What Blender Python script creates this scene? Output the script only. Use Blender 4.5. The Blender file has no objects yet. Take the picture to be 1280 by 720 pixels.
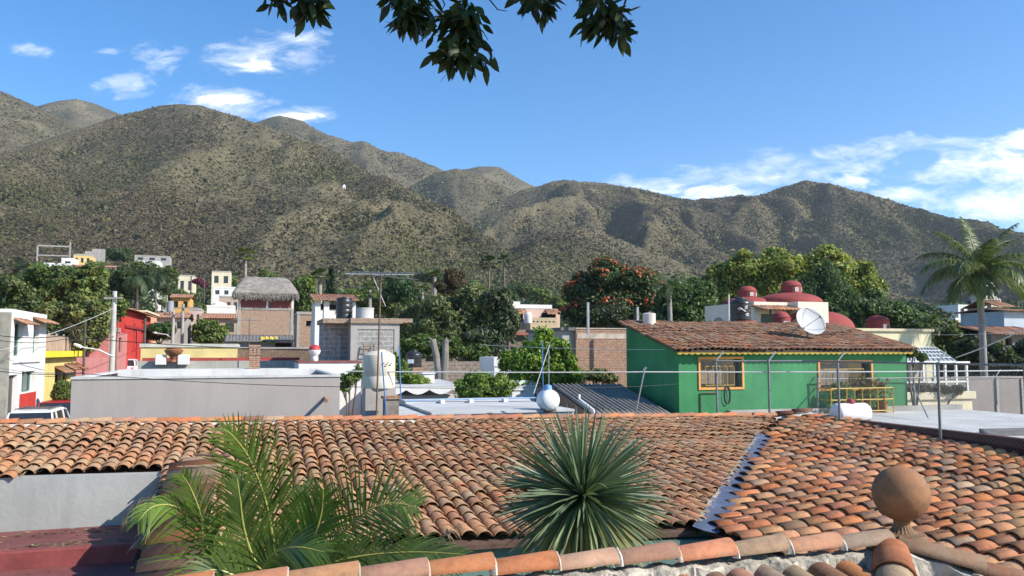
import bpy, math, random
import numpy as np
from mathutils import Vector, noise as mnoise
random.seed(7); RNG = np.random.default_rng(11)
SC = bpy.context.scene
COL = SC.collection
PI = math.pi
# ------------------------------------------------------------------ camera
F = 1000.0; CX, CY = 640.0, 360.0
TH = math.radians(4.46); CT, ST = math.cos(TH), math.sin(TH)
CZ = 6.2
cam_d = bpy.data.cameras.new('camera'); cam = bpy.data.objects.new('camera', cam_d); COL.objects.link(cam)
cam.location = (0, 0, CZ); cam.rotation_euler = (PI/2 + TH, 0, 0)
cam_d.sensor_width = 36.0; cam_d.lens = 36.0*F/1280.0; cam_d.clip_start = 0.05; cam_d.clip_end = 12000
SC.camera = cam
def ray(px, py):
    x = (px-CX)/F; y = (CY-py)/F
    dY = CT - y*ST; dZ = ST + y*CT
    return x/dY, dZ/dY                     # X per Y, Z per Y
def at(px, py, Y):
    a, e = ray(px, py); return Vector((a*Y, Y, CZ+e*Y))
def A(px, py=438): return ray(px, py)[0]
def E(py): return ray(640, py)[1]
def zat(py, Y): return CZ + E(py)*Y
GA = math.radians(18)
G1 = Vector((-math.sin(GA), math.cos(GA), 0)); G2 = Vector((math.cos(GA), math.sin(GA), 0))
# ------------------------------------------------------------------ objects
def thing(name, label, cat, loc=(0,0,0), group=None):
    o = bpy.data.objects.new(name, None); COL.objects.link(o)
    o.location = loc; o.empty_display_size = .2
    o['label'] = label; o['category'] = cat; o['kind'] = 'thing'
    if group: o['group'] = group
    return o
def tag(o, label, cat, group=None):
    o['label'] = label; o['category'] = cat; o['kind'] = 'thing'
    if group: o['group'] = group
    return o
def worldloc(o):
    v = Vector(o.location)
    while o.parent: o = o.parent; v += Vector(o.location)
    return v
def link(name, me, mat, parent=None, label=None):
    o = bpy.data.objects.new(name, me); COL.objects.link(o)
    for m in (mat if isinstance(mat, (list, tuple)) else [mat]): me.materials.append(m)
    if parent is not None:
        off = worldloc(parent)
        o.parent = parent
        if off.length > 0:
            n = len(me.vertices); c = np.empty(n*3, np.float32); me.vertices.foreach_get('co', c)
            c = c.reshape(-1, 3) - np.array(off, np.float32); me.vertices.foreach_set('co', c.ravel()); me.update()
    if label: o['label'] = label
    return o
class MB:
    """collects faces in world space and links them as one mesh object"""
    def __init__(s): s.v = []; s.f = []; s.m = []
    def add(s, vs, fs, mi=0):
        b = len(s.v); s.v += [tuple(p) for p in vs]
        for f in fs: s.f.append(tuple(i+b for i in f)); s.m.append(mi)
        return s
    def hexa(s, b, t, mi=0):            # bottom ring of 4 (ccw from above), top ring of 4
        return s.add(list(b)+list(t), [(3,2,1,0),(4,5,6,7),(0,1,5,4),(1,2,6,5),(2,3,7,6),(3,0,4,7)], mi)
    def box(s, fr, u0, u1, v0, v1, z0, z1, mi=0):
        c = [(u0,v0),(u1,v0),(u1,v1),(u0,v1)]
        return s.hexa([fr.P(u,v,z0) for u,v in c], [fr.P(u,v,z1) for u,v in c], mi)
    def quad(s, a, b, c, d, mi=0): return s.add([a,b,c,d], [(0,1,2,3)], mi)
    def tube(s, pts, r, n=8, mi=0, cap=True):
        pts = [Vector(p) for p in pts]
        rs = r if isinstance(r, (list, tuple)) else [r]*len(pts)
        vs = []; prev = None
        for i, p in enumerate(pts):
            t = (pts[min(i+1, len(pts)-1)] - pts[max(i-1, 0)])
            t = t.normalized() if t.length > 1e-9 else Vector((0,0,1))
            if prev is None:
                x = t.cross(Vector((0,0,1)));
                if x.length < 1e-3: x = t.cross(Vector((0,1,0)))
            else: x = prev - t*prev.dot(t)
            x.normalize(); prev = x; y = t.cross(x)
            for k in range(n):
                a = 2*PI*k/n; vs.append(p + (x*math.cos(a) + y*math.sin(a))*rs[i])
        fs = []
        for i in range(len(pts)-1):
            for k in range(n):
                fs.append((i*n+k, i*n+(k+1)%n, (i+1)*n+(k+1)%n, (i+1)*n+k))
        if cap:
            fs.append(tuple(range(n-1, -1, -1))); fs.append(tuple((len(pts)-1)*n+k for k in range(n)))
        return s.add(vs, fs, mi)
    def lathe(s, c, prof, n=24, mi=0, ax=None, ar=None, a0=0, a1=2*PI):
        """prof: list of (r, h) from c along z (or frame ax = (X,Y,Z) vectors)"""
        X, Y, Z = ax or (Vector((1,0,0)), Vector((0,1,0)), Vector((0,0,1)))
        c = Vector(c); vs = []; fs = []; m = len(prof); full = abs(a1-a0-2*PI) < 1e-6
        nn = n if full else n+1
        for r, h in prof:
            for k in range(nn):
                a = a0+(a1-a0)*k/n; vs.append(c + X*(r*math.cos(a)) + Y*(r*math.sin(a)) + Z*h)
        for i in range(m-1):
            for k in range(n):
                k2 = (k+1) % nn
                fs.append((i*nn+k, i*nn+k2, (i+1)*nn+k2, (i+1)*nn+k))
        return s.add(vs, fs, mi)
    def build(s, name, mat, parent=None, label=None, smooth=False, bevel=0):
        me = bpy.data.meshes.new(name); me.from_pydata(s.v, [], s.f); me.update()
        me.polygons.foreach_set('material_index', s.m)
        if smooth: me.polygons.foreach_set('use_smooth', [True]*len(s.f))
        # box-projected metric uv
        uv = me.uv_layers.new(name='UVMap'); d = [0.0]*(2*len(me.loops))
        for p in me.polygons:
            nn = p.normal
            if abs(nn.z) < .75:
                t = Vector((-nn.y, nn.x, 0)); t = t.normalized() if t.length > 1e-6 else Vector((1,0,0))
                for li in p.loop_indices:
                    c = me.vertices[me.loops[li].vertex_index].co; d[2*li] = c.dot(t); d[2*li+1] = c.z
            else:
                for li in p.loop_indices:
                    c = me.vertices[me.loops[li].vertex_index].co
                    d[2*li] = c.x*G2.x+c.y*G2.y; d[2*li+1] = c.x*G1.x+c.y*G1.y
        uv.data.foreach_set('uv', d)
        o = link(name, me, mat, parent, label)
        if smooth:
            try:
                mdf = o.modifiers.new('smooth_by_angle', 'EDGE_SPLIT'); mdf.split_angle = math.radians(40)
            except Exception: pass
        if bevel:
            b = o.modifiers.new('soft_edges', 'BEVEL'); b.width = bevel; b.segments = 2; b.limit_method = 'ANGLE'
        return o
def np_mesh(name, V, Fc, mat, parent=None, tint=None, smooth=False, label=None, uv=None, mi=None):
    """V (n,3), Fc (m,k) all same k, tint per vertex (n,3)"""
    V = np.ascontiguousarray(V, np.float32); Fc = np.ascontiguousarray(Fc, np.int32)
    me = bpy.data.meshes.new(name); me.vertices.add(len(V)); me.vertices.foreach_set('co', V.ravel())
    m, k = Fc.shape
    me.loops.add(m*k); me.loops.foreach_set('vertex_index', Fc.ravel())
    me.polygons.add(m); me.polygons.foreach_set('loop_start', np.arange(0, m*k, k, dtype=np.int32))
    me.polygons.foreach_set('loop_total', np.full(m, k, np.int32))
    if mi is not None: me.polygons.foreach_set('material_index', np.ascontiguousarray(mi, np.int32))
    if smooth: me.polygons.foreach_set('use_smooth', np.ones(m, bool))
    me.update(calc_edges=True)
    if tint is not None:
        at_ = me.attributes.new('tint', 'FLOAT_COLOR', 'POINT')
        c = np.ones((len(V), 4), np.float32); c[:, :3] = tint; at_.data.foreach_set('color', c.ravel())
    if uv is not None:
        l = me.uv_layers.new(name='UVMap'); l.data.foreach_set('uv', np.ascontiguousarray(uv, np.float32)[Fc.ravel()].ravel())
    return link(name, me, mat, parent, label)
class Fr:
    def __init__(s, o, ex=None, ey=None):
        s.o = Vector((o[0], o[1], 0)); s.ex = Vector(ex if ex is not None else G2)
        s.ey = Vector((-s.ex.y, s.ex.x, 0)) if ey is None else Vector(ey)
    def P(s, u, v, z): p = s.o + s.ex*u + s.ey*v; return Vector((p.x, p.y, z))
    def u_at(s, px, v=0):
        a = A(px); q = s.o + s.ey*v
        return (a*q.y - q.x)/(s.ex.x - a*s.ex.y)
    def v_at(s, px, u=0):
        a = A(px); q = s.o + s.ex*u
        return (a*q.y - q.x)/(s.ey.x - a*s.ey.y)
    def z_at(s, py, u=0, v=0): return zat(py, (s.o + s.ex*u + s.ey*v).y)
def frame(px, Y, ex=None): p = at(px, 438, Y); return Fr((p.x, p.y), ex)
# ------------------------------------------------------------------ materials
def nodes(name):
    m = bpy.data.materials.new(name); m.use_nodes = True; nt = m.node_tree
    return m, nt, nt.nodes['Principled BSDF']
def N(nt, t, **k):
    n = nt.nodes.new(t)
    for a, b in k.items():
        if a.startswith('i_'):
            key = a[2:]; n.inputs[int(key) if key.isdigit() else key.replace('_', ' ')].default_value = b
        else: setattr(n, a, b)
    return n
def mixc(nt, a, b, fac, mode='MIX'):
    n = nt.nodes.new('ShaderNodeMix'); n.data_type = 'RGBA'; n.blend_type = mode
    for sock, val in ((n.inputs[0], fac), (n.inputs[6], a), (n.inputs[7], b)):
        if hasattr(val, 'is_linked'): nt.links.new(val, sock)
        elif isinstance(val, (int, float)): sock.default_value = val
        else: sock.default_value = (*val[:3], 1)
    return n.outputs[2]
def ramp(nt, src, lo, hi, c0=(0,0,0), c1=(1,1,1)):
    r = nt.nodes.new('ShaderNodeValToRGB'); r.color_ramp.elements[0].position = lo; r.color_ramp.elements[1].position = hi
    r.color_ramp.elements[0].color = (*c0, 1); r.color_ramp.elements[1].color = (*c1, 1)
    nt.links.new(src, r.inputs[0]); return r.outputs[0]
def bumpn(nt, src, strength, dist, bs):
    b = N(nt, 'ShaderNodeBump', i_Strength=strength, i_Distance=dist); nt.links.new(src, b.inputs['Height'])
    nt.links.new(b.outputs[0], bs.inputs['Normal']); return b
_mc = {}
def plaster(name, col, rough=.9, var=.18, scale=1.3, bump=.25, bs_=25, stain=.25, stain_col=None, spec=.3, metallic=0, tint=False):
    if name in _mc: return _mc[name]
    m, nt, bs = nodes(name); _mc[name] = m
    tc = N(nt, 'ShaderNodeTexCoord')
    n1 = N(nt, 'ShaderNodeTexNoise', i_Scale=scale, i_Detail=6.0, i_Roughness=.6); nt.links.new(tc.outputs['Object'], n1.inputs['Vector'])
    lo = tuple(max(0, c*(1-var)) for c in col); hi = tuple(min(1, c*(1+var)) for c in col)
    c = ramp(nt, n1.outputs['Fac'], .3, .7, lo, hi)
    if stain:
        mp = N(nt, 'ShaderNodeMapping'); mp.inputs['Scale'].default_value = (1.7, 1.7, .22)
        nt.links.new(tc.outputs['Object'], mp.inputs[0])
        n2 = N(nt, 'ShaderNodeTexNoise', i_Scale=1.6, i_Detail=5.0, i_Roughness=.65); nt.links.new(mp.outputs[0], n2.inputs['Vector'])
        f = ramp(nt, n2.outputs['Fac'], .5, .78, (0,0,0), (stain,)*3)
        sc = stain_col or tuple(x*.35 for x in col)
        c = mixc(nt, c, sc, f)
    if tint:
        at_ = N(nt, 'ShaderNodeAttribute', attribute_name='tint'); c = mixc(nt, c, at_.outputs['Color'], 1.0, 'MULTIPLY')
    nt.links.new(c, bs.inputs['Base Color'])
    bs.inputs['Roughness'].default_value = rough; bs.inputs['Specular IOR Level'].default_value = spec; bs.inputs['Metallic'].default_value = metallic
    if bump:
        n3 = N(nt, 'ShaderNodeTexNoise', i_Scale=bs_, i_Detail=4.0); nt.links.new(tc.outputs['Object'], n3.inputs['Vector'])
        bumpn(nt, n3.outputs['Fac'], bump, .02, bs)
    return m
def simple(name, col, rough=.5, metallic=0, spec=.5, var=.1, scale=6):
    return plaster(name, col, rough, var, scale, 0, 1, 0, None, spec, metallic)
def bricks(name, c1, c2, mortar, w=.24, h=.07, ms=.012, bump=.6, dirt=.4):
    if name in _mc: return _mc[name]
    m, nt, bs = nodes(name); _mc[name] = m
    tc = N(nt, 'ShaderNodeTexCoord')
    b = N(nt, 'ShaderNodeTexBrick'); b.inputs['Scale'].default_value = 1
    b.inputs['Color1'].default_value = (*c1, 1); b.inputs['Color2'].default_value = (*c2, 1); b.inputs['Mortar'].default_value = (*mortar, 1)
    b.inputs['Mortar Size'].default_value = ms; b.inputs['Brick Width'].default_value = w; b.inputs['Row Height'].default_value = h
    b.inputs['Bias'].default_value = .0; b.inputs['Mortar Smooth'].default_value = .2
    nt.links.new(tc.outputs['UV'], b.inputs['Vector'])
    n1 = N(nt, 'ShaderNodeTexNoise', i_Scale=1.1, i_Detail=6.0, i_Roughness=.7); nt.links.new(tc.outputs['Object'], n1.inputs['Vector'])
    f = ramp(nt, n1.outputs['Fac'], .42, .7, (0,0,0), (dirt,)*3)
    c = mixc(nt, b.outputs['Color'], tuple(x*.8 for x in mortar), f)
    n2 = N(nt, 'ShaderNodeTexNoise', i_Scale=9.0, i_Detail=3.0); nt.links.new(tc.outputs['Object'], n2.inputs['Vector'])
    c = mixc(nt, c, ramp(nt, n2.outputs['Fac'], .3, .7, (.7,.7,.7), (1.15,1.1,1.05)), 1.0, 'MULTIPLY')
    nt.links.new(c, bs.inputs['Base Color']); bs.inputs['Roughness'].default_value = .95; bs.inputs['Specular IOR Level'].default_value = .2
    bumpn(nt, b.outputs['Fac'], -bump, .01, bs)
    return m
def tile_mat(name, gain=1.0, lichen=.28, rough=.85):
    m, nt, bs = nodes(name)
    tc = N(nt, 'ShaderNodeTexCoord'); at_ = N(nt, 'ShaderNodeAttribute', attribute_name='tint')
    n1 = N(nt, 'ShaderNodeTexNoise', i_Scale=14.0, i_Detail=6.0, i_Roughness=.7); nt.links.new(tc.outputs['Object'], n1.inputs['Vector'])
    c = mixc(nt, at_.outputs['Color'], ramp(nt, n1.outputs['Fac'], .25, .75, (.62*gain,.6*gain,.6*gain), (1.25*gain,1.25*gain,1.22*gain)), 1.0, 'MULTIPLY')
    n2 = N(nt, 'ShaderNodeTexNoise', i_Scale=3.2, i_Detail=8.0, i_Roughness=.75); nt.links.new(tc.outputs['Object'], n2.inputs['Vector'])
    c = mixc(nt, c, (.22,.19,.14), ramp(nt, n2.outputs['Fac'], .5, .74, (0,0,0), (lichen,)*3))
    n4 = N(nt, 'ShaderNodeTexNoise', i_Scale=7.0, i_Detail=8.0, i_Roughness=.8); nt.links.new(tc.outputs['Object'], n4.inputs['Vector'])
    c = mixc(nt, c, (.05,.04,.032), ramp(nt, n4.outputs['Fac'], .55, .72, (0,0,0), (lichen*1.3,)*3))
    nt.links.new(c, bs.inputs['Base Color']); bs.inputs['Roughness'].default_value = rough; bs.inputs['Specular IOR Level'].default_value = .25
    n3 = N(nt, 'ShaderNodeTexNoise', i_Scale=60.0, i_Detail=4.0); nt.links.new(tc.outputs['Object'], n3.inputs['Vector'])
    bumpn(nt, n3.outputs['Fac'], .5, .006, bs)
    return m
def leaf_mat(name, col, var=.35, trans=.25, rough=.55, spec=.35):
    if name in _mc: return _mc[name]
    m, nt, bs = nodes(name); _mc[name] = m
    at_ = N(nt, 'ShaderNodeAttribute', attribute_name='tint')
    c = mixc(nt, col, at_.outputs['Color'], 1.0, 'MULTIPLY')
    nt.links.new(c, bs.inputs['Base Color']); bs.inputs['Roughness'].default_value = rough; bs.inputs['Specular IOR Level'].default_value = spec
    if trans:
        tr = N(nt, 'ShaderNodeBsdfTranslucent'); nt.links.new(mixc(nt, c, (1.3,1.5,.6), 1.0, 'MULTIPLY'), tr.inputs[0])
        ms = N(nt, 'ShaderNodeMixShader'); ms.inputs[0].default_value = trans
        nt.links.new(bs.outputs[0], ms.inputs[1]); nt.links.new(tr.outputs[0], ms.inputs[2])
        nt.links.new(ms.outputs[0], nt.nodes['Material Output'].inputs[0])
    return m
def glass_dark(name='window_glass', col=(.02,.025,.03), rough=.08):
    if name in _mc: return _mc[name]
    m, nt, bs = nodes(name); _mc[name] = m
    bs.inputs['Base Color'].default_value = (*col, 1); bs.inputs['Roughness'].default_value = rough; bs.inputs['Specular IOR Level'].default_value = .6
    return m
M_BARK = plaster('bark', (.16,.12,.085), .95, .35, 4, .6, 14, .3)
M_PALMBARK = plaster('palm_bark', (.30,.27,.23), .95, .3, 3, .5, 10, .3)
M_IRON = plaster('galvanised_steel', (.30,.31,.32), .55, .2, 6, .1, 40, .25, (.16,.11,.08), .5, .4)
M_RUST = plaster('rusty_steel', (.16,.10,.075), .8, .35, 8, .2, 40, .3)
M_WHITE = plaster('white_paint', (.70,.69,.66), .85, .06, .9, .15, 18, .22, (.42,.40,.36))
M_GLASS = glass_dark()
M_CONC = plaster('bare_concrete', (.36,.34,.31), .95, .2, 1.1, .3, 20, .35)
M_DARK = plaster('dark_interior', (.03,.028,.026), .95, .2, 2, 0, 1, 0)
# ------------------------------------------------------------------ clay tiles
CLAY = np.array([(.40,.185,.10),(.44,.17,.075),(.36,.20,.13),(.30,.13,.075),(.38,.25,.165),(.33,.235,.165),(.21,.10,.065),(.27,.16,.105),(.42,.225,.12),(.36,.15,.085)])
def clay_cols(n, w=None):
    if w is not None: w = np.array(w, float); w = w/w.sum()
    i = RNG.choice(len(CLAY), n, p=w); c = CLAY[i]*RNG.uniform(.85, 1.2, (n,1)); return c*RNG.uniform(.94,1.06,(n,3))
def tiles_np(P, ax, cr, nr, L, r0, r1, tint, seg=7, th=.015, lift=.03, flip=False, span=1.4, jit=(.012,.02,.012), zs=.85):
    """P (n,3) lower ends on the plane; ax upslope, cr across, nr normal (arrays of 3). returns V,F,T"""
    n = len(P); ax, cr, nr = (np.array(q, float) for q in (ax, cr, nr))
    th_ = np.linspace(-span, span, seg+1); q = seg+1
    sg = -1.0 if flip else 1.0
    rows = []
    yaw = RNG.normal(0, jit[1], n); off = RNG.normal(0, jit[0], n); up = RNG.normal(0, jit[2], n)*.5
    slip = RNG.random(n) < .025; yaw = np.where(slip, yaw*3.5, yaw); off = np.where(slip, off*2, off)
    sc = RNG.uniform(.93, 1.06, n)
    for (s, r, k) in ((0, r0, 1), (L, r1, 0), (0, r0-th, 1), (L*.96, r1-th, 0)):
        rr = r*sc[:, None]
        y = rr*np.sin(th_)[None] + off[:, None] + yaw[:, None]*s
        z = sg*(rr*np.cos(th_)[None]*zs - r0*math.cos(span)*zs) + lift*k + up[:, None]
        rows.append(P[:, None, :] + ax*s + y[..., None]*cr + z[..., None]*nr)
    V = np.concatenate(rows, 1).reshape(-1, 3)
    fs = []
    for k in range(seg):
        fs += [(k, k+1, q+k+1, q+k), (2*q+k+1, 2*q+k, 3*q+k, 3*q+k+1), (k+1, k, 2*q+k, 2*q+k+1)]
    fs += [(0, q, 3*q, 2*q), (q+seg, seg, 2*q+seg, 3*q+seg)]
    fs = np.array(fs)
    Fc = (fs[None] + (np.arange(n)*4*q)[:, None, None]).reshape(-1, 4)
    T = np.repeat(tint, 4*q, 0)
    return V, Fc, T
def cat(parts):
    Vs, Fs, Ts = [], [], []; b = 0
    for V, Fc, T in parts:
        Vs.append(V); Fs.append(Fc+b); Ts.append(T); b += len(V)
    return np.concatenate(Vs), np.concatenate(Fs), np.concatenate(Ts)
def inpoly(x, y, poly):
    r = np.zeros(len(x), bool); j = len(poly)-1
    for i in range(len(poly)):
        xi, yi = poly[i][:2]; xj, yj = poly[j][:2]
        c = ((yi > y) != (yj > y)) & (x < (xj-xi)*(y-yi)/((yj-yi) or 1e-9)+xi); r ^= c; j = i
    return r
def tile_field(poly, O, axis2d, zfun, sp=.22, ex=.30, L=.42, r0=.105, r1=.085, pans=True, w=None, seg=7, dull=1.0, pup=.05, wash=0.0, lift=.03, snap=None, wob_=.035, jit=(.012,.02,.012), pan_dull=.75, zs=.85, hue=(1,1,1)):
    """cover poly (2-D list) with barrel tiles running up axis2d; zfun(x,y)->z of the plane"""
    ax2 = np.array(axis2d[:2], float); ax2 /= np.linalg.norm(ax2); cr2 = np.array([ax2[1], -ax2[0]])
    O = np.array(O[:2], float); pl = np.array([p[:2] for p in poly]) - O
    s_ = pl@ax2; c_ = pl@cr2
    S = np.arange(math.floor(s_.min()/ex)-1, math.ceil(s_.max()/ex)+1)*ex
    Cc = np.arange(math.floor(c_.min()/sp)-1, math.ceil(c_.max()/sp)+1)*sp
    ss, cc = np.meshgrid(S, Cc, indexing='ij'); ss = ss.ravel().copy(); cc = cc.ravel()
    wob = wob_*np.sin(cc*2.1)+RNG.normal(0, .012, len(cc)); ss = ss + wob
    def to3(ss, cc):
        xy = O + ss[:, None]*ax2 + cc[:, None]*cr2
        return np.column_stack([xy, zfun(xy[:, 0], xy[:, 1])])
    if snap is not None:                                 # cut the lowest tiles of each column along the valley line
        a, b = (np.array(q[:2], float)-O for q in snap); ca, cb = a@cr2, b@cr2; sa_, sb_ = a@ax2, b@ax2
        tt = (cc-ca)/(cb-ca); sv = sa_+(sb_-sa_)*tt; on_ = (tt > 0) & (tt < 1) & (ss+ex*.5 > sv) & (ss-ex*.5 <= sv)
        ss = np.where(on_, sv+.01+RNG.normal(0,.008,len(ss)), ss)
    mid = to3(ss+ex*.5, cc); keep = inpoly(mid[:, 0], mid[:, 1], [p[:2] for p in poly])
    P = to3(ss, cc)[keep]
    z0 = zfun(O[0:1], O[1:2])[0]; za = zfun(O[0:1]+ax2[0], O[1:2]+ax2[1])[0]; zc = zfun(O[0:1]+cr2[0], O[1:2]+cr2[1])[0]
    ax3 = np.array([*ax2, za-z0]); ax3 /= np.linalg.norm(ax3); c3 = np.array([*cr2, zc-z0]); c3 /= np.linalg.norm(c3)
    n3 = np.cross(c3, ax3); n3 /= np.linalg.norm(n3)
    # gentle sag / wave of the old roof
    P[:, 2] += .018*np.sin(P[:, 0]*1.7+P[:, 1]*.9) + .012*np.sin(P[:, 1]*3.1-P[:, 0])
    col = clay_cols(len(P), w)*dull; col = col*np.array(hue); col = col*(1-wash)+np.array([.345,.215,.145])*wash
    out = [tiles_np(P, ax3, c3, n3, L, r0, r1, col, seg, lift=lift, jit=jit, zs=zs)]
    if pans:
        P2 = to3(ss+ex*.3, cc+sp/2)[keep]; P2[:, 2] += .018*np.sin(P2[:, 0]*1.7+P2[:, 1]*.9) + .012*np.sin(P2[:, 1]*3.1-P2[:, 0]) + pup
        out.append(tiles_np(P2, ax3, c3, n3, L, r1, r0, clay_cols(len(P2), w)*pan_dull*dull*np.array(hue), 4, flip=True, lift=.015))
    return cat(out)
def path_tiles(pts, ex, L, r0, r1, up=(0,0,1), seg=8, lift=.03, jit=(.006,.03,.01), w=None, tintmul=1.0):
    """barrel caps laid along a polyline (low end first)"""
    out = []; pts = [Vector(p) for p in pts]; out_pos = []
    for a, b in zip(pts[:-1], pts[1:]):
        d = (b-a); n = max(1, int(round(d.length/ex))); ax = d.normalized(); cr = ax.cross(Vector(up)).normalized(); nr = cr.cross(ax)
        P = np.array([tuple(a + d*(k/n)) for k in range(n)])
        out_pos += [a + d*(k/n) for k in range(n)]
        out.append(tiles_np(P, ax, cr, nr, L, r0, r1, clay_cols(n, w)*tintmul, seg, .018, lift, jit=jit))
    return cat(out), out_pos
# ------------------------------------------------------------------ light and sky
SUN_AZ, SUN_EL = math.radians(70), math.radians(35)        # to the right of "behind the camera"
S = Vector((math.sin(SUN_AZ)*math.cos(SUN_EL), -math.cos(SUN_AZ)*math.cos(SUN_EL), math.sin(SUN_EL)))
sd = bpy.data.lights.new('sun', 'SUN'); sd.energy = 4.7; sd.angle = math.radians(.5); sd.color = (1, .94, .84)
so = bpy.data.objects.new('sun', sd); COL.objects.link(so); so.rotation_euler = S.to_track_quat('Z', 'Y').to_euler(); so.location = (20, -20, 40)
W = bpy.data.worlds.new('World'); SC.world = W; W.use_nodes = True
nt = W.node_tree; bg = nt.nodes['Background']; bg.inputs[1].default_value = .15
sky = N(nt, 'ShaderNodeTexSky', sky_type='NISHITA'); sky.sun_disc = False; sky.sun_elevation = SUN_EL; sky.sun_rotation = math.radians(110)
sky.altitude = 1500; sky.air_density = 1.0; sky.dust_density = 1.0; sky.ozone_density = 2.0
tc = N(nt, 'ShaderNodeTexCoord'); sx = N(nt, 'ShaderNodeSeparateXYZ'); nt.links.new(tc.outputs['Generated'], sx.inputs[0])
def math_(op, a, b=None):
    n = N(nt, 'ShaderNodeMath', operation=op)
    for i, v in enumerate((a, b)):
        if v is None: continue
        if hasattr(v, 'is_linked'): nt.links.new(v, n.inputs[i])
        else: n.inputs[i].default_value = v
    return n.outputs[0]
yy = math_('MAXIMUM', sx.outputs[1], .05)
ua = math_('DIVIDE', sx.outputs[0], yy); ue = math_('DIVIDE', sx.outputs[2], yy)
cv = N(nt, 'ShaderNodeCombineXYZ'); nt.links.new(math_('MULTIPLY', ua, 1.0), cv.inputs[0]); nt.links.new(math_('MULTIPLY', ue, 2.6), cv.inputs[1])
def cloud_noise(scale, detail, rough, dist, seed):
    c2 = N(nt, 'ShaderNodeVectorMath', operation='ADD'); nt.links.new(cv.outputs[0], c2.inputs[0]); c2.inputs[1].default_value = (seed, seed*.37, 0)
    n = N(nt, 'ShaderNodeTexNoise', i_Scale=scale, i_Detail=detail, i_Roughness=rough, i_Distortion=dist); nt.links.new(c2.outputs[0], n.inputs['Vector']); return n.outputs['Fac']
def patch(px, py, w, h, rot=0):
    a0, e0 = ray(px, py); w /= 1000; h /= 1000; c_, s_ = math.cos(rot), math.sin(rot)
    dx = math_('SUBTRACT', ua, a0); dy = math_('SUBTRACT', ue, e0)
    x = math_('DIVIDE', math_('ADD', math_('MULTIPLY', dx, c_), math_('MULTIPLY', dy, s_)), w)
    y = math_('DIVIDE', math_('SUBTRACT', math_('MULTIPLY', dy, c_), math_('MULTIPLY', dx, s_)), h)
    d = math_('ADD', math_('MULTIPLY', x, x), math_('MULTIPLY', y, y))
    return math_('POWER', 2.718, math_('MULTIPLY', d, -1.0))
def total(ps):
    t = ps[0]
    for p in ps[1:]: t = math_('MAXIMUM', t, p)
    return t
WISP = total([patch(330,72,95,34), patch(275,128,85,26,-.1), patch(370,143,75,12), patch(200,75,50,26), patch(160,105,55,24), patch(135,64,28,8), patch(40,62,40,14), patch(375,48,45,16), 
              patch(930,222,230,34,.12), patch(1075,190,90,20,.1), patch(830,232,110,20), patch(1190,180,110,16,-.05), patch(1250,190,120,34)])
PUFF = total([patch(1065,226,40,14), patch(1200,213,90,18,.08), patch(1265,212,70,30), patch(1255,258,150,30), patch(1120,245,55,13), patch(890,240,85,15), patch(1300,175,80,22), patch(1330,240,120,45), patch(1010,240,60,9), patch(322,82,34,12), patch(280,124,44,9), patch(375,145,40,6)])
n1 = cloud_noise(10, 10, .64, 1.6, 3.1); n2 = cloud_noise(30, 8, .62, 1.0, 8.7); n3 = cloud_noise(4.5, 4, .5, .6, 5.3)
nn_ = math_('ADD', math_('ADD', math_('MULTIPLY', n1, .50), math_('MULTIPLY', n2, .28)), math_('MULTIPLY', n3, .22))
dens = math_('MULTIPLY', math_('POWER', math_('MAXIMUM', math_('SUBTRACT', math_('ADD', math_('MULTIPLY', WISP, .30), nn_), .645), 0.0), 1.25), 4.2)
den2 = math_('MULTIPLY', math_('POWER', math_('MAXIMUM', math_('SUBTRACT', math_('ADD', math_('MULTIPLY', PUFF, .38), nn_), .685), 0.0), 1.2), 5.4)
dens = math_('MULTIPLY', dens, math_('MINIMUM', math_('MULTIPLY', WISP, 2.2), 1.0)); den2 = math_('MULTIPLY', den2, math_('MINIMUM', math_('MULTIPLY', PUFF, 2.2), 1.0))
cm = math_('MINIMUM', math_('ADD', dens, den2), .97)
hs = N(nt, 'ShaderNodeHueSaturation', i_Saturation=1.36, i_Value=1.0); nt.links.new(sky.outputs[0], hs.inputs['Color'])
cc = mixc(nt, hs.outputs[0], (6.4, 6.6, 6.9), cm)
nt.links.new(cc, bg.inputs[0])
vs = SC.view_settings; vs.view_transform = 'Standard'; vs.look = 'None'; vs.gamma = 1; vs.exposure = .62; vs.use_curve_mapping = False
SC.cycles.max_bounces = 6; SC.cycles.diffuse_bounces = 3; SC.cycles.glossy_bounces = 2; SC.cycles.transparent_max_bounces = 8; SC.cycles.transmission_bounces = 3
SC.cycles.use_denoising = True
SC.cycles.sample_clamp_indirect = 6
# ------------------------------------------------------------------ terrain
def vnoise(x, y, seed):
    xi = np.floor(x).astype(np.int64); yi = np.floor(y).astype(np.int64); xf = x-xi; yf = y-yi
    def h(a, b):
        n = (a*374761393 + b*668265263 + seed*974634777) & 0x7fffffff
        n = ((n ^ (n >> 13))*1274126177) & 0x7fffffff
        return ((n ^ (n >> 16)) & 0xffff)/65535.0
    u = xf*xf*(3-2*xf); v = yf*yf*(3-2*yf)
    return (h(xi,yi)*(1-u)+h(xi+1,yi)*u)*(1-v) + (h(xi,yi+1)*(1-u)+h(xi+1,yi+1)*u)*v
def fbm(x, y, seed, o=4, g=.5):
    s = 0; a = 1; t = 0
    for k in range(o):
        s = s+a*vnoise(x, y, seed+k*17); t += a; a *= g; x = x*2.03+3.7; y = y*2.03+1.3
    return s/t
BY = [-60,0,10,20,33,60,100,150,220,300,400,600,800,3000]; BZ = [0,0,.2,.9,2.0,3.4,5.4,8.5,12,17,23,35,46,80]
BZL = [0,0,.2,.9,2.0,3.6,6.2,10.2,15.5,23,33,54,76,120]          # the ground climbs more to the left
def base_z(X, Y):
    l = np.clip(.5-(X/np.maximum(Y, 1))*1.6, 0, 1)
    return np.interp(Y, BY, BZ)*(1-l) + np.interp(Y, BY, BZL)*l
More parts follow.
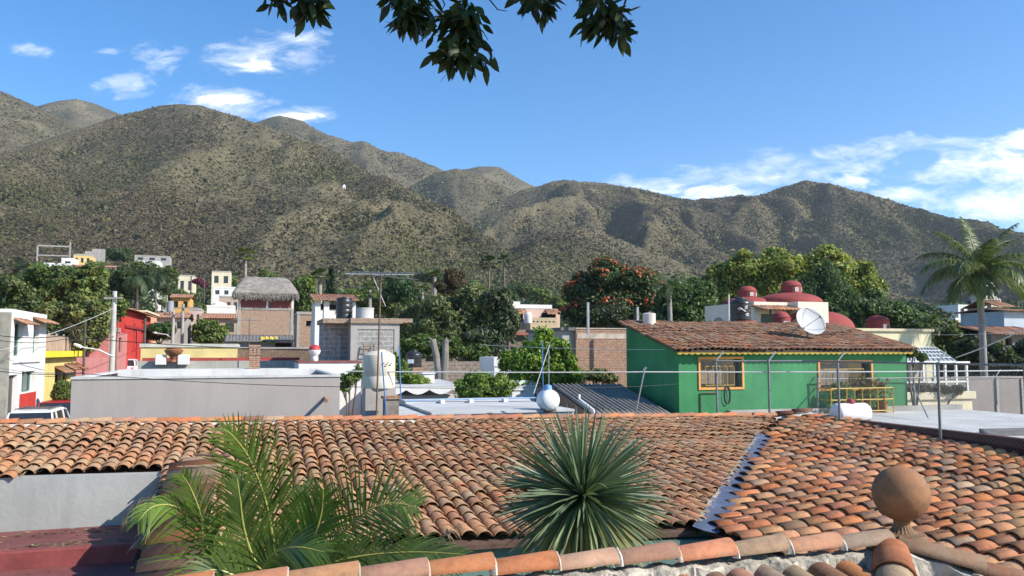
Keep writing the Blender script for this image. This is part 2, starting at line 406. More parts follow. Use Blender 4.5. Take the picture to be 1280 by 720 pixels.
def gz(x, y): return float(base_z(np.array([x]), np.array([y]))[0])
HILLS = [  # silhouette points, ridge distance points, foot ratio, gully amplitude
 ([(-400,150),(-200,95),(0,114),(30,127),(60,141),(90,156),(130,175),(200,215),(260,260)], [(-400,1350),(300,1500)], .45, 40),
 ([(-20,170),(20,140),(60,129),(95,123),(120,129),(150,142),(200,165),(260,200)], [(0,2000),(300,2000)], .6, 30),
 ([(-400,230),(-200,215),(0,190),(60,173),(110,158),(150,146),(200,132),(225,130),(250,132),(300,146),(350,164),(400,185),(450,209),(500,234),(550,262),(600,296),(650,328),(700,360),(740,384),(800,410)],
   [(-400,900),(0,1000),(250,1050),(400,960),(600,760),(750,620)], .46, 52),
 ([(250,190),(300,160),(330,148),(350,144),(380,152),(410,168),(440,178),(455,176),(480,189),(500,190),(530,203),(555,213),(600,232),(640,255),(700,300)], [(300,1800),(700,1750)], .6, 60),
 ([(500,240),(545,216),(570,211),(600,219),(640,238),(690,270),(740,300)], [(500,1500),(740,1450)], .62, 40),
 ([(540,230),(580,212),(600,207),(625,209),(655,226),(690,245),(740,262)], [(500,2100),(740,2100)], .6, 40),
 ([(500,340),(560,296),(600,266),(650,238),(690,228),(720,227),(745,230),(790,236),(830,243),(870,251),(910,275),(960,310),(1020,350),(1080,385)], [(500,1250),(700,1350),(1000,1100)], .52, 60),
 ([(660,260),(700,233),(730,226),(760,228),(800,238),(850,256),(900,280)], [(600,1850),(900,1850)], .6, 40),
 ([(560,400),(620,330),(680,288),(740,292),(800,310),(860,335),(920,365),(980,395)], [(560,880),(980,760)], .62, 30),
 ([(740,330),(790,290),(830,266),(870,252),(920,248),(950,244),(980,233),(1005,228),(1040,231),(1080,243),(1130,258),(1180,272),(1230,283),(1280,291),(1400,312),(1600,335)],
   [(740,1300),(1000,1250),(1280,1150),(1600,1100)], .5, 62),
]
_H = []
for sil, rd, fr_, g in HILLS:
    ae = [ray(*p) for p in sil]
    _H.append((np.array([q[0] for q in ae]), np.array([q[1] for q in ae]), np.array([A(p[0]) for p in rd]), np.array([p[1] for p in rd]), fr_, g))
def hill_z(X, Y):
    a = X/Y; b = base_z(X, Y); H = b.copy()
    wx = X + 60*(fbm(X/170, Y/170, 5)-.5); wy = Y + 60*(fbm(X/170, Y/170, 9)-.5)
    for k, (ha, he, ra, rd, fr_, g) in enumerate(_H):
        Yr = np.interp(a, ra, rd); e = np.interp(a, ha, he)
        e = np.where((a < ha[0]), he[0]-(ha[0]-a)*.6, np.where(a > ha[-1], he[-1]-(a-ha[-1])*.6, e))
        zr = CZ + e*Yr; Yf = Yr*fr_
        t = np.clip((Y-Yf)/(Yr-Yf), 0, 1); s = np.where(Y <= Yr, t**1.12, 1-.85*np.clip((Y-Yr)/(.45*Yr), 0, 1)**1.3)
        rid = 1-np.abs(2*fbm(wx/190+k*7, wy/420, 21+k, 4)-1); rid2 = 1-np.abs(2*fbm(wx/70+k*3, wy/130, 61+k, 3)-1)
        m = np.clip(4*s*(1-s), 0, 1)**.7
        h = b + np.maximum(zr-b, -30)*s + g*m*((rid-.86)*2.2) + g*.55*m*(rid2-.82) + (fbm(X/45, Y/45, 31, 3)-.5)*7*np.clip(s*2, 0, 1)
        H = np.maximum(H, h)
    return H
def grid_sheet(name, Xg, Yg, Zg, mat):
    r, c = Xg.shape; V = np.column_stack([Xg.ravel(), Yg.ravel(), Zg.ravel()])
    i = np.arange(r*c).reshape(r, c); Fc = np.stack([i[:-1,:-1], i[:-1,1:], i[1:,1:], i[1:,:-1]], -1).reshape(-1, 4)
    return np_mesh(name, V, Fc, mat, smooth=True)
# near ground
m, nt, bs = nodes('dry_earth'); tc = N(nt, 'ShaderNodeTexCoord')
n1 = N(nt, 'ShaderNodeTexNoise', i_Scale=.15, i_Detail=8.0, i_Roughness=.7); nt.links.new(tc.outputs['Object'], n1.inputs['Vector'])
c = ramp(nt, n1.outputs['Fac'], .35, .65, (.10,.09,.05), (.22,.18,.12)); nt.links.new(c, bs.inputs['Base Color']); bs.inputs['Roughness'].default_value = .95
M_EARTH = m
ys = np.concatenate([np.linspace(-60, 60, 41), np.geomspace(63, 470, 70)]); cs = np.linspace(-1, 1, 121)
Yg = np.repeat(ys[:, None], 121, 1); Xg = cs[None]*(70+1.05*np.maximum(Yg, 0))
g = grid_sheet('ground', Xg, Yg, base_z(Xg, Yg), M_EARTH); g['kind'] = 'structure'
# hills
m, nt, bs = nodes('dry_hillside'); tc = N(nt, 'ShaderNodeTexCoord')
n1 = N(nt, 'ShaderNodeTexNoise', i_Scale=.011, i_Detail=9.0, i_Roughness=.68); nt.links.new(tc.outputs['Object'], n1.inputs['Vector'])
c = ramp(nt, n1.outputs['Fac'], .36, .66, (.10,.09,.056), (.185,.162,.10))
n2 = N(nt, 'ShaderNodeTexNoise', i_Scale=.11, i_Detail=8.0, i_Roughness=.75); nt.links.new(tc.outputs['Object'], n2.inputs['Vector'])
c = mixc(nt, c, ramp(nt, n2.outputs['Fac'], .3, .7, (.62,.62,.6), (1.3,1.28,1.2)), 1.0, 'MULTIPLY')
n3 = N(nt, 'ShaderNodeTexNoise', i_Scale=.006, i_Detail=6.0, i_Roughness=.6); nt.links.new(tc.outputs['Object'], n3.inputs['Vector'])
c = mixc(nt, c, (.30,.235,.13), ramp(nt, n3.outputs['Fac'], .57, .72, (0,0,0), (.7,.7,.7)))
nt.links.new(c, bs.inputs['Base Color']); bs.inputs['Roughness'].default_value = 1; bs.inputs['Specular IOR Level'].default_value = .05
n5 = N(nt, 'ShaderNodeTexNoise', i_Scale=.35, i_Detail=6.0, i_Roughness=.7); nt.links.new(tc.outputs['Object'], n5.inputs['Vector'])
bumpn(nt, n5.outputs['Fac'], .8, 3.0, bs)
M_HILL = m
NA, NY = 620, 420
aa = np.linspace(-.95, 1.0, NA); yy_ = np.concatenate([np.linspace(470, 1500, 300), np.linspace(1506, 2600, NY-300)])
Yg = np.repeat(yy_[:, None], NA, 1); Xg = aa[None]*Yg
HZ = hill_z(Xg, Yg); b0 = base_z(Xg, Yg); k_ = np.clip((Yg-470)/40, 0, 1); HZ = b0*(1-k_)+HZ*k_
h = grid_sheet('hills', Xg, Yg, HZ, M_HILL); h['kind'] = 'structure'
# scrub on the hills: one uncountable mass of dry bushes
el = (HZ-CZ)/Yg; run = np.maximum.accumulate(el, 0)
vis = np.clip((el[1:]-np.concatenate([np.full((1, NA), -1), run[:-1]], 0)[1:])*1000, 0, 8); vis = np.concatenate([np.zeros((1, NA)), vis], 0)
grassy = fbm(Xg/150, Yg/150, 77, 4)                 # bare straw-coloured patches
wt = (vis+.06)*np.clip(1.45-1.9*np.clip(grassy-.44, 0, 1)*3.2, .28, 1.2)
NB = 225000
idx = RNG.choice(wt.size, NB, p=(wt/wt.sum()).ravel()); ii, jj = np.unravel_index(idx, wt.shape)
by = yy_[ii] + RNG.uniform(-.5, .5, NB)*np.gradient(yy_)[ii]; ba = aa[jj] + RNG.uniform(-.5, .5, NB)*(aa[1]-aa[0]); bx = ba*by
fi = np.clip(np.interp(by, yy_, np.arange(NY)), 0, NY-1.001); fj = np.clip((ba-aa[0])/(aa[1]-aa[0]), 0, NA-1.001)
i0 = fi.astype(int); j0 = fj.astype(int); ti = fi-i0; tj = fj-j0
bz = (HZ[i0,j0]*(1-ti)+HZ[i0+1,j0]*ti)*(1-tj) + (HZ[i0,j0+1]*(1-ti)+HZ[i0+1,j0+1]*ti)*tj
# bushes grow bigger and greener in the gullies
def blur(Z, k):
    c = np.cumsum(np.pad(Z, ((k+1,k),(0,0)), mode='edge'), 0); Z = (c[2*k+1:]-c[:-2*k-1])/(2*k+1)
    c = np.cumsum(np.pad(Z, ((0,0),(k+1,k)), mode='edge'), 1); return (c[:,2*k+1:]-c[:,:-2*k-1])/(2*k+1)
hol = blur(HZ, 7)-HZ; hollow = np.clip(hol[i0, j0]/5.0, -1, 1)
size = RNG.lognormal(-.02, .34, NB)*(.62+by/2000)
green = fbm(bx/210, by/210, 99, 4)
size *= 1+.30*hollow; big = RNG.random(NB) < (.02+.06*np.clip(hollow, 0, 1)); size[big] *= 1.7
gz_ = np.clip((green-.42)*3.2+.35*hollow+RNG.normal(0, .3, NB), 0, .8); gz_[big] = np.maximum(gz_[big], .7)
brown = np.array([.120,.100,.062]); grey = np.array([.145,.130,.092]); gr = np.array([.070,.092,.032]); yg = np.array([.135,.145,.055])
r_ = RNG.random((NB,1)); bc = (brown*(1-r_)+grey*r_)*(1-gz_[:,None]) + (gr*(1-r_*.7)+yg*r_*.7)*gz_[:,None]
bc *= RNG.uniform(.92, 1.28, (NB,1)); tone = fbm(bx/330+3, by/330, 123, 3); bc *= (.74+.60*np.clip((tone-.3)*2.2, 0, 1))[:, None]*np.array([1.17,1.11,.98])
# every bush is a loose tuft of five twig-and-leaf flakes
NQ = 5
d = RNG.normal(0, 1, (NB, NQ, 3)); d[..., 2] = np.abs(d[..., 2])*.8; d /= np.linalg.norm(d, axis=2, keepdims=True)
Pq = np.column_stack([bx, by, bz])[:, None, :] + d*size[:, None, None]*RNG.uniform(.35, .75, (NB, NQ, 1))
nq = d+RNG.normal(0, .6, (NB, NQ, 3)); nq /= np.linalg.norm(nq, axis=2, keepdims=True)
t1 = RNG.normal(0, 1, (NB, NQ, 3)); t1 -= nq*np.sum(nq*t1, 2, keepdims=True); t1 /= np.linalg.norm(t1, axis=2, keepdims=True); t2 = np.cross(nq, t1)
hs_ = size[:, None, None]*RNG.uniform(.45, .95, (NB, NQ, 1)); fo = nq*hs_*.3
V = np.stack([Pq-t1*hs_-fo, Pq+t2*hs_*.8, Pq+t1*hs_-fo, Pq-t2*hs_*.8], 2)
Fc = np.arange(NB*NQ*4).reshape(-1, 4)
bcq = np.repeat(bc, NQ*4, 0)
m, nt, bs = nodes('dry_scrub'); at_ = N(nt, 'ShaderNodeAttribute', attribute_name='tint')
nt.links.new(at_.outputs['Color'], bs.inputs['Base Color']); bs.inputs['Roughness'].default_value = 1; bs.inputs['Specular IOR Level'].default_value = .05
sc_ = np_mesh('hillside_scrub', V.reshape(-1, 3), Fc, m, tint=bcq); sc_['kind'] = 'stuff'

# thin blue air between here and the hills
mb = MB(); x0, x1, y0_, y1_, z0_, z1_ = -3200, 3200, -90, 3000, -2.0, 720
mb.add([(x0,y0_,z0_),(x1,y0_,z0_),(x1,y1_,z0_),(x0,y1_,z0_),(x0,y0_,z1_),(x1,y0_,z1_),(x1,y1_,z1_),(x0,y1_,z1_)], [(3,2,1,0),(4,5,6,7),(0,1,5,4),(1,2,6,5),(2,3,7,6),(3,0,4,7)])
m = bpy.data.materials.new('haze_air'); m.use_nodes = True; nt = m.node_tree
for n_ in list(nt.nodes):
    if n_.type == 'BSDF_PRINCIPLED': nt.nodes.remove(n_)
pv = N(nt, 'ShaderNodeVolumePrincipled'); pv.inputs['Color'].default_value = (.80, .88, 1, 1); pv.inputs['Density'].default_value = .00010; pv.inputs['Anisotropy'].default_value = .2
nt.links.new(pv.outputs[0], nt.nodes['Material Output'].inputs['Volume'])
o = mb.build('haze', m); o['kind'] = 'stuff'
SC.cycles.volume_bounces = 0
# ------------------------------------------------------------------ foreground: L-shaped tiled house across the court
M_TILE = tile_mat('old_clay_tile'); M_TILE2 = tile_mat('clay_tile_warm', 1.08, .16); M_TILE3 = tile_mat('clay_tile_dull', .85, .4)
M_MORTAR = plaster('lime_mortar', (.62,.58,.50), .95, .25, 6, .7, 18, .4, (.25,.22,.18))
WA = np.array([-9.6, 15.0]); zA = CZ-1.395
g1 = np.array(G1[:2]); g2 = np.array(G2[:2])
def uw(x, y):
    d0 = np.asarray(x)-WA[0]; d1 = np.asarray(y)-WA[1]
    return d0*g2[0]+d1*g2[1], -(d0*g1[0]+d1*g1[1])
def zR1(x, y): u, w = uw(x, y); return zA - .0166*u - .1405*w
def r1(u, w): p = WA + g2*u - g1*w; return (p[0], p[1])
def on(fz, p): return Vector((p[0], p[1], float(fz(np.array([p[0]]), np.array([p[1]]))[0])))
V0 = (5.69, 18.07); VB = (2.80, 11.67)
zV0 = float(zR1(*V0))
def zR2(x, y): return zV0 + .055*(np.asarray(x)-V0[0]) + .077*(np.asarray(y)-V0[1])
CR = (7.63, 20.35)                                   # far corner beside the brick parapet
RW = np.array([*(G1[:2])])
def par(w): return (CR[0]-RW[0]*w, CR[1]-RW[1]*w)    # along the parapet towards the camera
house = thing('tiled_house', 'L-shaped house under old barrel-tile roofs meeting at a blue valley gutter', 'house', (*r1(8,4), 0))
P1 = [r1(-4,0.05), r1(-4,3.45), r1(3.25,3.45), r1(3.25,7.0), (VB[0]-.17,VB[1]), (V0[0]-.15,V0[1]), r1(17.05,.05)]
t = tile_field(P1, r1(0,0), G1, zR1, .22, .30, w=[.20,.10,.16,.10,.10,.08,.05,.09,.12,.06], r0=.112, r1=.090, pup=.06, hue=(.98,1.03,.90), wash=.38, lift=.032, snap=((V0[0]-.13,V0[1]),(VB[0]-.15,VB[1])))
np_mesh('roof', t[0], t[1], M_TILE, house, t[2], label='gently sagging roof of pinkish old tiles sloping to the court')
ax2 = (math.sin(math.radians(65)), math.cos(math.radians(65)))
row = (-ax2[1], ax2[0])
VE = (VB[0]-row[0]*6.5, VB[1]-row[1]*6.5)
P2 = [(V0[0]+.05,V0[1]), (VB[0]+.05,VB[1]), (VE[0]+.1,VE[1]), par(13.5), par(0), r1(17.15,.05), (V0[0]+.3, V0[1]+.6)]
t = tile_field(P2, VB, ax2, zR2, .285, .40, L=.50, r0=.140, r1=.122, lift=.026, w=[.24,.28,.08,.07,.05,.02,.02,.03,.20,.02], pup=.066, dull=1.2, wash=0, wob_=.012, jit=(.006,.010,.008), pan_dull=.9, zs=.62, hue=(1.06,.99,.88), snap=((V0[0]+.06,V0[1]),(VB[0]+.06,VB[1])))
np_mesh('roof', t[0], t[1], M_TILE2, house, t[2], label='warm orange tile roof sloping to the valley gutter')
mb = MB()                                            # boards under the tiles
def deck(poly, fz, dz=-.03, th=.06):
    n = len(poly); top = [on(fz, p)+Vector((0,0,dz)) for p in poly]; bot = [p+Vector((0,0,-th)) for p in top]
    mb.add(top+bot, [tuple(range(n)), tuple(range(2*n-1, n-1, -1))] + [(i, n+i, n+(i+1)%n, (i+1)%n) for i in range(n)])
deck(P1, zR1); deck([(p[0],p[1]) for p in P2], zR2)
mb.build('roof_deck', plaster('dark_clay', (.10,.06,.045), .95, .3, 5, .3, 20, 0), house)
# blue valley gutter
vd = Vector((VB[0]-V0[0], VB[1]-V0[1], 0)).normalized(); vs_ = Vector((-vd.y, vd.x, 0))
mb = MB(); L_ = (Vector(VB)-Vector(V0)).length
for k in range(15):
    pass
secs = []
for k in range(16):
    s = -.1 + (L_+.35)*k/15; p = Vector((V0[0], V0[1], 0)) + vd*s
    secs.append([Vector(((p+vs_*o).x, (p+vs_*o).y, float(zR1(p.x, p.y)) + dz + .004*math.sin(k*2.3+o*9))) for o, dz in (((-.17,.105),(-.10,.085),(0,.06),(.10,.05),(.19,.045)) if vs_.x > 0 else ((-.19,.045),(-.10,.05),(0,.06),(.10,.085),(.17,.105)))])
vs2 = [q for s in secs for q in s]; mb.add(vs2, [(i*5+j, i*5+j+1, (i+1)*5+j+1, (i+1)*5+j) for i in range(15) for j in range(4)])
mb.build('valley_gutter', plaster('blue_sealed_metal', (.08,.105,.165), .85, .35, 3, .4, 9, .4, (.12,.10,.09), .2), house, smooth=True)
# mortared cut edges of the tiles along the gutter
mb = MB(); rows_ = []
for k in range(120):
    p = Vector((V0[0], V0[1], 0)) + vd*(L_*k/119) + vs_*(-.15 if vs_.x > 0 else .15)
    z = float(zR1(p.x, p.y)); o_ = random.uniform(-.03,.03)
    for o2, h in ((-.05,-.02),(-.02,.075+random.uniform(0,.04)),(.03,.06+random.uniform(-.03,.04)),(.06,-.02)): 
        q = p + vs_*((o2+o_)*(1 if vs_.x > 0 else -1)); rows_.append((q.x, q.y, z+h))
mb.add(rows_, [(i*4+j, i*4+j+1, (i+1)*4+j+1, (i+1)*4+j) for i in range(119) for j in range(3)])
mb.build('mortar_edge', plaster('dirty_mortar', (.24,.20,.155), .95, .4, 9, .8, 18, .4), house, smooth=True)
# ridge caps with mortar under
ra = on(zR1, r1(-4,-.02))+Vector((0,0,.045)); rb = on(zR1, r1(17.1,-.02))+Vector((0,0,.045)); rc = Vector((par(0)[0]-.1, par(0)[1]+.05, float(zR2(*par(0)))+.1))
t, _ = path_tiles([rb, ra], .40, .46, .115, .10, lift=.015, w=[.1,.25,.05,.1,.1,.02,.05,.03,.15,.05])
t2, _ = path_tiles([rb, rc], .40, .46, .125, .105, lift=.02); t = cat([t, t2])
np_mesh('ridge_cap', t[0], t[1], M_TILE, house, t[2]*.88)
mb = MB()
def rough_strip(a, b, hw, h0, h1, n, back=0.0, seed=1):
    """lumpy mortar fillet along a->b"""
    rnd = random.Random(seed); d = (b-a); ax = d.normalized(); cr = ax.cross(Vector((0,0,1))).normalized(); vs, fs = [], []
    for k in range(n+1):
        p = a + d*(k/n); w = hw*(1+.16*math.sin(k*.37+seed)+rnd.uniform(-.06,.06)); hh = h1*(1+.12*math.sin(k*.51+seed*2)+rnd.uniform(-.05,.05))
        vs += [p + cr*(-w) + Vector((0,0,h0)), p + cr*(-w*.75) + Vector((0,0,hh*.75)), p + Vector((0,0,hh)), p + cr*(w*.75) + Vector((0,0,hh*.75)), p + cr*w + Vector((0,0,h0))]
    for k in range(n):
        for j in range(4): fs.append((k*5+j, k*5+j+1, (k+1)*5+j+1, (k+1)*5+j))
    mb.add(vs, fs)
rough_strip(ra-Vector((0,0,.10)), rb-Vector((0,0,.10)), .20, -.06, .09, 150, seed=2)
rough_strip(rb-Vector((0,0,.10)), rc-Vector((0,0,.10)), .20, -.06, .09, 12, seed=3)
mb.build('ridge_mortar', M_MORTAR, house, smooth=True)
# walls under the roofs
mb = MB(); mg = MB()
def wallseg(b, a, c, z0, z1a, z1c, th=.2):
    d = Vector((c[0]-a[0], c[1]-a[1], 0)).normalized(); nrm = Vector((-d.y, d.x, 0))*th
    A0, C0 = Vector((a[0],a[1],0)), Vector((c[0],c[1],0))
    b.hexa([(*q.to_2d(), z0) for q in (A0, C0, C0+nrm, A0+nrm)], [(A0.x,A0.y,z1a),(C0.x,C0.y,z1c),((C0+nrm).x,(C0+nrm).y,z1c),((A0+nrm).x,(A0+nrm).y,z1a)])
e0, e1 = r1(3.4,6.6), (VB[0]+.35, VB[1]+.1)
wallseg(mb, e0, e1, 0, float(zR1(*e0))-.1, float(zR1(*e1))-.14)
e2 = (VE[0]+.6, VE[1]+.2)
wallseg(mb, (VB[0]+.45,VB[1]+.2), e2, 0, float(zR2(VB[0]+.45,VB[1]+.2))-.12, float(zR2(*e2))-.12, -.2)
k0, k1 = r1(-4,-.05), r1(17,-.05); wallseg(mb, k0, k1, 0, float(zR1(*k0))-.12, float(zR1(*k1))-.12)
mb.build('wall', plaster('teal_wall', (.13,.22,.19), .9, .2, 1.5, .2, 20, .3), house)
# grey upstand under the short left eave (towards the red flat roof)
q0, q1 = r1(-4,3.52), r1(3.3,3.52)
mg = MB(); zt = [float(zR1(*q0))+.03, float(zR1(*q1))+.03]
wallseg(mg, q0, q1, 1.0, zt[0], zt[1], .22); 
wallseg(mg, r1(3.3,3.5), r1(3.3,6.9), 0, float(zR1(*r1(3.3,3.5)))-.05, float(zR1(*r1(3.3,6.9)))-.06, .15)
mg.build('wall', plaster('grey_render', (.33,.335,.315), .85, .14, .8, .25, 14, .45, (.20,.20,.19)), house, label='pale grey rendered upstand wall below the short eave')
# terracotta waterspout block on the gutter side is left to the coped wall below
# ------------------------------------------------------------------ red flat roof at the lower left
ZR = CZ-2.66
low = thing('flat_roof_house', 'low house with dark red painted flat roof and litter of dry leaves', 'house', (*r1(-1,5), 0))
fr1 = Fr(r1(-5,3.5), G2)                             # u along ridge, v away; v negative = towards camera
mb = MB()
mb.box(fr1, 0, 8.25, -1.45, -.01, ZR-.25, ZR); mb.box(fr1, 0, 8.25, -6.5, -1.45, ZR-.45, ZR-.20)
mb.build('roof', plaster('red_roof_paint', (.17,.055,.05), .75, .3, 1.4, .35, 10, .5, (.10,.075,.06), .4), low)
mb = MB(); mb.box(fr1, 0, 8.25, -1.55, -1.38, ZR-.3, ZR+.035); mb.build('roof_ledge', plaster('red_ledge_paint', (.24,.06,.055), .7, .25, 2, .3, 12, .3), low, bevel=.02)
mb = MB(); mb.box(fr1, .15, 8.1, -6.3, -.15, 0, ZR-.46); mb.build('wall', M_CONC, low)
# dry leaves on it (uncountable litter)
nl = 420; u = RNG.uniform(3.2, 8.1, nl); ccl = RNG.random(nl); v = np.where(ccl < .55, -1.38+RNG.normal(.16,.1,nl), np.where(ccl < .8, -.35+RNG.normal(0,.12,nl), RNG.uniform(-3, -.1, nl)))
v = np.where((v > -1.57) & (v < -1.36), -1.3, v)
Pc = np.array([tuple(fr1.P(a, b, (ZR if b > -1.4 else ZR-.2)+.012)) for a, b in zip(u, v)])
ang = RNG.uniform(0, 2*PI, nl); ln = RNG.uniform(.025,.07,nl); d = np.column_stack([np.cos(ang), np.sin(ang), RNG.uniform(-.1,.3,nl)])*ln[:,None]; e = np.column_stack([-np.sin(ang), np.cos(ang), RNG.uniform(-.3,.3,nl)])*ln[:,None]*.4
V = np.stack([Pc-d, Pc+e, Pc+d, Pc-e], 1).reshape(-1,3); V[:,2] = np.maximum(V[:,2], np.repeat(Pc[:,2]-.006,4))
Fc = np.arange(nl*4).reshape(-1,4); tn = np.repeat(RNG.uniform(.5,1.3,(nl,1))*np.array([.20,.16,.075]), 4, 0)
m, nt, bs = nodes('dry_leaf'); a_ = N(nt, 'ShaderNodeAttribute', attribute_name='tint'); nt.links.new(a_.outputs['Color'], bs.inputs['Base Color']); bs.inputs['Roughness'].default_value = .9
o = np_mesh('leaf_litter', V, Fc, m, tint=tn); o['kind'] = 'stuff'
# ------------------------------------------------------------------ wall capped with cross-laid tiles
cw = thing('tile_coped_wall', 'short wall capped with large cross-laid clay tiles behind the palm', 'wall', (*at(230,640,9.6).to_2d(), 0))
wa = at(247, 580, 11.9); wb = at(212, 735, 8.4)
d = (wb-wa); dl = Vector((d.x, d.y, 0)).normalized(); cr = Vector((-dl.y, dl.x, 0))            # cr points to +x side
if cr.x < 0: cr = -cr
mb = MB(); hw = .26
mb.hexa([(*(p+cr*s).to_2d(), 0) for p, s in ((wb,-hw),(wb,hw),(wa,hw),(wa,-hw))], [((p+cr*s).x, (p+cr*s).y, p.z-.04) for p, s in ((wb,-hw),(wb,hw),(wa,hw),(wa,-hw))])
mb.build('wall', plaster('dark_render', (.17,.15,.14), .95, .3, 2, .4, 15, .4), cw)
n = 11; P = []; 
for k in range(n):
    p = wb + (wa-wb)*((k+.3)/n); P.append(tuple(p - cr*.36 + Vector((0,0,.0))))
sl = d.normalized(); nr = cr.cross(-sl).normalized(); nr = nr if nr.z > 0 else -nr
axc = (cr + Vector((0,0,.12))).normalized()
t = tiles_np(np.array(P), axc, -sl, nr, .66, .175, .155, clay_cols(n, [.05,.08,.08,.18,.10,.08,.2,.17,.03,.03])*.62, 9, .022, .02, jit=(.01,.03,.012), zs=.6)
np_mesh('coping', t[0], t[1], M_TILE3, cw, t[2], smooth=False)
# clay slab box at the upper end
sb = thing('clay_slab_cap', 'rough brick and clay slab cap lying at the head of the coped wall', 'slab', tuple(at(248,585,11.6)))
fr = Fr(at(230,590,11.55).to_2d(), G2.lerp(Vector((1,0,0)), .6).normalized()); zb = zat(588, 11.5)
mb = MB(); mb.box(fr, -.05, .44, 0, .35, zb-.25, zb+.03); mb.build('brick_base', plaster('old_brick_plain', (.26,.15,.10), .95, .35, 7, .5, 20, .3), sb, bevel=.012)
mb = MB(); mb.hexa([fr.P(u,v,zb+.033) for u,v in ((-.1,-.06),(.5,-.06),(.5,.4),(-.1,.4))], [fr.P(u,v,zb+.07+v*.16) for u,v in ((-.1,-.06),(.5,-.06),(.5,.4),(-.1,.4))])
mb.build('slab', plaster('old_clay_slab', (.30,.19,.12), .95, .3, 6, .5, 18, .3), sb, bevel=.012)
mb = MB(); mb.tube([fr.P(.02,.40,zb+.17), fr.P(.55,.34,zb+.14)], .02, 8); mb.build('edge_tile', M_RUST, sb)
# ------------------------------------------------------------------ our own roof edge at the bottom of the picture
near = thing('near_house', 'nearest house, only its tile roof edge with mortared ridge caps showing', 'house', (1.0, 5.3, 3.5))
ZN = CZ-1.37
RA = Vector((at(180,720,4.72).x, 4.62, ZN)); RB = Vector((at(1108,672,5.83).x, 5.83, ZN))
rd = (RB-RA).normalized(); dn = Vector((rd.y, -rd.x, 0)).normalized()      # towards the camera
t, jp = path_tiles([RB+rd*.0+Vector((0,0,.0)), RA], .405, .45, .115, .095, lift=.022, w=[.2,.3,.04,.1,.12,.05,.03,.03,.1,.03])
HP = RB + Vector((1.05, -.42, -.27)); HC = RB + Vector((-.30, -.75, -.20))
t2, jp2 = path_tiles([HP+Vector((.35,-.14,-.09)), RB+Vector((.12,-.05,-.03))], .48, .54, .125, .105, lift=.02, w=[.05,.03,.05,.2,.1,.17,.15,.2,.02,.03], tintmul=.85)
t3, jp3 = path_tiles([HC, RB+Vector((-.03,-.16,-.035))], .36, .42, .14, .115, lift=.03, w=[.2,.5,.0,.1,.1,.0,.0,.0,.1,.0])
M_TILEN = tile_mat('near_clay_tile', .82, .62)
t = cat([t, t2, t3]); np_mesh('ridge_cap', t[0], t[1], M_TILEN, near, t[2], smooth=True)
mb = MB()                                            # mortar collars at the joints
for q in jp[1:]+[RA]:
    ax_ = -rd; vsx = []
    for s, rr in ((-.008,.117),(.004,.122),(.014,.116),(.036,.098)):
        for k in range(10):
            a = -1.5+3.0*k/9; r = rr*(1+random.uniform(-.03,.05))
            vsx.append(q + ax_*s + Vector((0,0,1))*(math.cos(a)*r*.85-.008) + dn*(math.sin(a)*r*1.0))
    mb.add(vsx, [(i*10+k, i*10+k+1, (i+1)*10+k+1, (i+1)*10+k) for i in range(3) for k in range(9)])
rough_strip(RA+Vector((0,0,-.12))+dn*.05, RB+Vector((0,0,-.12))+dn*.03, .115, -.12, .095, 300, seed=5)
rough_strip(HC+Vector((0,0,-.13)), RB+Vector((-.03,-.05,-.10)), .19, -.14, .10, 50, seed=6)
rough_strip(HP+Vector((.35,-.14,-.2)), RB+Vector((.1,-.03,-.1)), .17, -.14, .09, 70, seed=8)
mb.build('mortar', plaster('pale_mortar', (.43,.39,.32), .95, .4, 9, .9, 22, .6, (.15,.13,.10)), near, smooth=True)
def zN(x, y):
    d0 = (np.asarray(x)-RA.x)*dn.x + (np.asarray(y)-RA.y)*dn.y
    return ZN - .060 - .30*np.maximum(d0, 0)
PN = [RA+dn*.06, RB+dn*.06+rd*-.15, HC+dn*.2-rd*.1, HC+dn*1.2, RA+dn*2.0]
OP = RA+dn*.58
t = tile_field([(p.x,p.y) for p in PN], (OP.x, OP.y), -dn, zN, .205, .50, L=.60, r0=.1, r1=.088, pup=-.03, seg=10, wob_=.01, w=[.22,.16,.08,.1,.14,.1,.05,.05,.08,.02])
RBq = RB+Vector((.1,-.1,0))
def zN2(x, y):
    return ZN - .16 - .24*np.maximum((RB.y-.1-np.asarray(y)), 0) - .10*np.maximum(np.asarray(x)-RB.x, 0)
PN2 = [(RB.x-.12,RB.y-.35),(RB.x+.1,RB.y-.2),(HP.x+.4,HP.y-.25),(HP.x+.4,HP.y-1.2),(HC.x+.25,HC.y-.4)]
t2 = tile_field(PN2, (RB.x,RB.y), (-.12,.99), zN2, .205, .33, L=.42, r0=.1, r1=.082, dull=.85)
t = cat([t, t2]); np_mesh('roof', t[0], t[1], M_TILEN, near, t[2])
mb = MB(); 
def slabpoly(pts, th):
    n = len(pts); mb.add([tuple(p) for p in pts]+[(p[0],p[1],p[2]-th) for p in pts], [tuple(range(n)), tuple(range(2*n-1,n-1,-1))]+[(i,n+i,n+(i+1)%n,(i+1)%n) for i in range(n)])
zz = lambda p: Vector((p.x, p.y, float(zN(p.x, p.y))-.03))
slabpoly([zz(RA+dn*.02), zz(RA+dn*2.2), zz(RB+dn*2.2-rd*.6), zz(RB+dn*.02)], .1)
mb.build('roof_deck', M_MORTAR, near)
mb = MB(); wallseg(mb, RA-dn*.12, RB-dn*.12, 0, ZN-.14, ZN-.14, -.2)
wallseg(mb, RB-dn*.12, HP+Vector((.4,-.1,0)), 0, ZN-.16, HP.z-.25, -.2); mb.build('wall', plaster('ochre_wall', (.42,.34,.24), .9, .2, 1.2, .2, 18, .3), near)
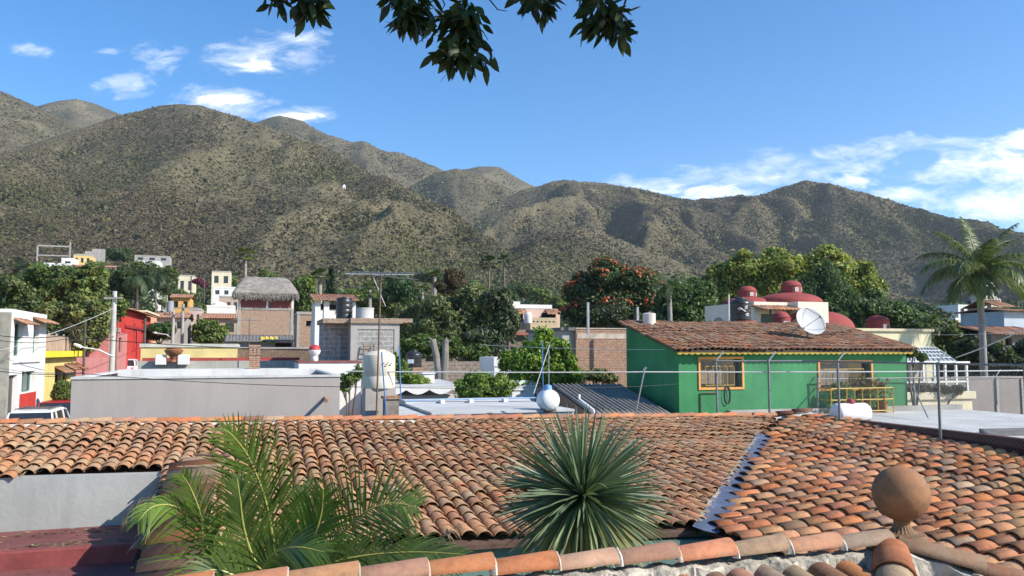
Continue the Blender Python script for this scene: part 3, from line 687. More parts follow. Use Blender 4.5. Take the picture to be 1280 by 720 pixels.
# ball finial
bc_ = at(1126, 617, 5.92); fin = thing('ball_finial', 'round terracotta ball finial on a fluted neck above the roof corner', 'finial', (bc_.x, bc_.y, ZN+.05))
m, nt, bs = nodes('terracotta_ball'); tc = N(nt, 'ShaderNodeTexCoord')
n1 = N(nt, 'ShaderNodeTexNoise', i_Scale=7.0, i_Detail=7.0, i_Roughness=.6); nt.links.new(tc.outputs['Object'], n1.inputs['Vector'])
c = ramp(nt, n1.outputs['Fac'], .3, .7, (.19,.088,.042), (.33,.15,.062))
n2 = N(nt, 'ShaderNodeTexNoise', i_Scale=3.0, i_Detail=6.0, i_Roughness=.65); nt.links.new(tc.outputs['Object'], n2.inputs['Vector'])
c = mixc(nt, c, (.085,.07,.042), ramp(nt, n2.outputs['Fac'], .44, .62, (0,0,0), (.72,.72,.72)))
nt.links.new(c, bs.inputs['Base Color']); bs.inputs['Roughness'].default_value = .8
n3 = N(nt, 'ShaderNodeTexNoise', i_Scale=35.0, i_Detail=5.0); nt.links.new(tc.outputs['Object'], n3.inputs['Vector']); bumpn(nt, n3.outputs['Fac'], .35, .006, bs)
M_BALL = m; R = .196
mb = MB(); mb.lathe(bc_, [(max(.0005, R*math.sin(PI*k/28)), -R*math.cos(PI*k/28)) for k in range(29)], 48); mb.build('ball', M_BALL, fin, smooth=True)
mb = MB(); zb = bc_.z-R
vsx = []; nn = 40
for h, r in ((.02,.056),(-.02,.052),(-.055,.068),(-.088,.105)):
    for k in range(nn): vsx.append((bc_.x+math.cos(2*PI*k/nn)*r*(1+.07*(k%2)), bc_.y+math.sin(2*PI*k/nn)*r*(1+.07*(k%2)), zb+h))
mb.add(vsx, [(i*nn+k, (i+1)*nn+k, (i+1)*nn+(k+1)%nn, i*nn+(k+1)%nn) for i in range(3) for k in range(nn)])
mb.build('neck', M_BALL, fin)
mb = MB(); mb.lathe((bc_.x,bc_.y,zb), [(.10,-.078),(.155,-.085),(.163,-.10),(.163,-.145),(.15,-.16),(.15,-.24)], 32); mb.build('base', M_BALL, fin, smooth=True)
# ------------------------------------------------------------------ brick parapet + patio roof + chain-link fences
ZP = CZ-1.63
pp = thing('parapet_wall', 'dark red brick parapet along the right edge of the orange tile roof', 'wall', (*par(4), 0))
mb = MB(); a_, b_ = par(-.05), par(14); wallseg(mb, b_, a_, 1.0, ZP, ZP, -.18)
mb.build('brickwork', bricks('dark_red_brick', (.085,.03,.025), (.11,.042,.033), (.055,.04,.036), .26, .075, .012, .5, .35), pp)
mb = MB(); c0 = at(868, 520, 20.2); wallseg(mb, (c0.x, c0.y+.25), (CR[0]-.1, CR[1]+.2), 3.5, ZP+.02, ZP+.02, .25)
mb.build('coping', plaster('old_boards', (.12,.095,.08), .95, .35, 6, .5, 25, .3), pp, label='weathered dark coping behind the roof ridge')
pat = thing('patio_house', 'flat-roofed house with pale concrete roof behind the chain-link fence', 'house', (*par(2), 0))
frp = Fr((CR[0]+.2, CR[1]+.05), -G1)                 # u towards camera, v to the right
ZF = ZP-.34
mb = MB(); mb.box(frp, -4.3, 15, .02, 9, ZF-.3, ZF); mb.build('roof', plaster('pale_concrete_roof', (.50,.495,.475), .9, .18, .9, .3, 12, .5, (.36,.35,.33)), pat)
mb = MB(); mb.box(frp, -4.2, 14.8, .1, 8.9, 0, ZF-.302); mb.build('wall', M_CONC, pat)
mb = MB(); mb.box(frp, -4.32, -4.1, .02, 9, ZF+.002, ZF+.16); mb.build('kerb', M_CONC, pat)
ZRAIL = CZ-.27
M_POST = plaster('fence_post_grey', (.20,.21,.21), .6, .2, 5, .1, 30, .3, (.13,.09,.07), .4, .3)
def chain_fence(name, label, pts, posts, zbase, zrail, dirn, mesh_=True, arms=True):
    """pts: plan polyline, posts: plan points"""
    root = thing(name, label, 'fence', (*pts[0], zbase(pts[0]) if callable(zbase) else zbase))
    for i, p in enumerate(posts):
        q = Vector((p[0], p[1], 0)); lean = Vector((random.uniform(-.02,.02), random.uniform(-.02,.02), 0))
        mb = MB(); zb = zbase(p) if callable(zbase) else zbase
        tp = q+lean; mb.tube([(q.x,q.y,zb-.05), (tp.x,tp.y,zrail+.03)], .028, 10)
        o = mb.build('post', M_POST, root, smooth=True)
        if arms:
            mb = MB(); mb.tube([(tp.x,tp.y,zrail+.0), (tp.x+dirn.x*.26, tp.y+dirn.y*.26, zrail+.24)], .02, 6); mb.build('barb_arm', M_IRON, o)
    mb = MB()
    for a, b in zip(pts[:-1], pts[1:]): mb.tube([(a[0],a[1],zrail), (b[0],b[1],zrail)], .021, 8)
    mb.build('top_rail', M_POST, root, smooth=True)
    if mesh_:
        mb = MB(); r = .0016
        for a, b in zip(pts[:-1], pts[1:]):
            a = Vector((a[0],a[1],0)); b = Vector((b[0],b[1],0)); L = (b-a).length; ax = (b-a)/L
            za = (zbase(a) if callable(zbase) else zbase)+.04; zb2 = (zbase(b) if callable(zbase) else zbase)+.04
            H = zrail-min(za, zb2); k = -int(H/.075)
            nrm = Vector((-ax.y, ax.x, 0))
            while k*.075 < L:
                for sg in (1, -1):
                    s0 = k*.075 if sg > 0 else k*.075+H; s1 = s0+sg*H          # bottom s0, top s1
                    t0, t1 = 0.0, 1.0
                    lo, hi = min(s0,s1), max(s0,s1)
                    if hi <= 0 or lo >= L: continue
                    # clip to 0..L and to the sloping base
                    def tt(s): return (s-s0)/(s1-s0)
                    ta, tb = sorted((tt(max(lo,0)), tt(min(hi,L))))
                    def z(t): return (zrail-H)+H*t
                    sm = s0+(s1-s0)*ta; zmin = za+(zb2-za)*sm/L
                    if z(ta) < zmin: ta = min(tb, (zmin-(zrail-H))/H)
                    if tb-ta < .01: continue
                    p0 = a+ax*(s0+(s1-s0)*ta)+Vector((0,0,z(ta)))+nrm*(.004*sg); p1 = a+ax*(s0+(s1-s0)*tb)+Vector((0,0,z(tb)))+nrm*(.004*sg)
                    mb.tube([p0,p1], r, 3, cap=False)
                k += 1
        mb.build('wire_mesh', plaster('galvanised_wire', (.34,.35,.36), .5, .1, 5, 0, 1, 0, None, .5, .5), root)
    return root
def fb(p):
    return min(ZP, max(float(zR2(p[0], p[1])), ZP-.35))
L0 = at(897, 520, 20.4); L1 = (CR[0]-.25, CR[1]+.05)
def at_par(px):
    a = A(px); w = (a*CR[1]-CR[0])/(-RW[0]+a*RW[1]); return par(w)
pts = [(L0.x, L0.y), L1, (par(11)[0]-.12, par(11)[1])]
def onrun(px):
    p, q = Vector(pts[1]), Vector(pts[2]); d = q-p; a = A(px); s = (a*p.y-p.x)/(d.x-a*d.y); r = p+d*s; return (r.x, r.y)
pl = at(962, 520, 20.4)
chain_fence('chain_link_fence', 'chain-link fence with angled barb arms along the tile roof and parapet', pts, [(L0.x,L0.y), (pl.x,pl.y), onrun(1047), onrun(1171), onrun(1279)], fb, ZRAIL, Vector((.8,.25,0)))
q0 = frp.P(-4.15, 1.0, 0); q1 = frp.P(-4.15, 8.6, 0)
def f2(px):
    d = q1-q0; a = A(px); s = (a*q0.y-q0.x)/(d.x-a*d.y); r = q0+d*s; return (r.x, r.y)
chain_fence('chain_link_fence', 'lower chain-link fence on the far edge of the pale flat roof', [f2(1018), f2(1262)], [f2(1020), f2(1141), f2(1243)], ZF+.16, zat(474, 25.3), Vector((.8,.3,0)))
# brace of the second fence
# gas tank on the patio
def gas_tank(px0, px1, py0, py1, Y, label, cap, ex):
    c = at((px0+px1)/2, (py0+py1)/2, Y); r = (py1-py0)/2000*Y; L = (px1-px0)/1000*Y/2
    root = thing('gas_tank', label, 'gas tank', (c.x, c.y, c.z-r), )
    ex = Vector(ex).normalized(); ey = Vector((-ex.y, ex.x, 0)); ez = Vector((0,0,1))
    h = max(.01, L-r*.55); prof = [(.001,-h-r*.55)] + [(r*math.sin(k*PI/12), -h-r*.55*math.cos(k*PI/12)) for k in range(1,7)] + [(r*math.cos(k*PI/12), h+r*.55*math.sin(k*PI/12)) for k in range(0,6)] + [(.001,h+r*.55)]
    mb = MB(); mb.lathe(c, prof, 28, ax=(ey, ez, ex)); mb.build('shell', plaster('white_tank_paint', (.78,.78,.77), .35, .05, 2, 0, 1, .3, (.45,.36,.28), .5), root, smooth=True)
    mb = MB(); mb.lathe(c+ez*(r*.92), [(.001,.14*r/.25),(r*.33,.12*r/.25),(r*.42,.0),(r*.42,-.05)], 16); mb.build('valve_cap', cap, root, smooth=True)
    mb = MB()
    for s in (-1, 1):
        p = c+ex*(h*.7*s); mb = MB(); mb.box(Fr(p.to_2d(), ex), -.03, .03, -r*.6, r*.6, c.z-r-.04, c.z-r*.72); mb.build('cradle', M_RUST, root)
    return root, c, r, ex, ey
gas_tank(1037, 1090, 504, 528, 19.9, 'white gas tank with red valve cap on the pale flat roof', simple('red_cap', (.30,.03,.035), .5), G2)
# folded boards lying at the right
bd = thing('plank_stack', 'dark weathered planks lying on the pale flat roof', 'planks', (*at(1262,531,19).to_2d(), ZF))
frb = Fr(at(1236, 528, 18.6).to_2d(), Vector((1,.15,0)).normalized())
for k in range(5):
    mb = MB(); mb.box(frb, k*.09, 2.6+k*.05, k*.16, k*.16+.14, ZF+.002, ZF+.05+.012*k); mb.build('plank', plaster('grey_plank', (.19,.18,.17), .9, .3, 4, .5, 20, .3), bd)
# leaning brace pole on the patio fence
mb = MB(); mb.tube([at(1141, 482, 24.6), at(1160, 522, 22.5)], .02, 6); tag(mb.build('brace_pole', M_IRON), 'thin steel brace leaning against the far fence of the flat roof', 'pole')
# small weed on the ridge
wp = at(1075, 668, 5.95); nl = 26
ang = RNG.uniform(0, 2*PI, nl); el = RNG.uniform(.2,1.2,nl); ln = RNG.uniform(.05,.11,nl)
d = np.column_stack([np.cos(ang)*np.cos(el), np.sin(ang)*np.cos(el), np.sin(el)])*ln[:,None]; e = np.column_stack([-np.sin(ang), np.cos(ang), 0*ang])*ln[:,None]*.2
b = np.array(wp)[None]+np.zeros((nl,3)); b[:,2] = ZN-.06; V = np.stack([b, b+d*.5+e, b+d, b+d*.5-e],1).reshape(-1,3)
tag(np_mesh('weed', V, np.arange(nl*4).reshape(-1,4), leaf_mat('weed_leaf', (.10,.22,.03)), tint=np.repeat(RNG.uniform(.7,1.3,(nl,1))*np.ones(3),4,0)), 'small green weed growing behind the near ridge caps', 'weed')

# leaf and twig debris caught in the tile channels
nd = 900; a = RNG.uniform(0,1,nd); uu = RNG.uniform(-2,15.5,nd); ww = RNG.uniform(.2,6.8,nd); uu = np.round(uu/.22)*.22+.11+RNG.normal(0,.02,nd)
xy = WA+g2*uu[:,None]-g1*ww[:,None]; kp = inpoly(xy[:,0],xy[:,1],P1); xy = xy[kp]; nd = len(xy)
Pc = np.column_stack([xy, zR1(xy[:,0],xy[:,1])+.085]); ang = RNG.uniform(0,2*PI,nd); ln = RNG.uniform(.012,.04,nd)[:,None]
d = np.column_stack([np.cos(ang),np.sin(ang),RNG.uniform(-.2,.4,nd)])*ln; e = np.column_stack([-np.sin(ang),np.cos(ang),RNG.uniform(-.2,.4,nd)])*ln*.45
V = np.stack([Pc-d,Pc+e,Pc+d,Pc-e],1).reshape(-1,3); o = np_mesh('roof_debris', V, np.arange(nd*4).reshape(-1,4), bpy.data.materials['dry_leaf'], tint=np.repeat(RNG.uniform(.3,1.2,(nd,1))*np.array([.16,.12,.06]),4,0)); o['kind'] = 'stuff'
# ------------------------------------------------------------------ generic building helpers
M_RED = plaster('red_wall', (.50,.045,.035), .85, .12, 1.2, .2, 18, .25)
M_PINK = plaster('pink_wall', (.50,.20,.18), .88, .14, 1.1, .2, 18, .3)
M_YELLOW = plaster('yellow_wall', (.68,.55,.20), .88, .10, 1.0, .2, 18, .25)
M_CREAM = plaster('cream_wall', (.66,.58,.42), .88, .10, 1.0, .2, 18, .25)
M_GREY = plaster('grey_plaster_wall', (.36,.32,.295), .9, .07, .6, .15, 10, .28, (.22,.21,.20))
M_GREEN = plaster('green_wall', (.048,.215,.085), .9, .22, .9, .3, 12, .6, (.05,.13,.07))
M_BRICKO = bricks('orange_brick', (.36,.17,.09), (.28,.12,.07), (.36,.31,.25), .26, .075, .014, .5, .45)
M_BRICKP = bricks('pale_brick', (.40,.25,.16), (.34,.20,.13), (.40,.34,.27), .26, .075, .014, .4, .4)
M_BLOCK = bricks('grey_block', (.30,.30,.29), (.26,.26,.25), (.42,.41,.39), .40, .20, .022, .4, .3)
M_ROOFW = plaster('white_roof_membrane', (.47,.47,.46), .85, .18, .7, .2, 9, .35, (.45,.43,.40))
M_DOOR = plaster('dark_door', (.09,.08,.075), .6, .2, 3, .1, 20, .2)
M_WIN = plaster('window_frame_white', (.6,.6,.58), .5, .06, 3, 0, 1, 0)
M_ORANGE = plaster('orange_frame', (.70,.32,.09), .8, .12, 3, .1, 20, .1)
M_YEL = plaster('yellow_iron', (.42,.28,.03), .5, .12, 5, 0, 1, 0)
M_BLACKP = plaster('black_plastic', (.022,.023,.025), .38, .15, 3, 0, 1, .2, (.08,.075,.07), .5)
M_BLUEPIPE = simple('blue_pipe', (.06,.17,.42), .5)
M_PVC = simple('white_pvc', (.72,.72,.70), .45)
def corr_np(fr, u0, u1, v0, v1, z0, z1, sp=.2, amp=.05, th=.04, sag=0.0, cols=None, seg=5):
    """barrel-tile or corrugated roof sheet: ridges run from (v0,z0) to (v1,z1)"""
    nc = max(2, int((u1-u0)/sp)); per = seg; nu = nc*per+1; nv = max(2, int(math.hypot(v1-v0, z1-z0)/.4)+1)
    U = np.linspace(u0, u1, nu); Vv = np.linspace(v0, v1, nv); ph = np.abs(np.sin((U-u0)/(u1-u0)*nc*PI))
    V = []; T = []
    colr = clay_cols(nc*nv).reshape(nv, nc, 3) if cols is None else (np.array(cols)*RNG.uniform(.8,1.15,(nv,nc,1)))
    for lay in (0, 1):
        for j, v in enumerate(Vv):
            z = z0+(z1-z0)*(v-v0)/((v1-v0) or 1); step = .02 if j % 2 else 0
            for i, u in enumerate(U):
                V.append(tuple(fr.P(u, v, z+ph[i]*amp-lay*th+(.0 if lay else .012*math.sin(i*.9+j*1.7))))); T.append(colr[j, min(i//per, nc-1)])
    g = np.arange(2*nv*nu).reshape(2, nv, nu); f = []
    q = np.stack([g[0,:-1,:-1], g[0,:-1,1:], g[0,1:,1:], g[0,1:,:-1]], -1).reshape(-1,4); q2 = np.stack([g[1,:-1,:-1], g[1,1:,:-1], g[1,1:,1:], g[1,:-1,1:]], -1).reshape(-1,4)
    e = [np.stack([g[1,0,:-1], g[1,0,1:], g[0,0,1:], g[0,0,:-1]], -1), np.stack([g[0,-1,:-1], g[0,-1,1:], g[1,-1,1:], g[1,-1,:-1]], -1), np.stack([g[0,:-1,0], g[0,1:,0], g[1,1:,0], g[1,:-1,0]], -1), np.stack([g[1,:-1,-1], g[1,1:,-1], g[0,1:,-1], g[0,:-1,-1]], -1)]
    return np.array(V), np.concatenate([q, q2]+e), np.array(T)
def facade(mb, fr, u0, u1, z0, z1, ops=(), dep=.14):
    us = sorted({u0, u1, *[min(max(o[k],u0),u1) for o in ops for k in (0,1)]}); zs = sorted({z0, z1, *[min(max(o[k],z0),z1) for o in ops for k in (2,3)]})
    for a, b in zip(us[:-1], us[1:]):
        for c, d in zip(zs[:-1], zs[1:]):
            if any(o[0]-1e-6 <= a and b <= o[1]+1e-6 and o[2]-1e-6 <= c and d <= o[3]+1e-6 for o in ops): continue
            mb.quad(fr.P(a,0,c), fr.P(b,0,c), fr.P(b,0,d), fr.P(a,0,d))
    for a, b, c, d in ops:
        mb.quad(fr.P(a,0,c), fr.P(a,dep,c), fr.P(b,dep,c), fr.P(b,0,c)); mb.quad(fr.P(a,0,d), fr.P(b,0,d), fr.P(b,dep,d), fr.P(a,dep,d))
        mb.quad(fr.P(a,0,c), fr.P(a,0,d), fr.P(a,dep,d), fr.P(a,dep,c)); mb.quad(fr.P(b,0,c), fr.P(b,dep,c), fr.P(b,dep,d), fr.P(b,0,d))
def shell(fr, u0, u1, dep, z0, z1, ops=(), rec=.14, top=True):
    mb = MB(); facade(mb, fr, u0, u1, z0, z1, ops, rec)
    P = fr.P
    mb.quad(P(u0,dep,z0), P(u0,0,z0), P(u0,0,z1), P(u0,dep,z1)); mb.quad(P(u1,0,z0), P(u1,dep,z0), P(u1,dep,z1), P(u1,0,z1)); mb.quad(P(u1,dep,z0), P(u0,dep,z0), P(u0,dep,z1), P(u1,dep,z1))
    if top: mb.quad(P(u0,0,z1), P(u1,0,z1), P(u1,dep,z1), P(u0,dep,z1))
    return mb
def window(fr, op, parent, frame_mat=None, bars=(2,1), name='window', pane=None, rec=.14, fw=.05, proud=0, label=None):
    """frame + muntins as one part, its glazing as sub-part, set at the back of the recess"""
    a, b, c, d = op; mb = MB(); v0 = rec-.05; e = .003
    for q in ((a+e,a+fw,c+e,d-e),(b-fw,b-e,c+e,d-e),(a+fw,b-fw,c+e,c+fw),(a+fw,b-fw,d-fw,d-e)): mb.box(fr, q[0],q[1], v0-.01, rec-.004, q[2], q[3])
    for k in range(1, bars[0]): u = a+(b-a)*k/bars[0]; mb.box(fr, u-.015,u+.015, v0, rec-.006, c+fw, d-fw)
    for k in range(1, bars[1]): z = c+(d-c)*k/bars[1]; mb.box(fr, a+fw,b-fw, v0+.003, rec-.008, z-.015, z+.015)
    o = mb.build(name, frame_mat or M_WIN, parent, label)
    mb = MB(); mb.box(fr, a+.01, b-.01, rec-.006, rec+.02, c+.01, d-.01); mb.build('pane', pane or M_GLASS, o)
    return o
def parapet(fr, u0, u1, v0, v1, z, h=.3, t=.15):
    mb = MB(); mb.box(fr,u0,u1,v0,v0+t,z,z+h); mb.box(fr,u0,u1,v1-t,v1,z,z+h); mb.box(fr,u0,u0+t,v0+t,v1-t,z,z+h); mb.box(fr,u1-t,u1,v0+t,v1-t,z,z+h); return mb
def ground(fr, u=0, v=0): p = fr.P(u, v, 0); return gz(p.x, p.y)-.3
def bthing(name, label, cat_, fr, group=None): return thing(name, label, cat_, (fr.o.x, fr.o.y, gz(fr.o.x, fr.o.y)), group)
def tank_prof(r, h, ribs=0, neck=True):
    pr = [(.001,0),(r*.97,0),(r,h*.03)]
    body = h*(.74 if neck else .96)
    if ribs:
        for k in range(ribs):
            z = h*.06+(body-h*.06)*k/ribs; dz = (body-h*.06)/ribs
            pr += [(r,z+dz*.1),(r,z+dz*.62),(r*.965,z+dz*.7),(r*.965,z+dz*.92)]
    pr += [(r,body)]
    if neck: pr += [(r*.96,h*.80),(r*.72,h*.90),(r*.52,h*.94),(r*.50,h*.985),(r*.3,h),(.001,h)]
    else: pr += [(r*.98,h*.985),(.001,h)]
    return pr
# ------------------------------------------------------------------ grey flat-roofed building behind the ridge
pr_ = at(425, 470, 23.0); fr = Fr((pr_.x, pr_.y)); uL = fr.u_at(91); zt = zat(471, 23.0)
gb = bthing('grey_building', 'long plain grey-walled building with white flat roof behind the tile ridge', 'building', fr)
mb = shell(fr, uL, 0, 9.5, 0, zt, top=False); mb.build('wall', M_GREY, gb)
mb = MB(); mb.box(fr, uL+.16, -.16, .16, 9.3, zt-.35, zt-.22); mb.build('roof', M_ROOFW, gb)
mb = parapet(fr, uL-.02, .02, -.03, 9.5, zt+.001, .06, .2); mb.box(fr, uL+.17, -.17, 6.4, 6.55, zt-.2, zt+.10)
mb.build('parapet', plaster('parapet_white', (.52,.51,.49), .9, .16, 1, .2, 14, .55, (.30,.27,.23)), gb)
mb = MB(); u = fr.u_at(407); z = fr.z_at(500, u); mb.tube([fr.P(u,.05,z+.06), fr.P(u,-.42,z)], .05, 12); mb.build('drain_pipe', plaster('clay_pipe', (.27,.15,.09), .8, .2, 5), gb, smooth=True)
# low ridge-side kerb strip left of the chimney on this roof
ch = at(318, 462, 31.0); frc = Fr(ch.to_2d()); ch_t = thing('brick_chimney', 'square orange brick chimney with open arched top behind the grey building', 'chimney', (ch.x, ch.y, ch.z-1.2))
w = .20; mb = MB(); mb.box(frc, -w, w, 0, .42, ch.z-1.2, zat(444,31)); zc = zat(444,31)
mb.box(frc, -w-.03, w+.03, -.03, .45, zc+.002, zc+.06)
for a in (-w, -.05, w-.10): mb.box(frc, a, a+.10, 0, .1, zc+.062, zc+.30); mb.box(frc, a, a+.10, .32, .42, zc+.062, zc+.30)
mb.box(frc, -w-.02, w+.02, -.02, .44, zc+.302, zc+.40); mb.build('stack', M_BRICKO, ch_t)
# ------------------------------------------------------------------ yellow low house and walls behind it
fr = frame(176, 36.5); u1 = fr.u_at(296); z0 = ground(fr); zt = fr.z_at(434); zr = fr.z_at(451)
yh = bthing('yellow_house', 'low yellow-walled house with mossy white parapet behind the grey building', 'house', fr)
mb = shell(fr, 0, u1, 7, z0, zt); mb.build('wall', plaster('worn_yellow_wall', (.62,.50,.22), .9, .16, 1.2, .25, 12, .45, (.35,.30,.2)), yh)
mb = parapet(fr, -.05, u1+.05, -.06, 7, zt+.002, .16, .3); mb.build('parapet', plaster('mossy_white', (.5,.49,.43), .95, .2, 1.5, .3, 12, .55, (.16,.15,.11)), yh)
mb = MB(); ue = fr.u_at(440); mb.box(fr, fr.u_at(173,-1.7), fr.u_at(372), -1.7, -.02, z0, zr); mb.build('terrace', plaster('mossy_grey', (.40,.38,.33), .95, .2, 1.2, .3, 12, .6, (.14,.13,.1)), yh)
mb = MB(); mb.box(fr, fr.u_at(178,-1.1), fr.u_at(373), -1.1, -.9, zr+.003, zr+.14); mb.build('coping', plaster('red_coping', (.32,.06,.05), .8, .2, 3, .2, 20, .3), yh)
# urn between white piers
ur = at(215, 455, 34.9); fru = Fr(ur.to_2d()); zb = fr.z_at(456,0,-1.7); ut = thing('urn', 'brown terracotta urn standing between two white piers on the terrace', 'urn', (ur.x, ur.y, zb+.12))
mb = MB(); mb.lathe((ur.x,ur.y+.15,zb+.12), [(.001,0),(.16,0),(.12,.10),(.17,.22),(.24,.30),(.30,.33),(.38,.46),(.40,.52),(.30,.56),(.34,.62),(.001,.62)], 20); mb.build('vase', plaster('terracotta_urn', (.30,.13,.07), .8, .25, 5, .2, 20, .3), ut, smooth=True)
pt = thing('garden_pier', 'pair of square white piers flanking the brown urn', 'piers', (ur.x, ur.y, zb))
for a, b in ((-.68,-.25),(.22,.68)):
    mb = MB(); mb.box(fru, a, b, 0, .4, zb, zb+.44); mb.build('pier', M_WHITE, pt, bevel=.02)
# brown weathered wall to the right of it
fr = frame(297, 38); u1 = fr.u_at(404); z0 = ground(fr); zt = fr.z_at(436)
bw = bthing('brown_wall', 'weathered brown brick garden wall right of the low yellow house', 'wall', fr)
mb = MB(); mb.box(fr, 0, u1, 0, .25, z0, zt); mb.build('brickwork', bricks('brown_brick', (.20,.13,.085), (.16,.10,.07), (.22,.18,.14), .28,.08,.015,.5,.6), bw)
mb = MB(); mb.box(fr, -.02, u1+.02, -.03, .28, zt+.002, zt+.08); mb.build('coping', M_CONC, bw)
# white low wall in front of the block house
fr = frame(374, 31); u1 = fr.u_at(452); z0 = ground(fr); zt = fr.z_at(454)
ww = bthing('white_wall', 'low white roof wall with red coping left of the beige water tank', 'wall', fr)
mb = MB(); mb.box(fr, 0, u1, 0, 3.5, z0, zt); mb.build('wall', M_WHITE, ww)
mb = MB(); mb.box(fr, -.02, u1+.02, -.03, 3.4, zt+.002, zt+.07); mb.build('coping', plaster('red_coping2', (.22,.08,.07), .8, .2, 3, .2, 20, .3), ww)
p = at(393, 452, 31.6); po = thing('planter_bust', 'small white planter splashed red standing on the white roof wall', 'planter', (p.x, p.y, zt+.07))
mb = MB(); mb.lathe((p.x,p.y,zt+.07), [(.001,0),(.12,0),(.15,.08),(.13,.2),(.22,.32),(.24,.42),(.2,.46)], 14); mb.build('pot', M_WHITE, po, smooth=True)
mb = MB(); mb.lathe((p.x,p.y,zt+.5), [(.19,-.05),(.23,.02),(.2,.14),(.1,.2),(.001,.22)], 12); mb.build('rim', simple('red_paint', (.42,.03,.03), .6), po, smooth=True)
# ------------------------------------------------------------------ block house
fr = frame(438, 34); uR = fr.u_at(499); z0 = ground(fr); zt = fr.z_at(404)
bh = bthing('block_house', 'unfinished grey concrete-block house with brick roof edge behind the water tank', 'house', fr)
mb = MB(); facade(mb, fr, .28, uR-.22, z0, zt, ()); mb.quad(fr.P(uR-.22,.01,z0), fr.P(uR-.22,3.2,z0), fr.P(uR-.22,3.2,zt), fr.P(uR-.22,.01,zt)); mb.build('block_wall', M_BLOCK, bh)
mb = MB()
for a, b in ((0,.28),(uR-.22,uR)): mb.box(fr, a, b, -.03, .3, z0, zt)
mb.box(fr, .28, uR-.22, -.03, .2, zt-.25, zt); mb.box(fr, .001, .1, .3, 3.4, z0, zt); mb.build('concrete_frame', M_CONC, bh)
ul = fr.u_at(404, 1.0)
mb = MB(); mb.box(fr, ul, .0, 1.0, 3.4, z0, zt-.0); mb.box(fr, ul+.55, ul+.75, .9, .998, z0, zt-.3); mb.build('block_wall', M_BLOCK, bh, label='recessed dark grey block wall on the left')
mb = MB(); mb.box(fr, ul-.1, -.02, .15, 3.45, zt+.003, zt+.2); mb.box(fr, -.02, uR+.12, -.12, 3.45, zt+.003, zt+.22); mb.box(fr, uR+.12, fr.u_at(515,1.5), 1.4, 3.45, zt+.1, zt+.28)
mb.build('roof_slab', bricks('slab_brick', (.30,.19,.13), (.26,.17,.12), (.38,.32,.25), .26, .07, .015, .4, .6), bh)
# ladder-like stool against the wall
lad = thing('wooden_ladder', 'short wooden ladder leaning on the pale block wall', 'ladder', tuple(fr.P(.6,-.25,z0)))
mb = MB()
za, zb = fr.z_at(458), fr.z_at(430)
for u in (.52,.95): mb.tube([fr.P(u,-.5,za-1), fr.P(u+.03,-.12,zb)], .03, 6)
for k in range(6): z = za+(zb-za)*k/5.5; mb.tube([fr.P(.5,-.3+.17*k/5,z), fr.P(1.0,-.3+.17*k/5,z)], .022, 6)
mb.build('ladder_frame', plaster('old_wood', (.20,.14,.09), .9, .3, 5), lad)
# tanks on its roof
c = at(430, 400, 35.2); bt = thing('water_tank', 'ribbed black water tank on the block house roof', 'water tank', (c.x, c.y, zt+.2), 'roof water tanks')
mb = MB(); r = 10/1000*35; mb.lathe((c.x,c.y,zt+.2), tank_prof(r, .96, 4, False), 24); mb.build('body', M_BLACKP, bt, smooth=True)
mb = MB(); mb.lathe((c.x,c.y,zt+1.16), [(.14,0),(.14,.04),(.001,.06)], 14); mb.build('lid', M_BLACKP, bt)
c = at(456, 400, 35.0); bt = thing('water_tank', 'squat pale concrete water tank on the block house roof', 'water tank', (c.x, c.y, zt+.22), 'roof water tanks')
mb = MB(); r = 11/1000*35; h_ = zat(385,35)-zt-.22; mb.lathe((c.x,c.y,zt+.22), [(.001,0),(r,0),(r,h_*.88),(r*1.04,h_*.89),(r*1.04,h_),(r*.9,h_),(r*.88,h_*.8),(.001,h_*.8)], 28); mb.build('body', plaster('cement_tank', (.46,.46,.45), .9, .12, 2, .2, 14, .4), bt, smooth=True)
# ------------------------------------------------------------------ beige tank on pier, antenna mast
c = at(473, 520, 20.6); r = 20/1000*20.6; zb = zat(485,20.6); zt2 = zat(440,20.6)
wt_ = thing('water_tank', 'tall beige plastic water tank with domed lid on a concrete pier', 'water tank', (c.x, c.y, 0), 'roof water tanks')
mb = MB(); H = zt2-zb+.06; mb.lathe((c.x,c.y,zb), [(.001,0),(r*.98,0),(r,.03),(r,H*.30),(r*.985,H*.31),(r*.985,H*.33),(r,H*.34),(r,H*.78),(r*.95,H*.86),(r*.62,H*.95),(r*.4,H*.97),(r*.4,H*1.0),(.001,H*1.01)], 32)
mb.build('body', plaster('beige_plastic', (.58,.53,.43), .5, .05, 2, 0, 1, .2, (.4,.35,.27), .4), wt_, smooth=True)
mb = MB(); mb.box(Fr((c.x,c.y)), -r*.92, r*.92, -r*.8, r*.8, .5, zb-.002); mb.build('pier', plaster('pier_plaster', (.38,.34,.31), .9, .12, 1.5, .2, 12, .3), wt_)
mb = MB(); pts = [c+Vector((math.cos(a)*(r+.004), math.sin(a)*(r+.004), 0)) for a in np.linspace(-1.25,-.55,9)]
for k in range(8):
    z = zb+H*.62+(.03*math.sin(k*2.1)); mb.tube([(pts[k].x,pts[k].y,z),(pts[k+1].x,pts[k+1].y,z+.03*math.sin(k*1.7+1))], .012, 5)
mb.build('script_mark', simple('dark_ink', (.12,.11,.11), .7), wt_)
an = at(474, 520, 19.4); at_t = thing('tv_antenna', 'long-boom rooftop TV antenna on a rusty mast beside the beige tank', 'antenna', (an.x, an.y, 4.2))
ztp = zat(341, 19.4); mb = MB(); mb.tube([(an.x-.08,an.y,4.0), (an.x,an.y,ztp)], .022, 8); mb.build('mast', M_RUST, at_t)
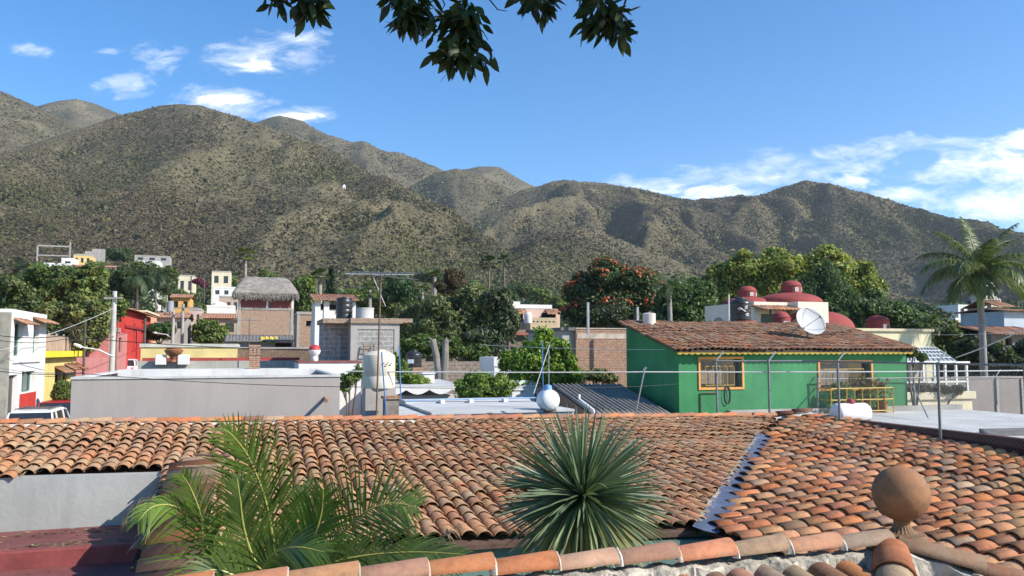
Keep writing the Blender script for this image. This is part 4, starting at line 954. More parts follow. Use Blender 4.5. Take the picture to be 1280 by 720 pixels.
mb = MB(); bx = Vector((.93,.37,.02)).normalized(); o_ = Vector((an.x,an.y,ztp-.04)); mb.tube([o_-bx*.9, o_+bx*.8], .012, 6); mb.build('boom', M_IRON, at_t)
for k in range(11):
    s = -.88+1.62*k/10; L = .50-.022*k; dv = Vector((-bx.y, bx.x, 0)); p = o_+bx*s+Vector((0,0,.02))
    mb = MB(); mb.tube([p-dv*L+bx*L*.55, p, p+dv*L+bx*L*.55], .0085, 5); mb.build('element', M_IRON, at_t)
for k in range(5):
    p = o_+bx*(-.3+.22*k)+Vector((0,0,-.03-.02*k)); mb = MB(); mb.tube([p+Vector((-.35,.1,.05)), p+Vector((.35,-.06,-.015))], .007, 5); mb.build('element', M_IRON, at_t)
mb = MB(); mb.tube([o_+Vector((-.2,0,-.05)), o_+Vector((.12,0,-.78))], .012, 6); mb.build('stay', M_IRON, at_t)
# block stand, blue poles
p = at(489, 518, 19.6); fb_ = Fr(at(481,520,19.6).to_2d()); bs_t = thing('brick_pedestal', 'small weathered brick pedestal beside the blue pole', 'pedestal', (p.x,p.y,3.5))
mb = MB(); zt3 = zat(497,19.6); mb.box(fb_, 0, .34, 0, .34, 3, zt3-.04); mb.build('column', plaster('pedestal_plaster', (.24,.20,.16), .95, .3, 4, .4, 14, .5), bs_t)
mb = MB(); mb.box(fb_, -.04, .38, -.04, .38, zt3-.038, zt3+.03); mb.build('cap', M_BRICKO, bs_t)
for px, y0, y1, Y, lab in ((477,440,522,19.5,'slanting blue conduit pole in front of the beige tank'),(499,433,500,21.3,'upright blue pole right of the beige tank')):
    mb = MB(); a = at(px+(6 if px == 477 else 2), y1, Y); b = at(px, y0, Y); mb.tube([a, b], .017, 8); tag(mb.build('blue_pole', M_BLUEPIPE), lab, 'pole')
# ------------------------------------------------------------------ white flat roof right behind the ridge
fr = frame(540, 20.2); uL = fr.u_at(541); uR = fr.u_at(717); zt = zat(517, 20.6)
wf = bthing('white_roof_house', 'low house with white painted flat roof directly behind the tile ridge', 'house', fr)
mb = shell(fr, uL, uR, 4.6, 0, zt, top=False); mb.build('wall', plaster('grey_white_wall', (.5,.5,.49), .9, .1, 1.4, .2, 14, .4), wf)
mb = MB(); mb.box(fr, uL-.03, uR, -.05, 4.6, zt+.002, zt+.06); mb.build('roof', M_ROOFW, wf)
mb = MB(); mb.box(fr, fr.u_at(502), uL-.04, -.12, 4.5, zt-.14, zt-.02); mb.box(fr, fr.u_at(502), uL-.04, .1, 4.3, 0, zt-.142); mb.build('wing', M_ROOFW, wf)
mb = MB(); mb.hexa([fr.P(u,v,zt+.062) for u,v in ((uL-.03,3.4),(uR,3.4),(uR,4.5),(uL-.03,4.5))], [fr.P(u,v,zt+.14) for u,v in ((uL-.03,3.6),(uR,3.6),(uR,4.3),(uL-.03,4.3))]); mb.build('parapet', M_ROOFW, wf)
mb = MB(); zc = zt+.17
mb.tube([fr.P(fr.u_at(508,3.5),3.5,zc-.02), fr.P(uR+.1,3.3,zc+.0)], .02, 8); mb.build('blue_pipe', plaster('pale_blue_pipe', (.25,.40,.62), .5, .1, 3, 0, 1, 0), wf)
for px in (556, 592, 635):
    u = fr.u_at(px, 3.0); mb = MB(); mb.box(fr, u-.06, u+.06, 3.2, 3.42, zt+.063, zt+.16); mb.build('pipe_clip', M_WHITE, wf)
mb = MB(); u = fr.u_at(612, -.1); mb.tube([fr.P(u-.1,-.1,zt-.05), fr.P(u-.06,-.12,zt+.02), fr.P(u+.06,-.12,zt+.02), fr.P(u+.1,-.1,zt-.05)], .012, 6); mb.build('hook', M_RUST, wf)
mb = MB(); p0, p1, p2 = at(724, 499, 20.0), at(742, 513, 19.6), at(744, 520, 19.5); mb.tube([at(724,494,20.2), p0, p1, p2], .03, 10); tag(mb.build('bent_pipe', M_PVC, smooth=True), 'bent white drain pipe in front of the grey corrugated roof', 'pipe')
# white gas tank with blue cap, end-on
root, c, r, ex, ey = gas_tank(672, 698, 487, 513, 21.2, 'round white gas tank with blue hood on the white flat roof', simple('blue_hood', (.16,.33,.60), .5), (.35,-.93,0))
for px0, px1, y0, y1, m_, lab in ((678,670,427,498,M_BLUEPIPE,'tall blue pole standing behind the round gas tank'),(687,667,431,492,M_PVC,'white rod crossing behind the round gas tank'),(686,686,438,490,M_IRON,'thin grey rod above the round gas tank')):
    mb = MB(); mb.tube([at(px1 if m_ is not M_BLUEPIPE else 679, y1, 21.9), at(px0, y0, 21.9)], .014, 6); tag(mb.build('standing_rod', m_), lab, 'rod')
# scalloped white house
fr = frame(494, 28); uR = fr.u_at(572); z0 = ground(fr); zt = fr.z_at(484)
sh = bthing('scalloped_house', 'white house with scalloped cornice under its pale flat roof', 'house', fr)
mb = shell(fr, 0, uR, 5, z0, zt-.3); mb.build('wall', plaster('shaded_white_wall', (.55,.54,.52), .9, .1, 1, .2, 14, .35), sh)
mb = MB(); mb.hexa([fr.P(u,v,zt) for u,v in ((-.1,-.5),(uR+.1,-.5),(uR+.1,5),(-.1,5))],[fr.P(u,v,zt+.06+(.12 if v>0 else 0)) for u,v in ((-.1,-.5),(uR+.1,-.5),(uR+.1,5),(-.1,5))]); mb.build('roof', M_ROOFW, sh)
mb = MB(); vs_l = []; n = 60
for k in range(n+1):
    u = -.1+(uR+.2)*k/n; dz = .16*abs(math.cos(k/n*PI*3.0)); vs_l += [fr.P(u,-.5,zt-.004), fr.P(u,-.5,zt-.08-dz), fr.P(u,-.44,zt-.004), fr.P(u,-.44,zt-.08-dz)]
mb.add(vs_l, [q for k in range(n) for q in ((4*k,4*k+1,4*k+5,4*k+4),(4*k+2,4*k+6,4*k+7,4*k+3),(4*k+1,4*k+3,4*k+7,4*k+5))]); mb.build('scallop_trim', M_WHITE, sh)
u = fr.u_at(536,1.2); mb = MB(); mb.box(fr, u-.22, u+.22, 1.2, 1.6, zt+.1, zt+.42); mb.hexa([fr.P(u+a,v,zt+.425) for a,v in ((-.27,1.15),(.27,1.15),(.27,1.65),(-.27,1.65))],[fr.P(u+a,v,zt+.47) for a,v in ((-.2,1.2),(.2,1.2),(.2,1.6),(-.2,1.6))]); mb.build('vent_box', M_WHITE, sh)
# black tank, stumps, low brick wall behind
c = at(517, 459, 33); bt = thing('water_tank', 'black water tank with pale sticker among the shrubs', 'water tank', (c.x,c.y,zat(459,33)), 'roof water tanks')
mb = MB(); mb.lathe(c, tank_prof(10/1000*33, .68, 3, True), 22); mb.build('body', M_BLACKP, bt, smooth=True)
mb = MB(); frs = Fr(c.to_2d(), (1,0,0)); mb.box(frs, -.2, .05, -.34, -.31, c.z+.16, c.z+.32); mb.build('sticker', simple('pale_sticker', (.5,.55,.58), .6), bt)
fr = Fr(c.to_2d()); mb = MB(); mb.box(fr, -.35, .35, -.35, .35, ground(fr), c.z-.002); mb.build('stand', M_BRICKO, bt)
for (px0,y0,px1,y1,lab) in ((549,468,541,424,'leaning bare grey tree stump, left of the two'),(555,464,557,424,'upright bare grey tree stump, right of the two')):
    a, b = at(px0,y0,32), at(px1,y1,32); mb = MB(); g0 = gz(a.x,a.y)-.3; mb.tube([(a.x,a.y,g0), a, a.lerp(b,.5)+Vector((.03,0,0)), b], [.22,.17,.14,.12], 9)
    for k in range(3): q = a.lerp(b,.75+.1*k); mb.tube([q, q+Vector((random.uniform(-.25,.25),0,.15))], [.05,.03], 6)
    tag(mb.build('tree_stump', plaster('grey_bark', (.21,.19,.165), .95, .3, 3, .5, 12, .3), smooth=True), lab, 'tree stump')
fr = frame(510, 36); u1 = fr.u_at(622); lw = bthing('garden_wall', 'low crumbling stone garden wall behind the two bare stumps', 'wall', fr)
mb = MB(); mb.box(fr, 0, u1, 0, .3, ground(fr), fr.z_at(452)); mb.build('stonework', bricks('rubble', (.24,.19,.15), (.20,.16,.13), (.30,.26,.22), .35,.16,.03,.6,.5), lw)
# ------------------------------------------------------------------ brick wall building + corrugated roof shed
fr = frame(720, 37); uR = fr.u_at(786); z0 = ground(fr); zt = fr.z_at(411)
bb = bthing('brick_building', 'bare orange brick house end left of the green house', 'house', fr)
mb = shell(fr, 0, uR, 6, z0, zt); mb.build('wall', M_BRICKO, bb)
mb = MB(); mb.box(fr, -.03, uR+.03, -.03, .3, zt+.002, zt+.05); mb.box(fr, .05, uR, -.02, -.004, zt-.45, zt-.2); mb.build('coping', plaster('pale_mortar_cap', (.45,.38,.31), .95, .3, 3, .5, 14, .5), bb)
fr2 = Fr((fr.o.x, fr.o.y)); uL = fr2.u_at(700,.5)
mb = MB(); mb.box(fr2, uL, -.01, .2, 5, z0, zt-.08); mb.build('wall', M_CONC, bb, label='grey rendered wing left of the brick wall')
mb = MB(); mb.box(fr2, uL-.15, -.02, .0, 5, zt-.078, zt+.06); mb.build('roof_slab', plaster('dark_slab', (.16,.155,.15), .9, .2, 2, .2, 14, .4), bb)
for px, y0, y1, lab in ((735,378,410,'taller grey steel post on the brick house wall'),(797,384,412,'shorter thin steel post left of the white roof vent')):
    p = at(px, y1, 36.5); mb = MB(); mb.box(Fr(p.to_2d()), -.05, .05, -.05, .05, p.z-.3, zat(y0,36.5)); tag(mb.build('steel_post', M_IRON), lab, 'post')
# corrugated roof
sh_ = thing('corrugated_shed', 'shed with grey corrugated sheet roof against the green house', 'shed', (*at(765,520,23).to_2d(), 1))
pa, pb, pc, pd = at(745,521,20.8), at(846,521,23.4), at(777,481,27.2), at(690,481,25.8)   # near-left, near-right, far-right, far-left
n = 16; V = []; T = []
for lay in (0,1):
    for j in range(8):
        for i in range(n*6+1):
            s = i/(n*6); t_ = j/7; p = pa.lerp(pb,s).lerp(pd.lerp(pc,s),t_); V.append((p.x,p.y,p.z+.06*math.sin(i/6*2*PI)-.015*lay)); T.append(np.array((.31,.275,.235))*random.uniform(.9,1.1))
nu = n*6+1; g = np.arange(2*8*nu).reshape(2,8,nu); q = np.stack([g[0,:-1,:-1],g[0,:-1,1:],g[0,1:,1:],g[0,1:,:-1]],-1).reshape(-1,4); q2 = np.stack([g[1,:-1,:-1],g[1,1:,:-1],g[1,1:,1:],g[1,:-1,1:]],-1).reshape(-1,4); e = np.stack([g[1,0,:-1],g[1,0,1:],g[0,0,1:],g[0,0,:-1]],-1)
np_mesh('roof', np.array(V), np.concatenate([q,q2,e]), plaster('fibre_cement', (1,1,1), .95, .25, 1.2, .2, 14, .6, (.35,.33,.3), spec=.05, tint=True), sh_, np.array(T), smooth=False)
mb = MB(); dn_ = Vector((0,0,-.06))
mb.hexa([(p.x,p.y,0) for p in (pa,pb,pc,pd)], [pa+dn_,pb+dn_,pc+dn_,pd+dn_]); mb.build('wall', plaster('shed_wall', (.22,.15,.11), .95, .2, 2, .3, 14, .4), sh_)
mb = MB(); mb.tube([at(793,523,20.1), at(806,461,20.1)], .018, 8); mb.tube([at(804,463,20.1), at(808,459,20.1)], .03, 8); tag(mb.build('cable_pole', M_IRON), 'thin leaning steel pole on the tile ridge holding a white cable', 'pole')
# ------------------------------------------------------------------ green house
fr = frame(848, 24.0); uR = fr.u_at(1132); D = fr.v_at(783); zE = fr.z_at(438); zB = zat(406, fr.P(0,D,0).y)
gh = bthing('green_house', 'bright green house with tiled shed roof, orange-framed windows and yellow railing', 'house', fr)
wx = [fr.u_at(q) for q in (874,927,1023,1088)]; wz = [fr.z_at(q) for q in (485,449)]; wz2 = [fr.z_at(q, wx[2]) for q in (486,453)]
ops = [(wx[0]+.02,wx[1]-.02,wz[0],wz[1]), (wx[2]+.02,wx[3]-.02,wz2[0],wz2[1])]
mb = MB(); facade(mb, fr, 0, uR, 0, zE, ops, .22); P = fr.P
mb.add([P(0,D,0),P(0,0,0),P(0,0,zE),P(0,D,zB)], [(0,1,2,3)]); mb.add([P(uR,0,0),P(uR,D,0),P(uR,D,zB),P(uR,0,zE)], [(0,1,2,3)]); mb.quad(P(uR,D,0),P(0,D,0),P(0,D,zB),P(uR,D,zB))
mb.build('wall', M_GREEN, gh)
for (a,b,c,d), nb in ((ops[0],4),(ops[1],6)):
    mb = MB(); f = .075
    for q in ((a-f,a,c-f,d+f),(b,b+f,c-f,d+f),(a,b,c-f,c),(a,b,d,d+f)): mb.box(fr, q[0],q[1],-.035,.06,q[2],q[3])
    wn = mb.build('window', M_ORANGE, gh, bevel=.012)
    mb = MB(); mb.box(fr, a,b,.19,.23,c,d); mb.build('pane', M_GLASS, wn)
    mb = MB(); w_ = (b-a)
    mb.box(fr, a+.12, a+w_*.62, .15,.185, c+.1, d-.05); mb.build('curtain', plaster('old_curtain', (.22,.18,.15), .95, .3, 9, .2, 20, .3), wn)
    mb = MB()
    for k in range(nb+1): u = a+.22+(w_-.44)*k/nb; mb.tube([P(u,.06,c+.06), P(u,.06,d-.22)], .011, 6)
    for z in (c+.06, d-.22): mb.tube([P(a+.22,.06,z), P(b-.22,.06,z)], .012, 6)
    mb.build('window_bars', M_YEL, wn)
# roof tiles
ez = (zB-zE)/D
def zG(x, y): return zE + .09 + ez*((np.asarray(x)-fr.o.x)*G1[0]+(np.asarray(y)-fr.o.y)*G1[1])
PG = [P(u,v,0) for u,v in ((-.25,-.32),(uR+.12,-.32),(uR+.12,D+.05),(-.25,D+.05))]
t = tile_field([(p.x,p.y) for p in PG], fr.o, G1, zG, .2, .32, L=.42, r0=.1, r1=.086, w=[.06,.04,.14,.14,.10,.10,.14,.16,.04,.08], dull=.85, lift=.022, wash=.15)
np_mesh('roof', t[0], t[1], M_TILE3, gh, t[2])
mb = MB(); mb.hexa([P(u,v,float(zG(P(u,v,0).x,P(u,v,0).y))-.075) for u,v in ((-.22,-.28),(uR+.1,-.28),(uR+.1,D),(-.22,D))],[P(u,v,float(zG(P(u,v,0).x,P(u,v,0).y))-.02) for u,v in ((-.22,-.28),(uR+.1,-.28),(uR+.1,D),(-.22,D))]); mb.build('roof_deck', plaster('dark_boards', (.07,.05,.035), .95), gh)
mb = MB(); n = 172; vs_l = []
for k in range(n+1):
    u = -.2+(uR+.25)*k/n; q = P(u,-.27,0); z = float(zG(q.x,q.y)); dz = .03+.045*abs(math.sin(k/4*PI)); vs_l += [P(u,-.27,z-.05), P(u,-.27,z-.075-dz), P(u,-.2,z-.05), P(u,-.2,z-.075-dz)]
mb.add(vs_l, [q for k in range(n) for q in ((4*k,4*k+1,4*k+5,4*k+4),(4*k+2,4*k+6,4*k+7,4*k+3),(4*k+1,4*k+3,4*k+7,4*k+5))])
mb.build('eave_trim', plaster('yellow_trim', (.42,.30,.06), .8, .15, 5), gh, smooth=True)
# yellow iron railing in front of the right window
rl = [fr.u_at(1037,-.7), fr.u_at(1114,-.7)]; z0r, z1r = fr.z_at(515,rl[0],-.7), fr.z_at(486,rl[0],-.7)
mb = MB()
for z in (z0r, (z0r+z1r)/2, z1r): mb.tube([P(rl[0],-.7,z), P(rl[1],-.7,z)], .022, 6); mb.tube([P(rl[0],-.7,z), P(rl[0],-.02,z)], .02, 6); mb.tube([P(rl[1],-.7,z), P(rl[1],-.02,z)], .02, 6)
for k in range(9): u = rl[0]+(rl[1]-rl[0])*k/8; mb.tube([P(u,-.7,z0r-.35), P(u,-.7,z1r)], .02, 6)
mb.build('balcony_railing', M_YEL, gh)
mb = MB(); mb.box(fr, rl[0], rl[1], -.7, -.003, z0r-.45, z0r-.33); mb.build('balcony_floor', M_CONC, gh)
# utility pipe outline on the wall
mb = MB(); ua_, ub_ = fr.u_at(874), fr.u_at(896); za_, zb_ = fr.z_at(520), fr.z_at(492); mb.tube([P(ua_,-.03,za_-.4), P(ua_,-.03,zb_), P(ub_,-.03,zb_)], .018, 6); mb.build('wall_pipe', M_RUST, gh)
mb = MB(); uc = fr.u_at(906); zc = fr.z_at(495)
for k in range(4):
    mb.tube([P(uc+.10*math.cos(a)+.01*k, -.04-.01*k, zc+.27*math.sin(a)) for a in np.linspace(0,2*PI,15)], .007, 5)
mb.build('cable_coil', M_BLACKP, gh)
# vent on the roof's left end
c = P(fr.u_at(812,D-.4), D-.4, 0); zc = zat(408, c.y); vt = thing('roof_vent', 'stubby white cylindrical tank at the green house roof edge', 'tank', (c.x,c.y,zc))
mb = MB(); r = 8/1000*c.y; mb.lathe((c.x,c.y,zc-.25), [(r,0),(r,.68),(r*.8,.70),(.001,.72)], 20); mb.build('body', plaster('stained_white', (.62,.60,.56), .85, .1, 3, .1, 20, .6, (.3,.17,.08)), vt, smooth=True)
mb = MB(); mb.lathe((c.x+.02,c.y,zc+.47), [(.05,0),(.05,.05),(.001,.055)], 10); mb.build('cap', M_RUST, vt)
# black tank on stand
c = P(fr.u_at(927,D+.6), D+.6, 0); zc = zat(402, c.y); bt = thing('water_tank', 'black water tank with white emblem on a stand behind the green house', 'water tank', (c.x,c.y,zc), 'roof water tanks')
r = 12.8/1000*c.y; H = zat(373,c.y)-zc
mb = MB(); mb.lathe((c.x,c.y,zc+.03), tank_prof(r, H, 3, True), 30); mb.build('body', M_BLACKP, bt, smooth=True)
mb = MB()
for k,(a0,a1,z) in enumerate(((-2.1,-1.5,.52),(-2.0,-1.35,.47),(-1.45,-1.15,.60),(-1.45,-1.15,.52),(-1.4,-1.05,.28),(-1.3,-1.0,.22))):
    mb.tube([(c.x+(r+.003)*math.cos(a), c.y+(r+.003)*math.sin(a), zc+H*(z+.05*math.sin((a-a0)/(a1-a0)*PI*(1.6 if k<2 else .6)))) for a in np.linspace(a0,a1,8)], .016, 5)
mb.build('emblem', simple('white_ink', (.75,.75,.75), .6), bt)
mb = MB(); mb.lathe((c.x,c.y,zc-.04), [(.001,0),(r*1.45,0),(r*1.45,.06),(.001,.06)], 24); mb.build('shelf', plaster('red_oxide', (.27,.08,.06), .8, .2, 4), bt)
mb = MB(); mb.box(Fr(c.to_2d()), -.14, .14, -.14, .14, zc-.9, zc-.042); mb.build('stand', plaster('ochre_post', (.40,.29,.17), .9, .2, 4), bt)
mb = MB(); p0 = at(911,404,c.y-.3); mb.tube([p0+Vector((.45,0,-.02)), p0, at(911,368,c.y-.3)], .024, 8); mb.build('vent_pipe', M_PVC, bt)
# satellite dish
c = at(1014, 401, 26.6); rr = 21.5/1000*26.6; dz = Vector((.30,-.80,.42)).normalized(); dx = dz.cross(Vector((0,0,1))).normalized(); dy = dx.cross(dz)
ds = thing('satellite_dish', 'white satellite dish tilted skyward on the green house roof', 'satellite dish', (c.x,c.y+.2,zat(425,26.6)))
mb = MB(); pr = [(max(.001,rr*k/10), -.22*rr*(1-(k/10)**2)) for k in range(11)]; mb.lathe(c, pr+[(rr*1.02,-.005)]+[(max(.001,rr*k/10), -.22*rr*(1-(k/10)**2)-.02) for k in range(10,-1,-1)], 36, ax=(dx*.98,dy*.86,dz)); mb.build('reflector', plaster('dish_white', (.42,.43,.44), .6, .05, 3, 0, 1, .15), ds, smooth=True)
foc = c+dz*rr*.8-dy*rr*.15
mb = MB()
for a in (PI*.5, PI*1.2, PI*1.8): mb.tube([c+dx*rr*math.cos(a)*.97+dy*rr*.84*math.sin(a), foc], .011, 6)
mb.lathe(foc, [(.03,-.06),(.04,0),(.03,.05),(.001,.05)], 10, ax=(dx,dy,dz)); mb.build('feed_arm', M_IRON, ds)
bp = Vector((c.x, c.y+.25, float(zG(c.x,c.y+.25))))
mb = MB(); mb.tube([bp-Vector((0,0,.1)), c-dz*.28], .04, 8); mb.tube([bp+Vector((-.75,.2,0)), c-dz*.22-dx*(-.2)], .018, 6); mb.build('mount', M_IRON, ds)
# ------------------------------------------------------------------ domed house behind the green house
fr = frame(944, 36); P = fr.P; z0 = ground(fr); zt = fr.z_at(377)
M_DOME = plaster('red_dome', (.27,.055,.05), .8, .14, 1.5, .12, 14, .3, (.13,.05,.045)); M_DOMEW = plaster('domed_house_wall', (.72,.66,.54), .9, .08, 1, .15, 16, .25)
dh = bthing('domed_house', 'white house crowned with dark red domes and lanterns behind the green house', 'house', fr)
u1 = fr.u_at(986); vD = fr.v_at(882); mb = shell(fr, 0, u1, vD, z0, zt); mb.build('wall', M_DOMEW, dh)
fr2 = Fr(P(fr.u_at(985,.2),-.6,0).to_2d()); u2 = fr2.u_at(1037); z2 = fr2.z_at(377); mb = shell(fr2, 0, u2, 7, z0, z2); mb.build('wall', M_DOMEW, dh)
def dome(cx_px, Y, rpx, ybase, ytop, name='dome', drum=0, slots=0):
    c = at(cx_px, ybase, Y); r = rpx/1000*Y; h = zat(ytop,Y)-c.z; mb = MB()
    pr = [(r,-.6)] if not drum else [(r,-drum),(r,0)]
    pr += [(max(.001,r*math.cos(k*PI/20)*(1.06 if drum and k == 0 else 1)), h*math.sin(k*PI/20)) for k in range(11)]; mb.lathe(c, pr, 36); o = mb.build(name, M_DOME, dh, smooth=True)
    for s in range(slots):
        a = -1.15+.85*s-.2; q = c+Vector((math.cos(a),math.sin(a),0))*(r+.004); e_ = Vector((-math.sin(a),math.cos(a),0)); mb = MB()
        mb.hexa([q+e_*w-Vector((math.cos(a),math.sin(a),0))*d_+Vector((0,0,-drum*.72)) for w,d_ in ((-.1,0),(.1,0),(.1,.08),(-.1,.08))],[q+e_*w*.9-Vector((math.cos(a),math.sin(a),0))*d_+Vector((0,0,-drum*.2)) for w,d_ in ((-.1,0),(.1,0),(.1,.08),(-.1,.08))]); mb.build('lantern_window', simple('pale_glass', (.45,.45,.42), .3), o)
    return o
dome(986, 38.5, 40, 378, 366); dome(989, 38.5, 12.2, 357.5, 350.5, 'lantern', .42, 3)
dome(934, 38.6, 30, 380, 371); dome(934, 38.6, 11.2, 364, 357.5, 'lantern', .36, 3)
dome(976, 34.6, 10.6, 397, 389, 'lantern', .8, 3); dome(880, 35.5, 10, 412, 402, 'lantern', .3, 0)
dome(1097, 39, 13.5, 401, 394, 'lantern', .9, 2)
c = at(1028, 412, 38); r = 38/1000*38; h = zat(389,38)-c.z
mb = MB(); mb.lathe(c, [(r,-1)]+[(max(.001,r*math.cos(k*PI/24)), h*math.sin(k*PI/24)) for k in range(13)], 40); mb.build('dome', M_DOME, dh, smooth=True, label='broad low red vault right of the satellite dish')
fr3 = Fr(at(1030,412,36.4).to_2d()); zz3 = zat(412,36.4); mb = MB(); mb.box(fr3, .48, .78, .25, .6, zz3-.2, zz3+.32); mb.build('dormer', M_DOMEW, dh)
mb = MB(); 
for (px,Y) in ((1000,36.2),):
    c = at(px, 414, Y); mb.lathe(c, [(.85,-.05),(.85,.05),(.62,.05),(.62,-.05)], 30, ax=(G2,Vector((0,0,1)),G1), a0=0, a1=PI)
mb.build('arch', M_DOME, dh, smooth=True)
t = corr_np(Fr(P(fr.u_at(940),-.95,0).to_2d()), 0, fr.u_at(986)-fr.u_at(940)+.2, 0, 1.6, zat(386.5,35.2), zat(379,36.6), .2, .05)
np_mesh('roof', t[0], t[1], M_TILE2, dh, t[2], label='short tiled porch roof between the domes')
mb = MB(); u_ = fr.u_at(963); mb.box(fr, u_, u_+.1, -.012, -.003, z0, zt-.3); ua_ = fr.u_at(953); 
mb.box(fr, ua_-.02, fr.u_at(968), -.03, -.014, zt-2.1, zt-.55); mb.build('window', plaster('green_frame', (.10,.13,.10), .6), dh)
mb = MB(); c = P(-.005, fr.v_at(899), 0); c.z = zat(411, c.y); mb.lathe(c, [(.001,.03),(.55,.03),(.55,.0)], 28, ax=(G1,Vector((0,0,1)),-G2), a0=-.35, a1=PI+.35); mb.build('round_window', glass_dark('pale_window', (.22,.25,.28), .15), dh)
# long cream wing
fr = frame(1040, 36.5); uR = fr.u_at(1165); z0 = ground(fr); zt = fr.z_at(413.5)
cwg = bthing('cream_house', 'long cream house with flat cornice right of the domes', 'house', fr)
mb = shell(fr, 0, uR, 6, z0, zt); mb.build('wall', plaster('pale_yellow_wall', (.66,.60,.40), .9, .08, 1, .15, 16, .25), cwg)
mb = MB(); mb.box(fr, -.05, uR+.1, -.1, 6.1, zt+.002, zt+.13); mb.build('cornice', plaster('cornice_buff', (.60,.52,.36), .9, .1, 2), cwg)
# ------------------------------------------------------------------ pergola / greenhouse, planter wall, grey wall
fr = frame(1126, 31.5); uR = fr.u_at(1208); z0 = ground(fr); z1 = fr.z_at(455); z2 = zat(434, fr.P(0,2.6,0).y)
pg = bthing('glass_conservatory', 'white-framed conservatory with glazed pitched roof beside the green house', 'conservatory', fr); P = fr.P
mb = MB()
for k in range(7): u = uR*k/6; mb.box(fr, u-.04,u+.04, 0,.08, z0, z1)
mb.box(fr, -.05,uR+.15,-.01,.09,z1+.001,z1+.09); mb.box(fr, 0,uR,.0,.07,z1-.75,z1-.69)
um = uR*.72
ub0, ub1 = fr.u_at(1131, 2.6), fr.u_at(1170, 2.6); uf1 = fr.u_at(1196)
def rp_(a, b): return P((uf1*a)*(1-b)+(ub0+(ub1-ub0)*a)*b, .04+2.56*b, z1+.09+(z2-z1-.09)*b)
for k in range(12): mb.tube([rp_(k/11,0), rp_(k/11,1)], .022, 5)
for b in (0,.25,.5,.75,1): mb.tube([rp_(0,b), rp_(1,b)], .022, 5)
mb.build('frame', plaster('conservatory_white', (.70,.70,.66), .6, .08, 3), pg)
mb = MB(); dzg = Vector((0,0,-.03)); mb.quad(rp_(0,0)+dzg, rp_(1,0)+dzg, rp_(1,1)+dzg, rp_(0,1)+dzg); mb.build('roof_glazing', plaster('milky_glazing', (.34,.36,.37), .25, .15, 2, 0, 1, .4), pg)
for k in range(6):
    if k == 4: continue
    mb = MB(); mb.box(fr, uR*k/6+.05, uR*(k+1)/6-.05, .03, .045, z1-1.6, z1-.76); mb.build('pane', glass_dark('grey_pane', (.28,.28,.28) if k in (2,) else (.12,.13,.13), .2), pg)
mb = MB(); mb.box(fr, .05, uR-.05, 2.0, 2.1, z0, z1); mb.build('back_wall', plaster('back_buff', (.42,.36,.30), .9, .2, 2), pg)
fr = frame(1124, 28.6); uR = fr.u_at(1217); z0 = ground(fr); zt = fr.z_at(491)
plw = bthing('planter_wall', 'cream planter wall with projecting rim below the conservatory', 'planter', fr)
mb = MB(); mb.box(fr, 0, uR-.12, .05, 1.2, z0, zt-.27); mb.build('base', M_CREAM, plw)
mb = MB(); mb.box(fr, -.02, uR, -.03, 1.25, zt-.268, zt); mb.build('rim', M_CREAM, plw, bevel=.015)
fr = frame(1168, 33.5); uR = fr.u_at(1330); z0 = ground(fr); gw = bthing('grey_garden_wall', 'long grey garden wall at the far side of the flat roof', 'wall', fr)
mb = MB(); mb.box(fr, 0, uR, 0, .2, z0, fr.z_at(474)); mb.build('wall', plaster('taupe_wall', (.27,.24,.22), .9, .1, .8, .15, 14, .3), gw)
mb = MB(); mb.box(fr, -.01, uR, -.03, .23, fr.z_at(474)+.002, fr.z_at(474)+.07); mb.build('coping', M_CONC, gw)
for px in (1243, 1275):
    u = fr.u_at(px); mb = MB(); mb.box(fr, u-.08, u+.08, -.06, -.003, z0, fr.z_at(475)); mb.build('pilaster', M_CONC, gw)

# potted plants and clutter on the green house balcony
fr = frame(848, 24.0)
for px, h_, col, lab in ((1050,.9,(.10,.15,.04),'leafy potted plant at the left end of the yellow balcony railing'),(1076,1.15,(.13,.10,.05),'tall potted plant in the middle of the yellow balcony railing'),(1100,1.0,(.20,.10,.05),'brownish dry potted plant at the right end of the yellow railing')):
    u = fr.u_at(px,-.4); z_ = fr.z_at(515,u,-.4)-.02; p_ = fr.P(u,-.4,z_); pt_ = thing('potted_plant', lab, 'potted plant', tuple(p_))
    mb = MB(); mb.lathe(p_, [(.001,0),(.13,0),(.18,.3),(.2,.3),(.2,.34),(.16,.33),(.001,.31)], 16); mb.build('pot', plaster('clay_pot', (.30,.14,.08), .85, .2, 5), pt_, smooth=True)
    n_ = 190; V, Fq, T = [], [], []
    for k in range(n_):
        b = p_+Vector((random.gauss(0,.15),random.gauss(0,.12),.3+random.uniform(0,h_*.7))); az = random.uniform(0,2*PI); el = random.uniform(-.3,1.2); d = Vector((math.cos(az)*math.cos(el),math.sin(az)*math.cos(el),math.sin(el))); sd_ = d.cross(Vector((0,0,1))).normalized(); L = random.uniform(.10,.24); c_ = np.ones(3)*random.uniform(.6,1.4)
        V += [tuple(b),tuple(b+d*L*.5+sd_*L*.22),tuple(b+d*L-Vector((0,0,L*.2))),tuple(b+d*L*.5-sd_*L*.22)]; T += [c_]*4; Fq.append((4*k,4*k+1,4*k+2,4*k+3))
    np_mesh('leaves', np.array(V), np.array(Fq), leaf_mat('pot_leaf_'+str(px), col), pt_, np.array(T))
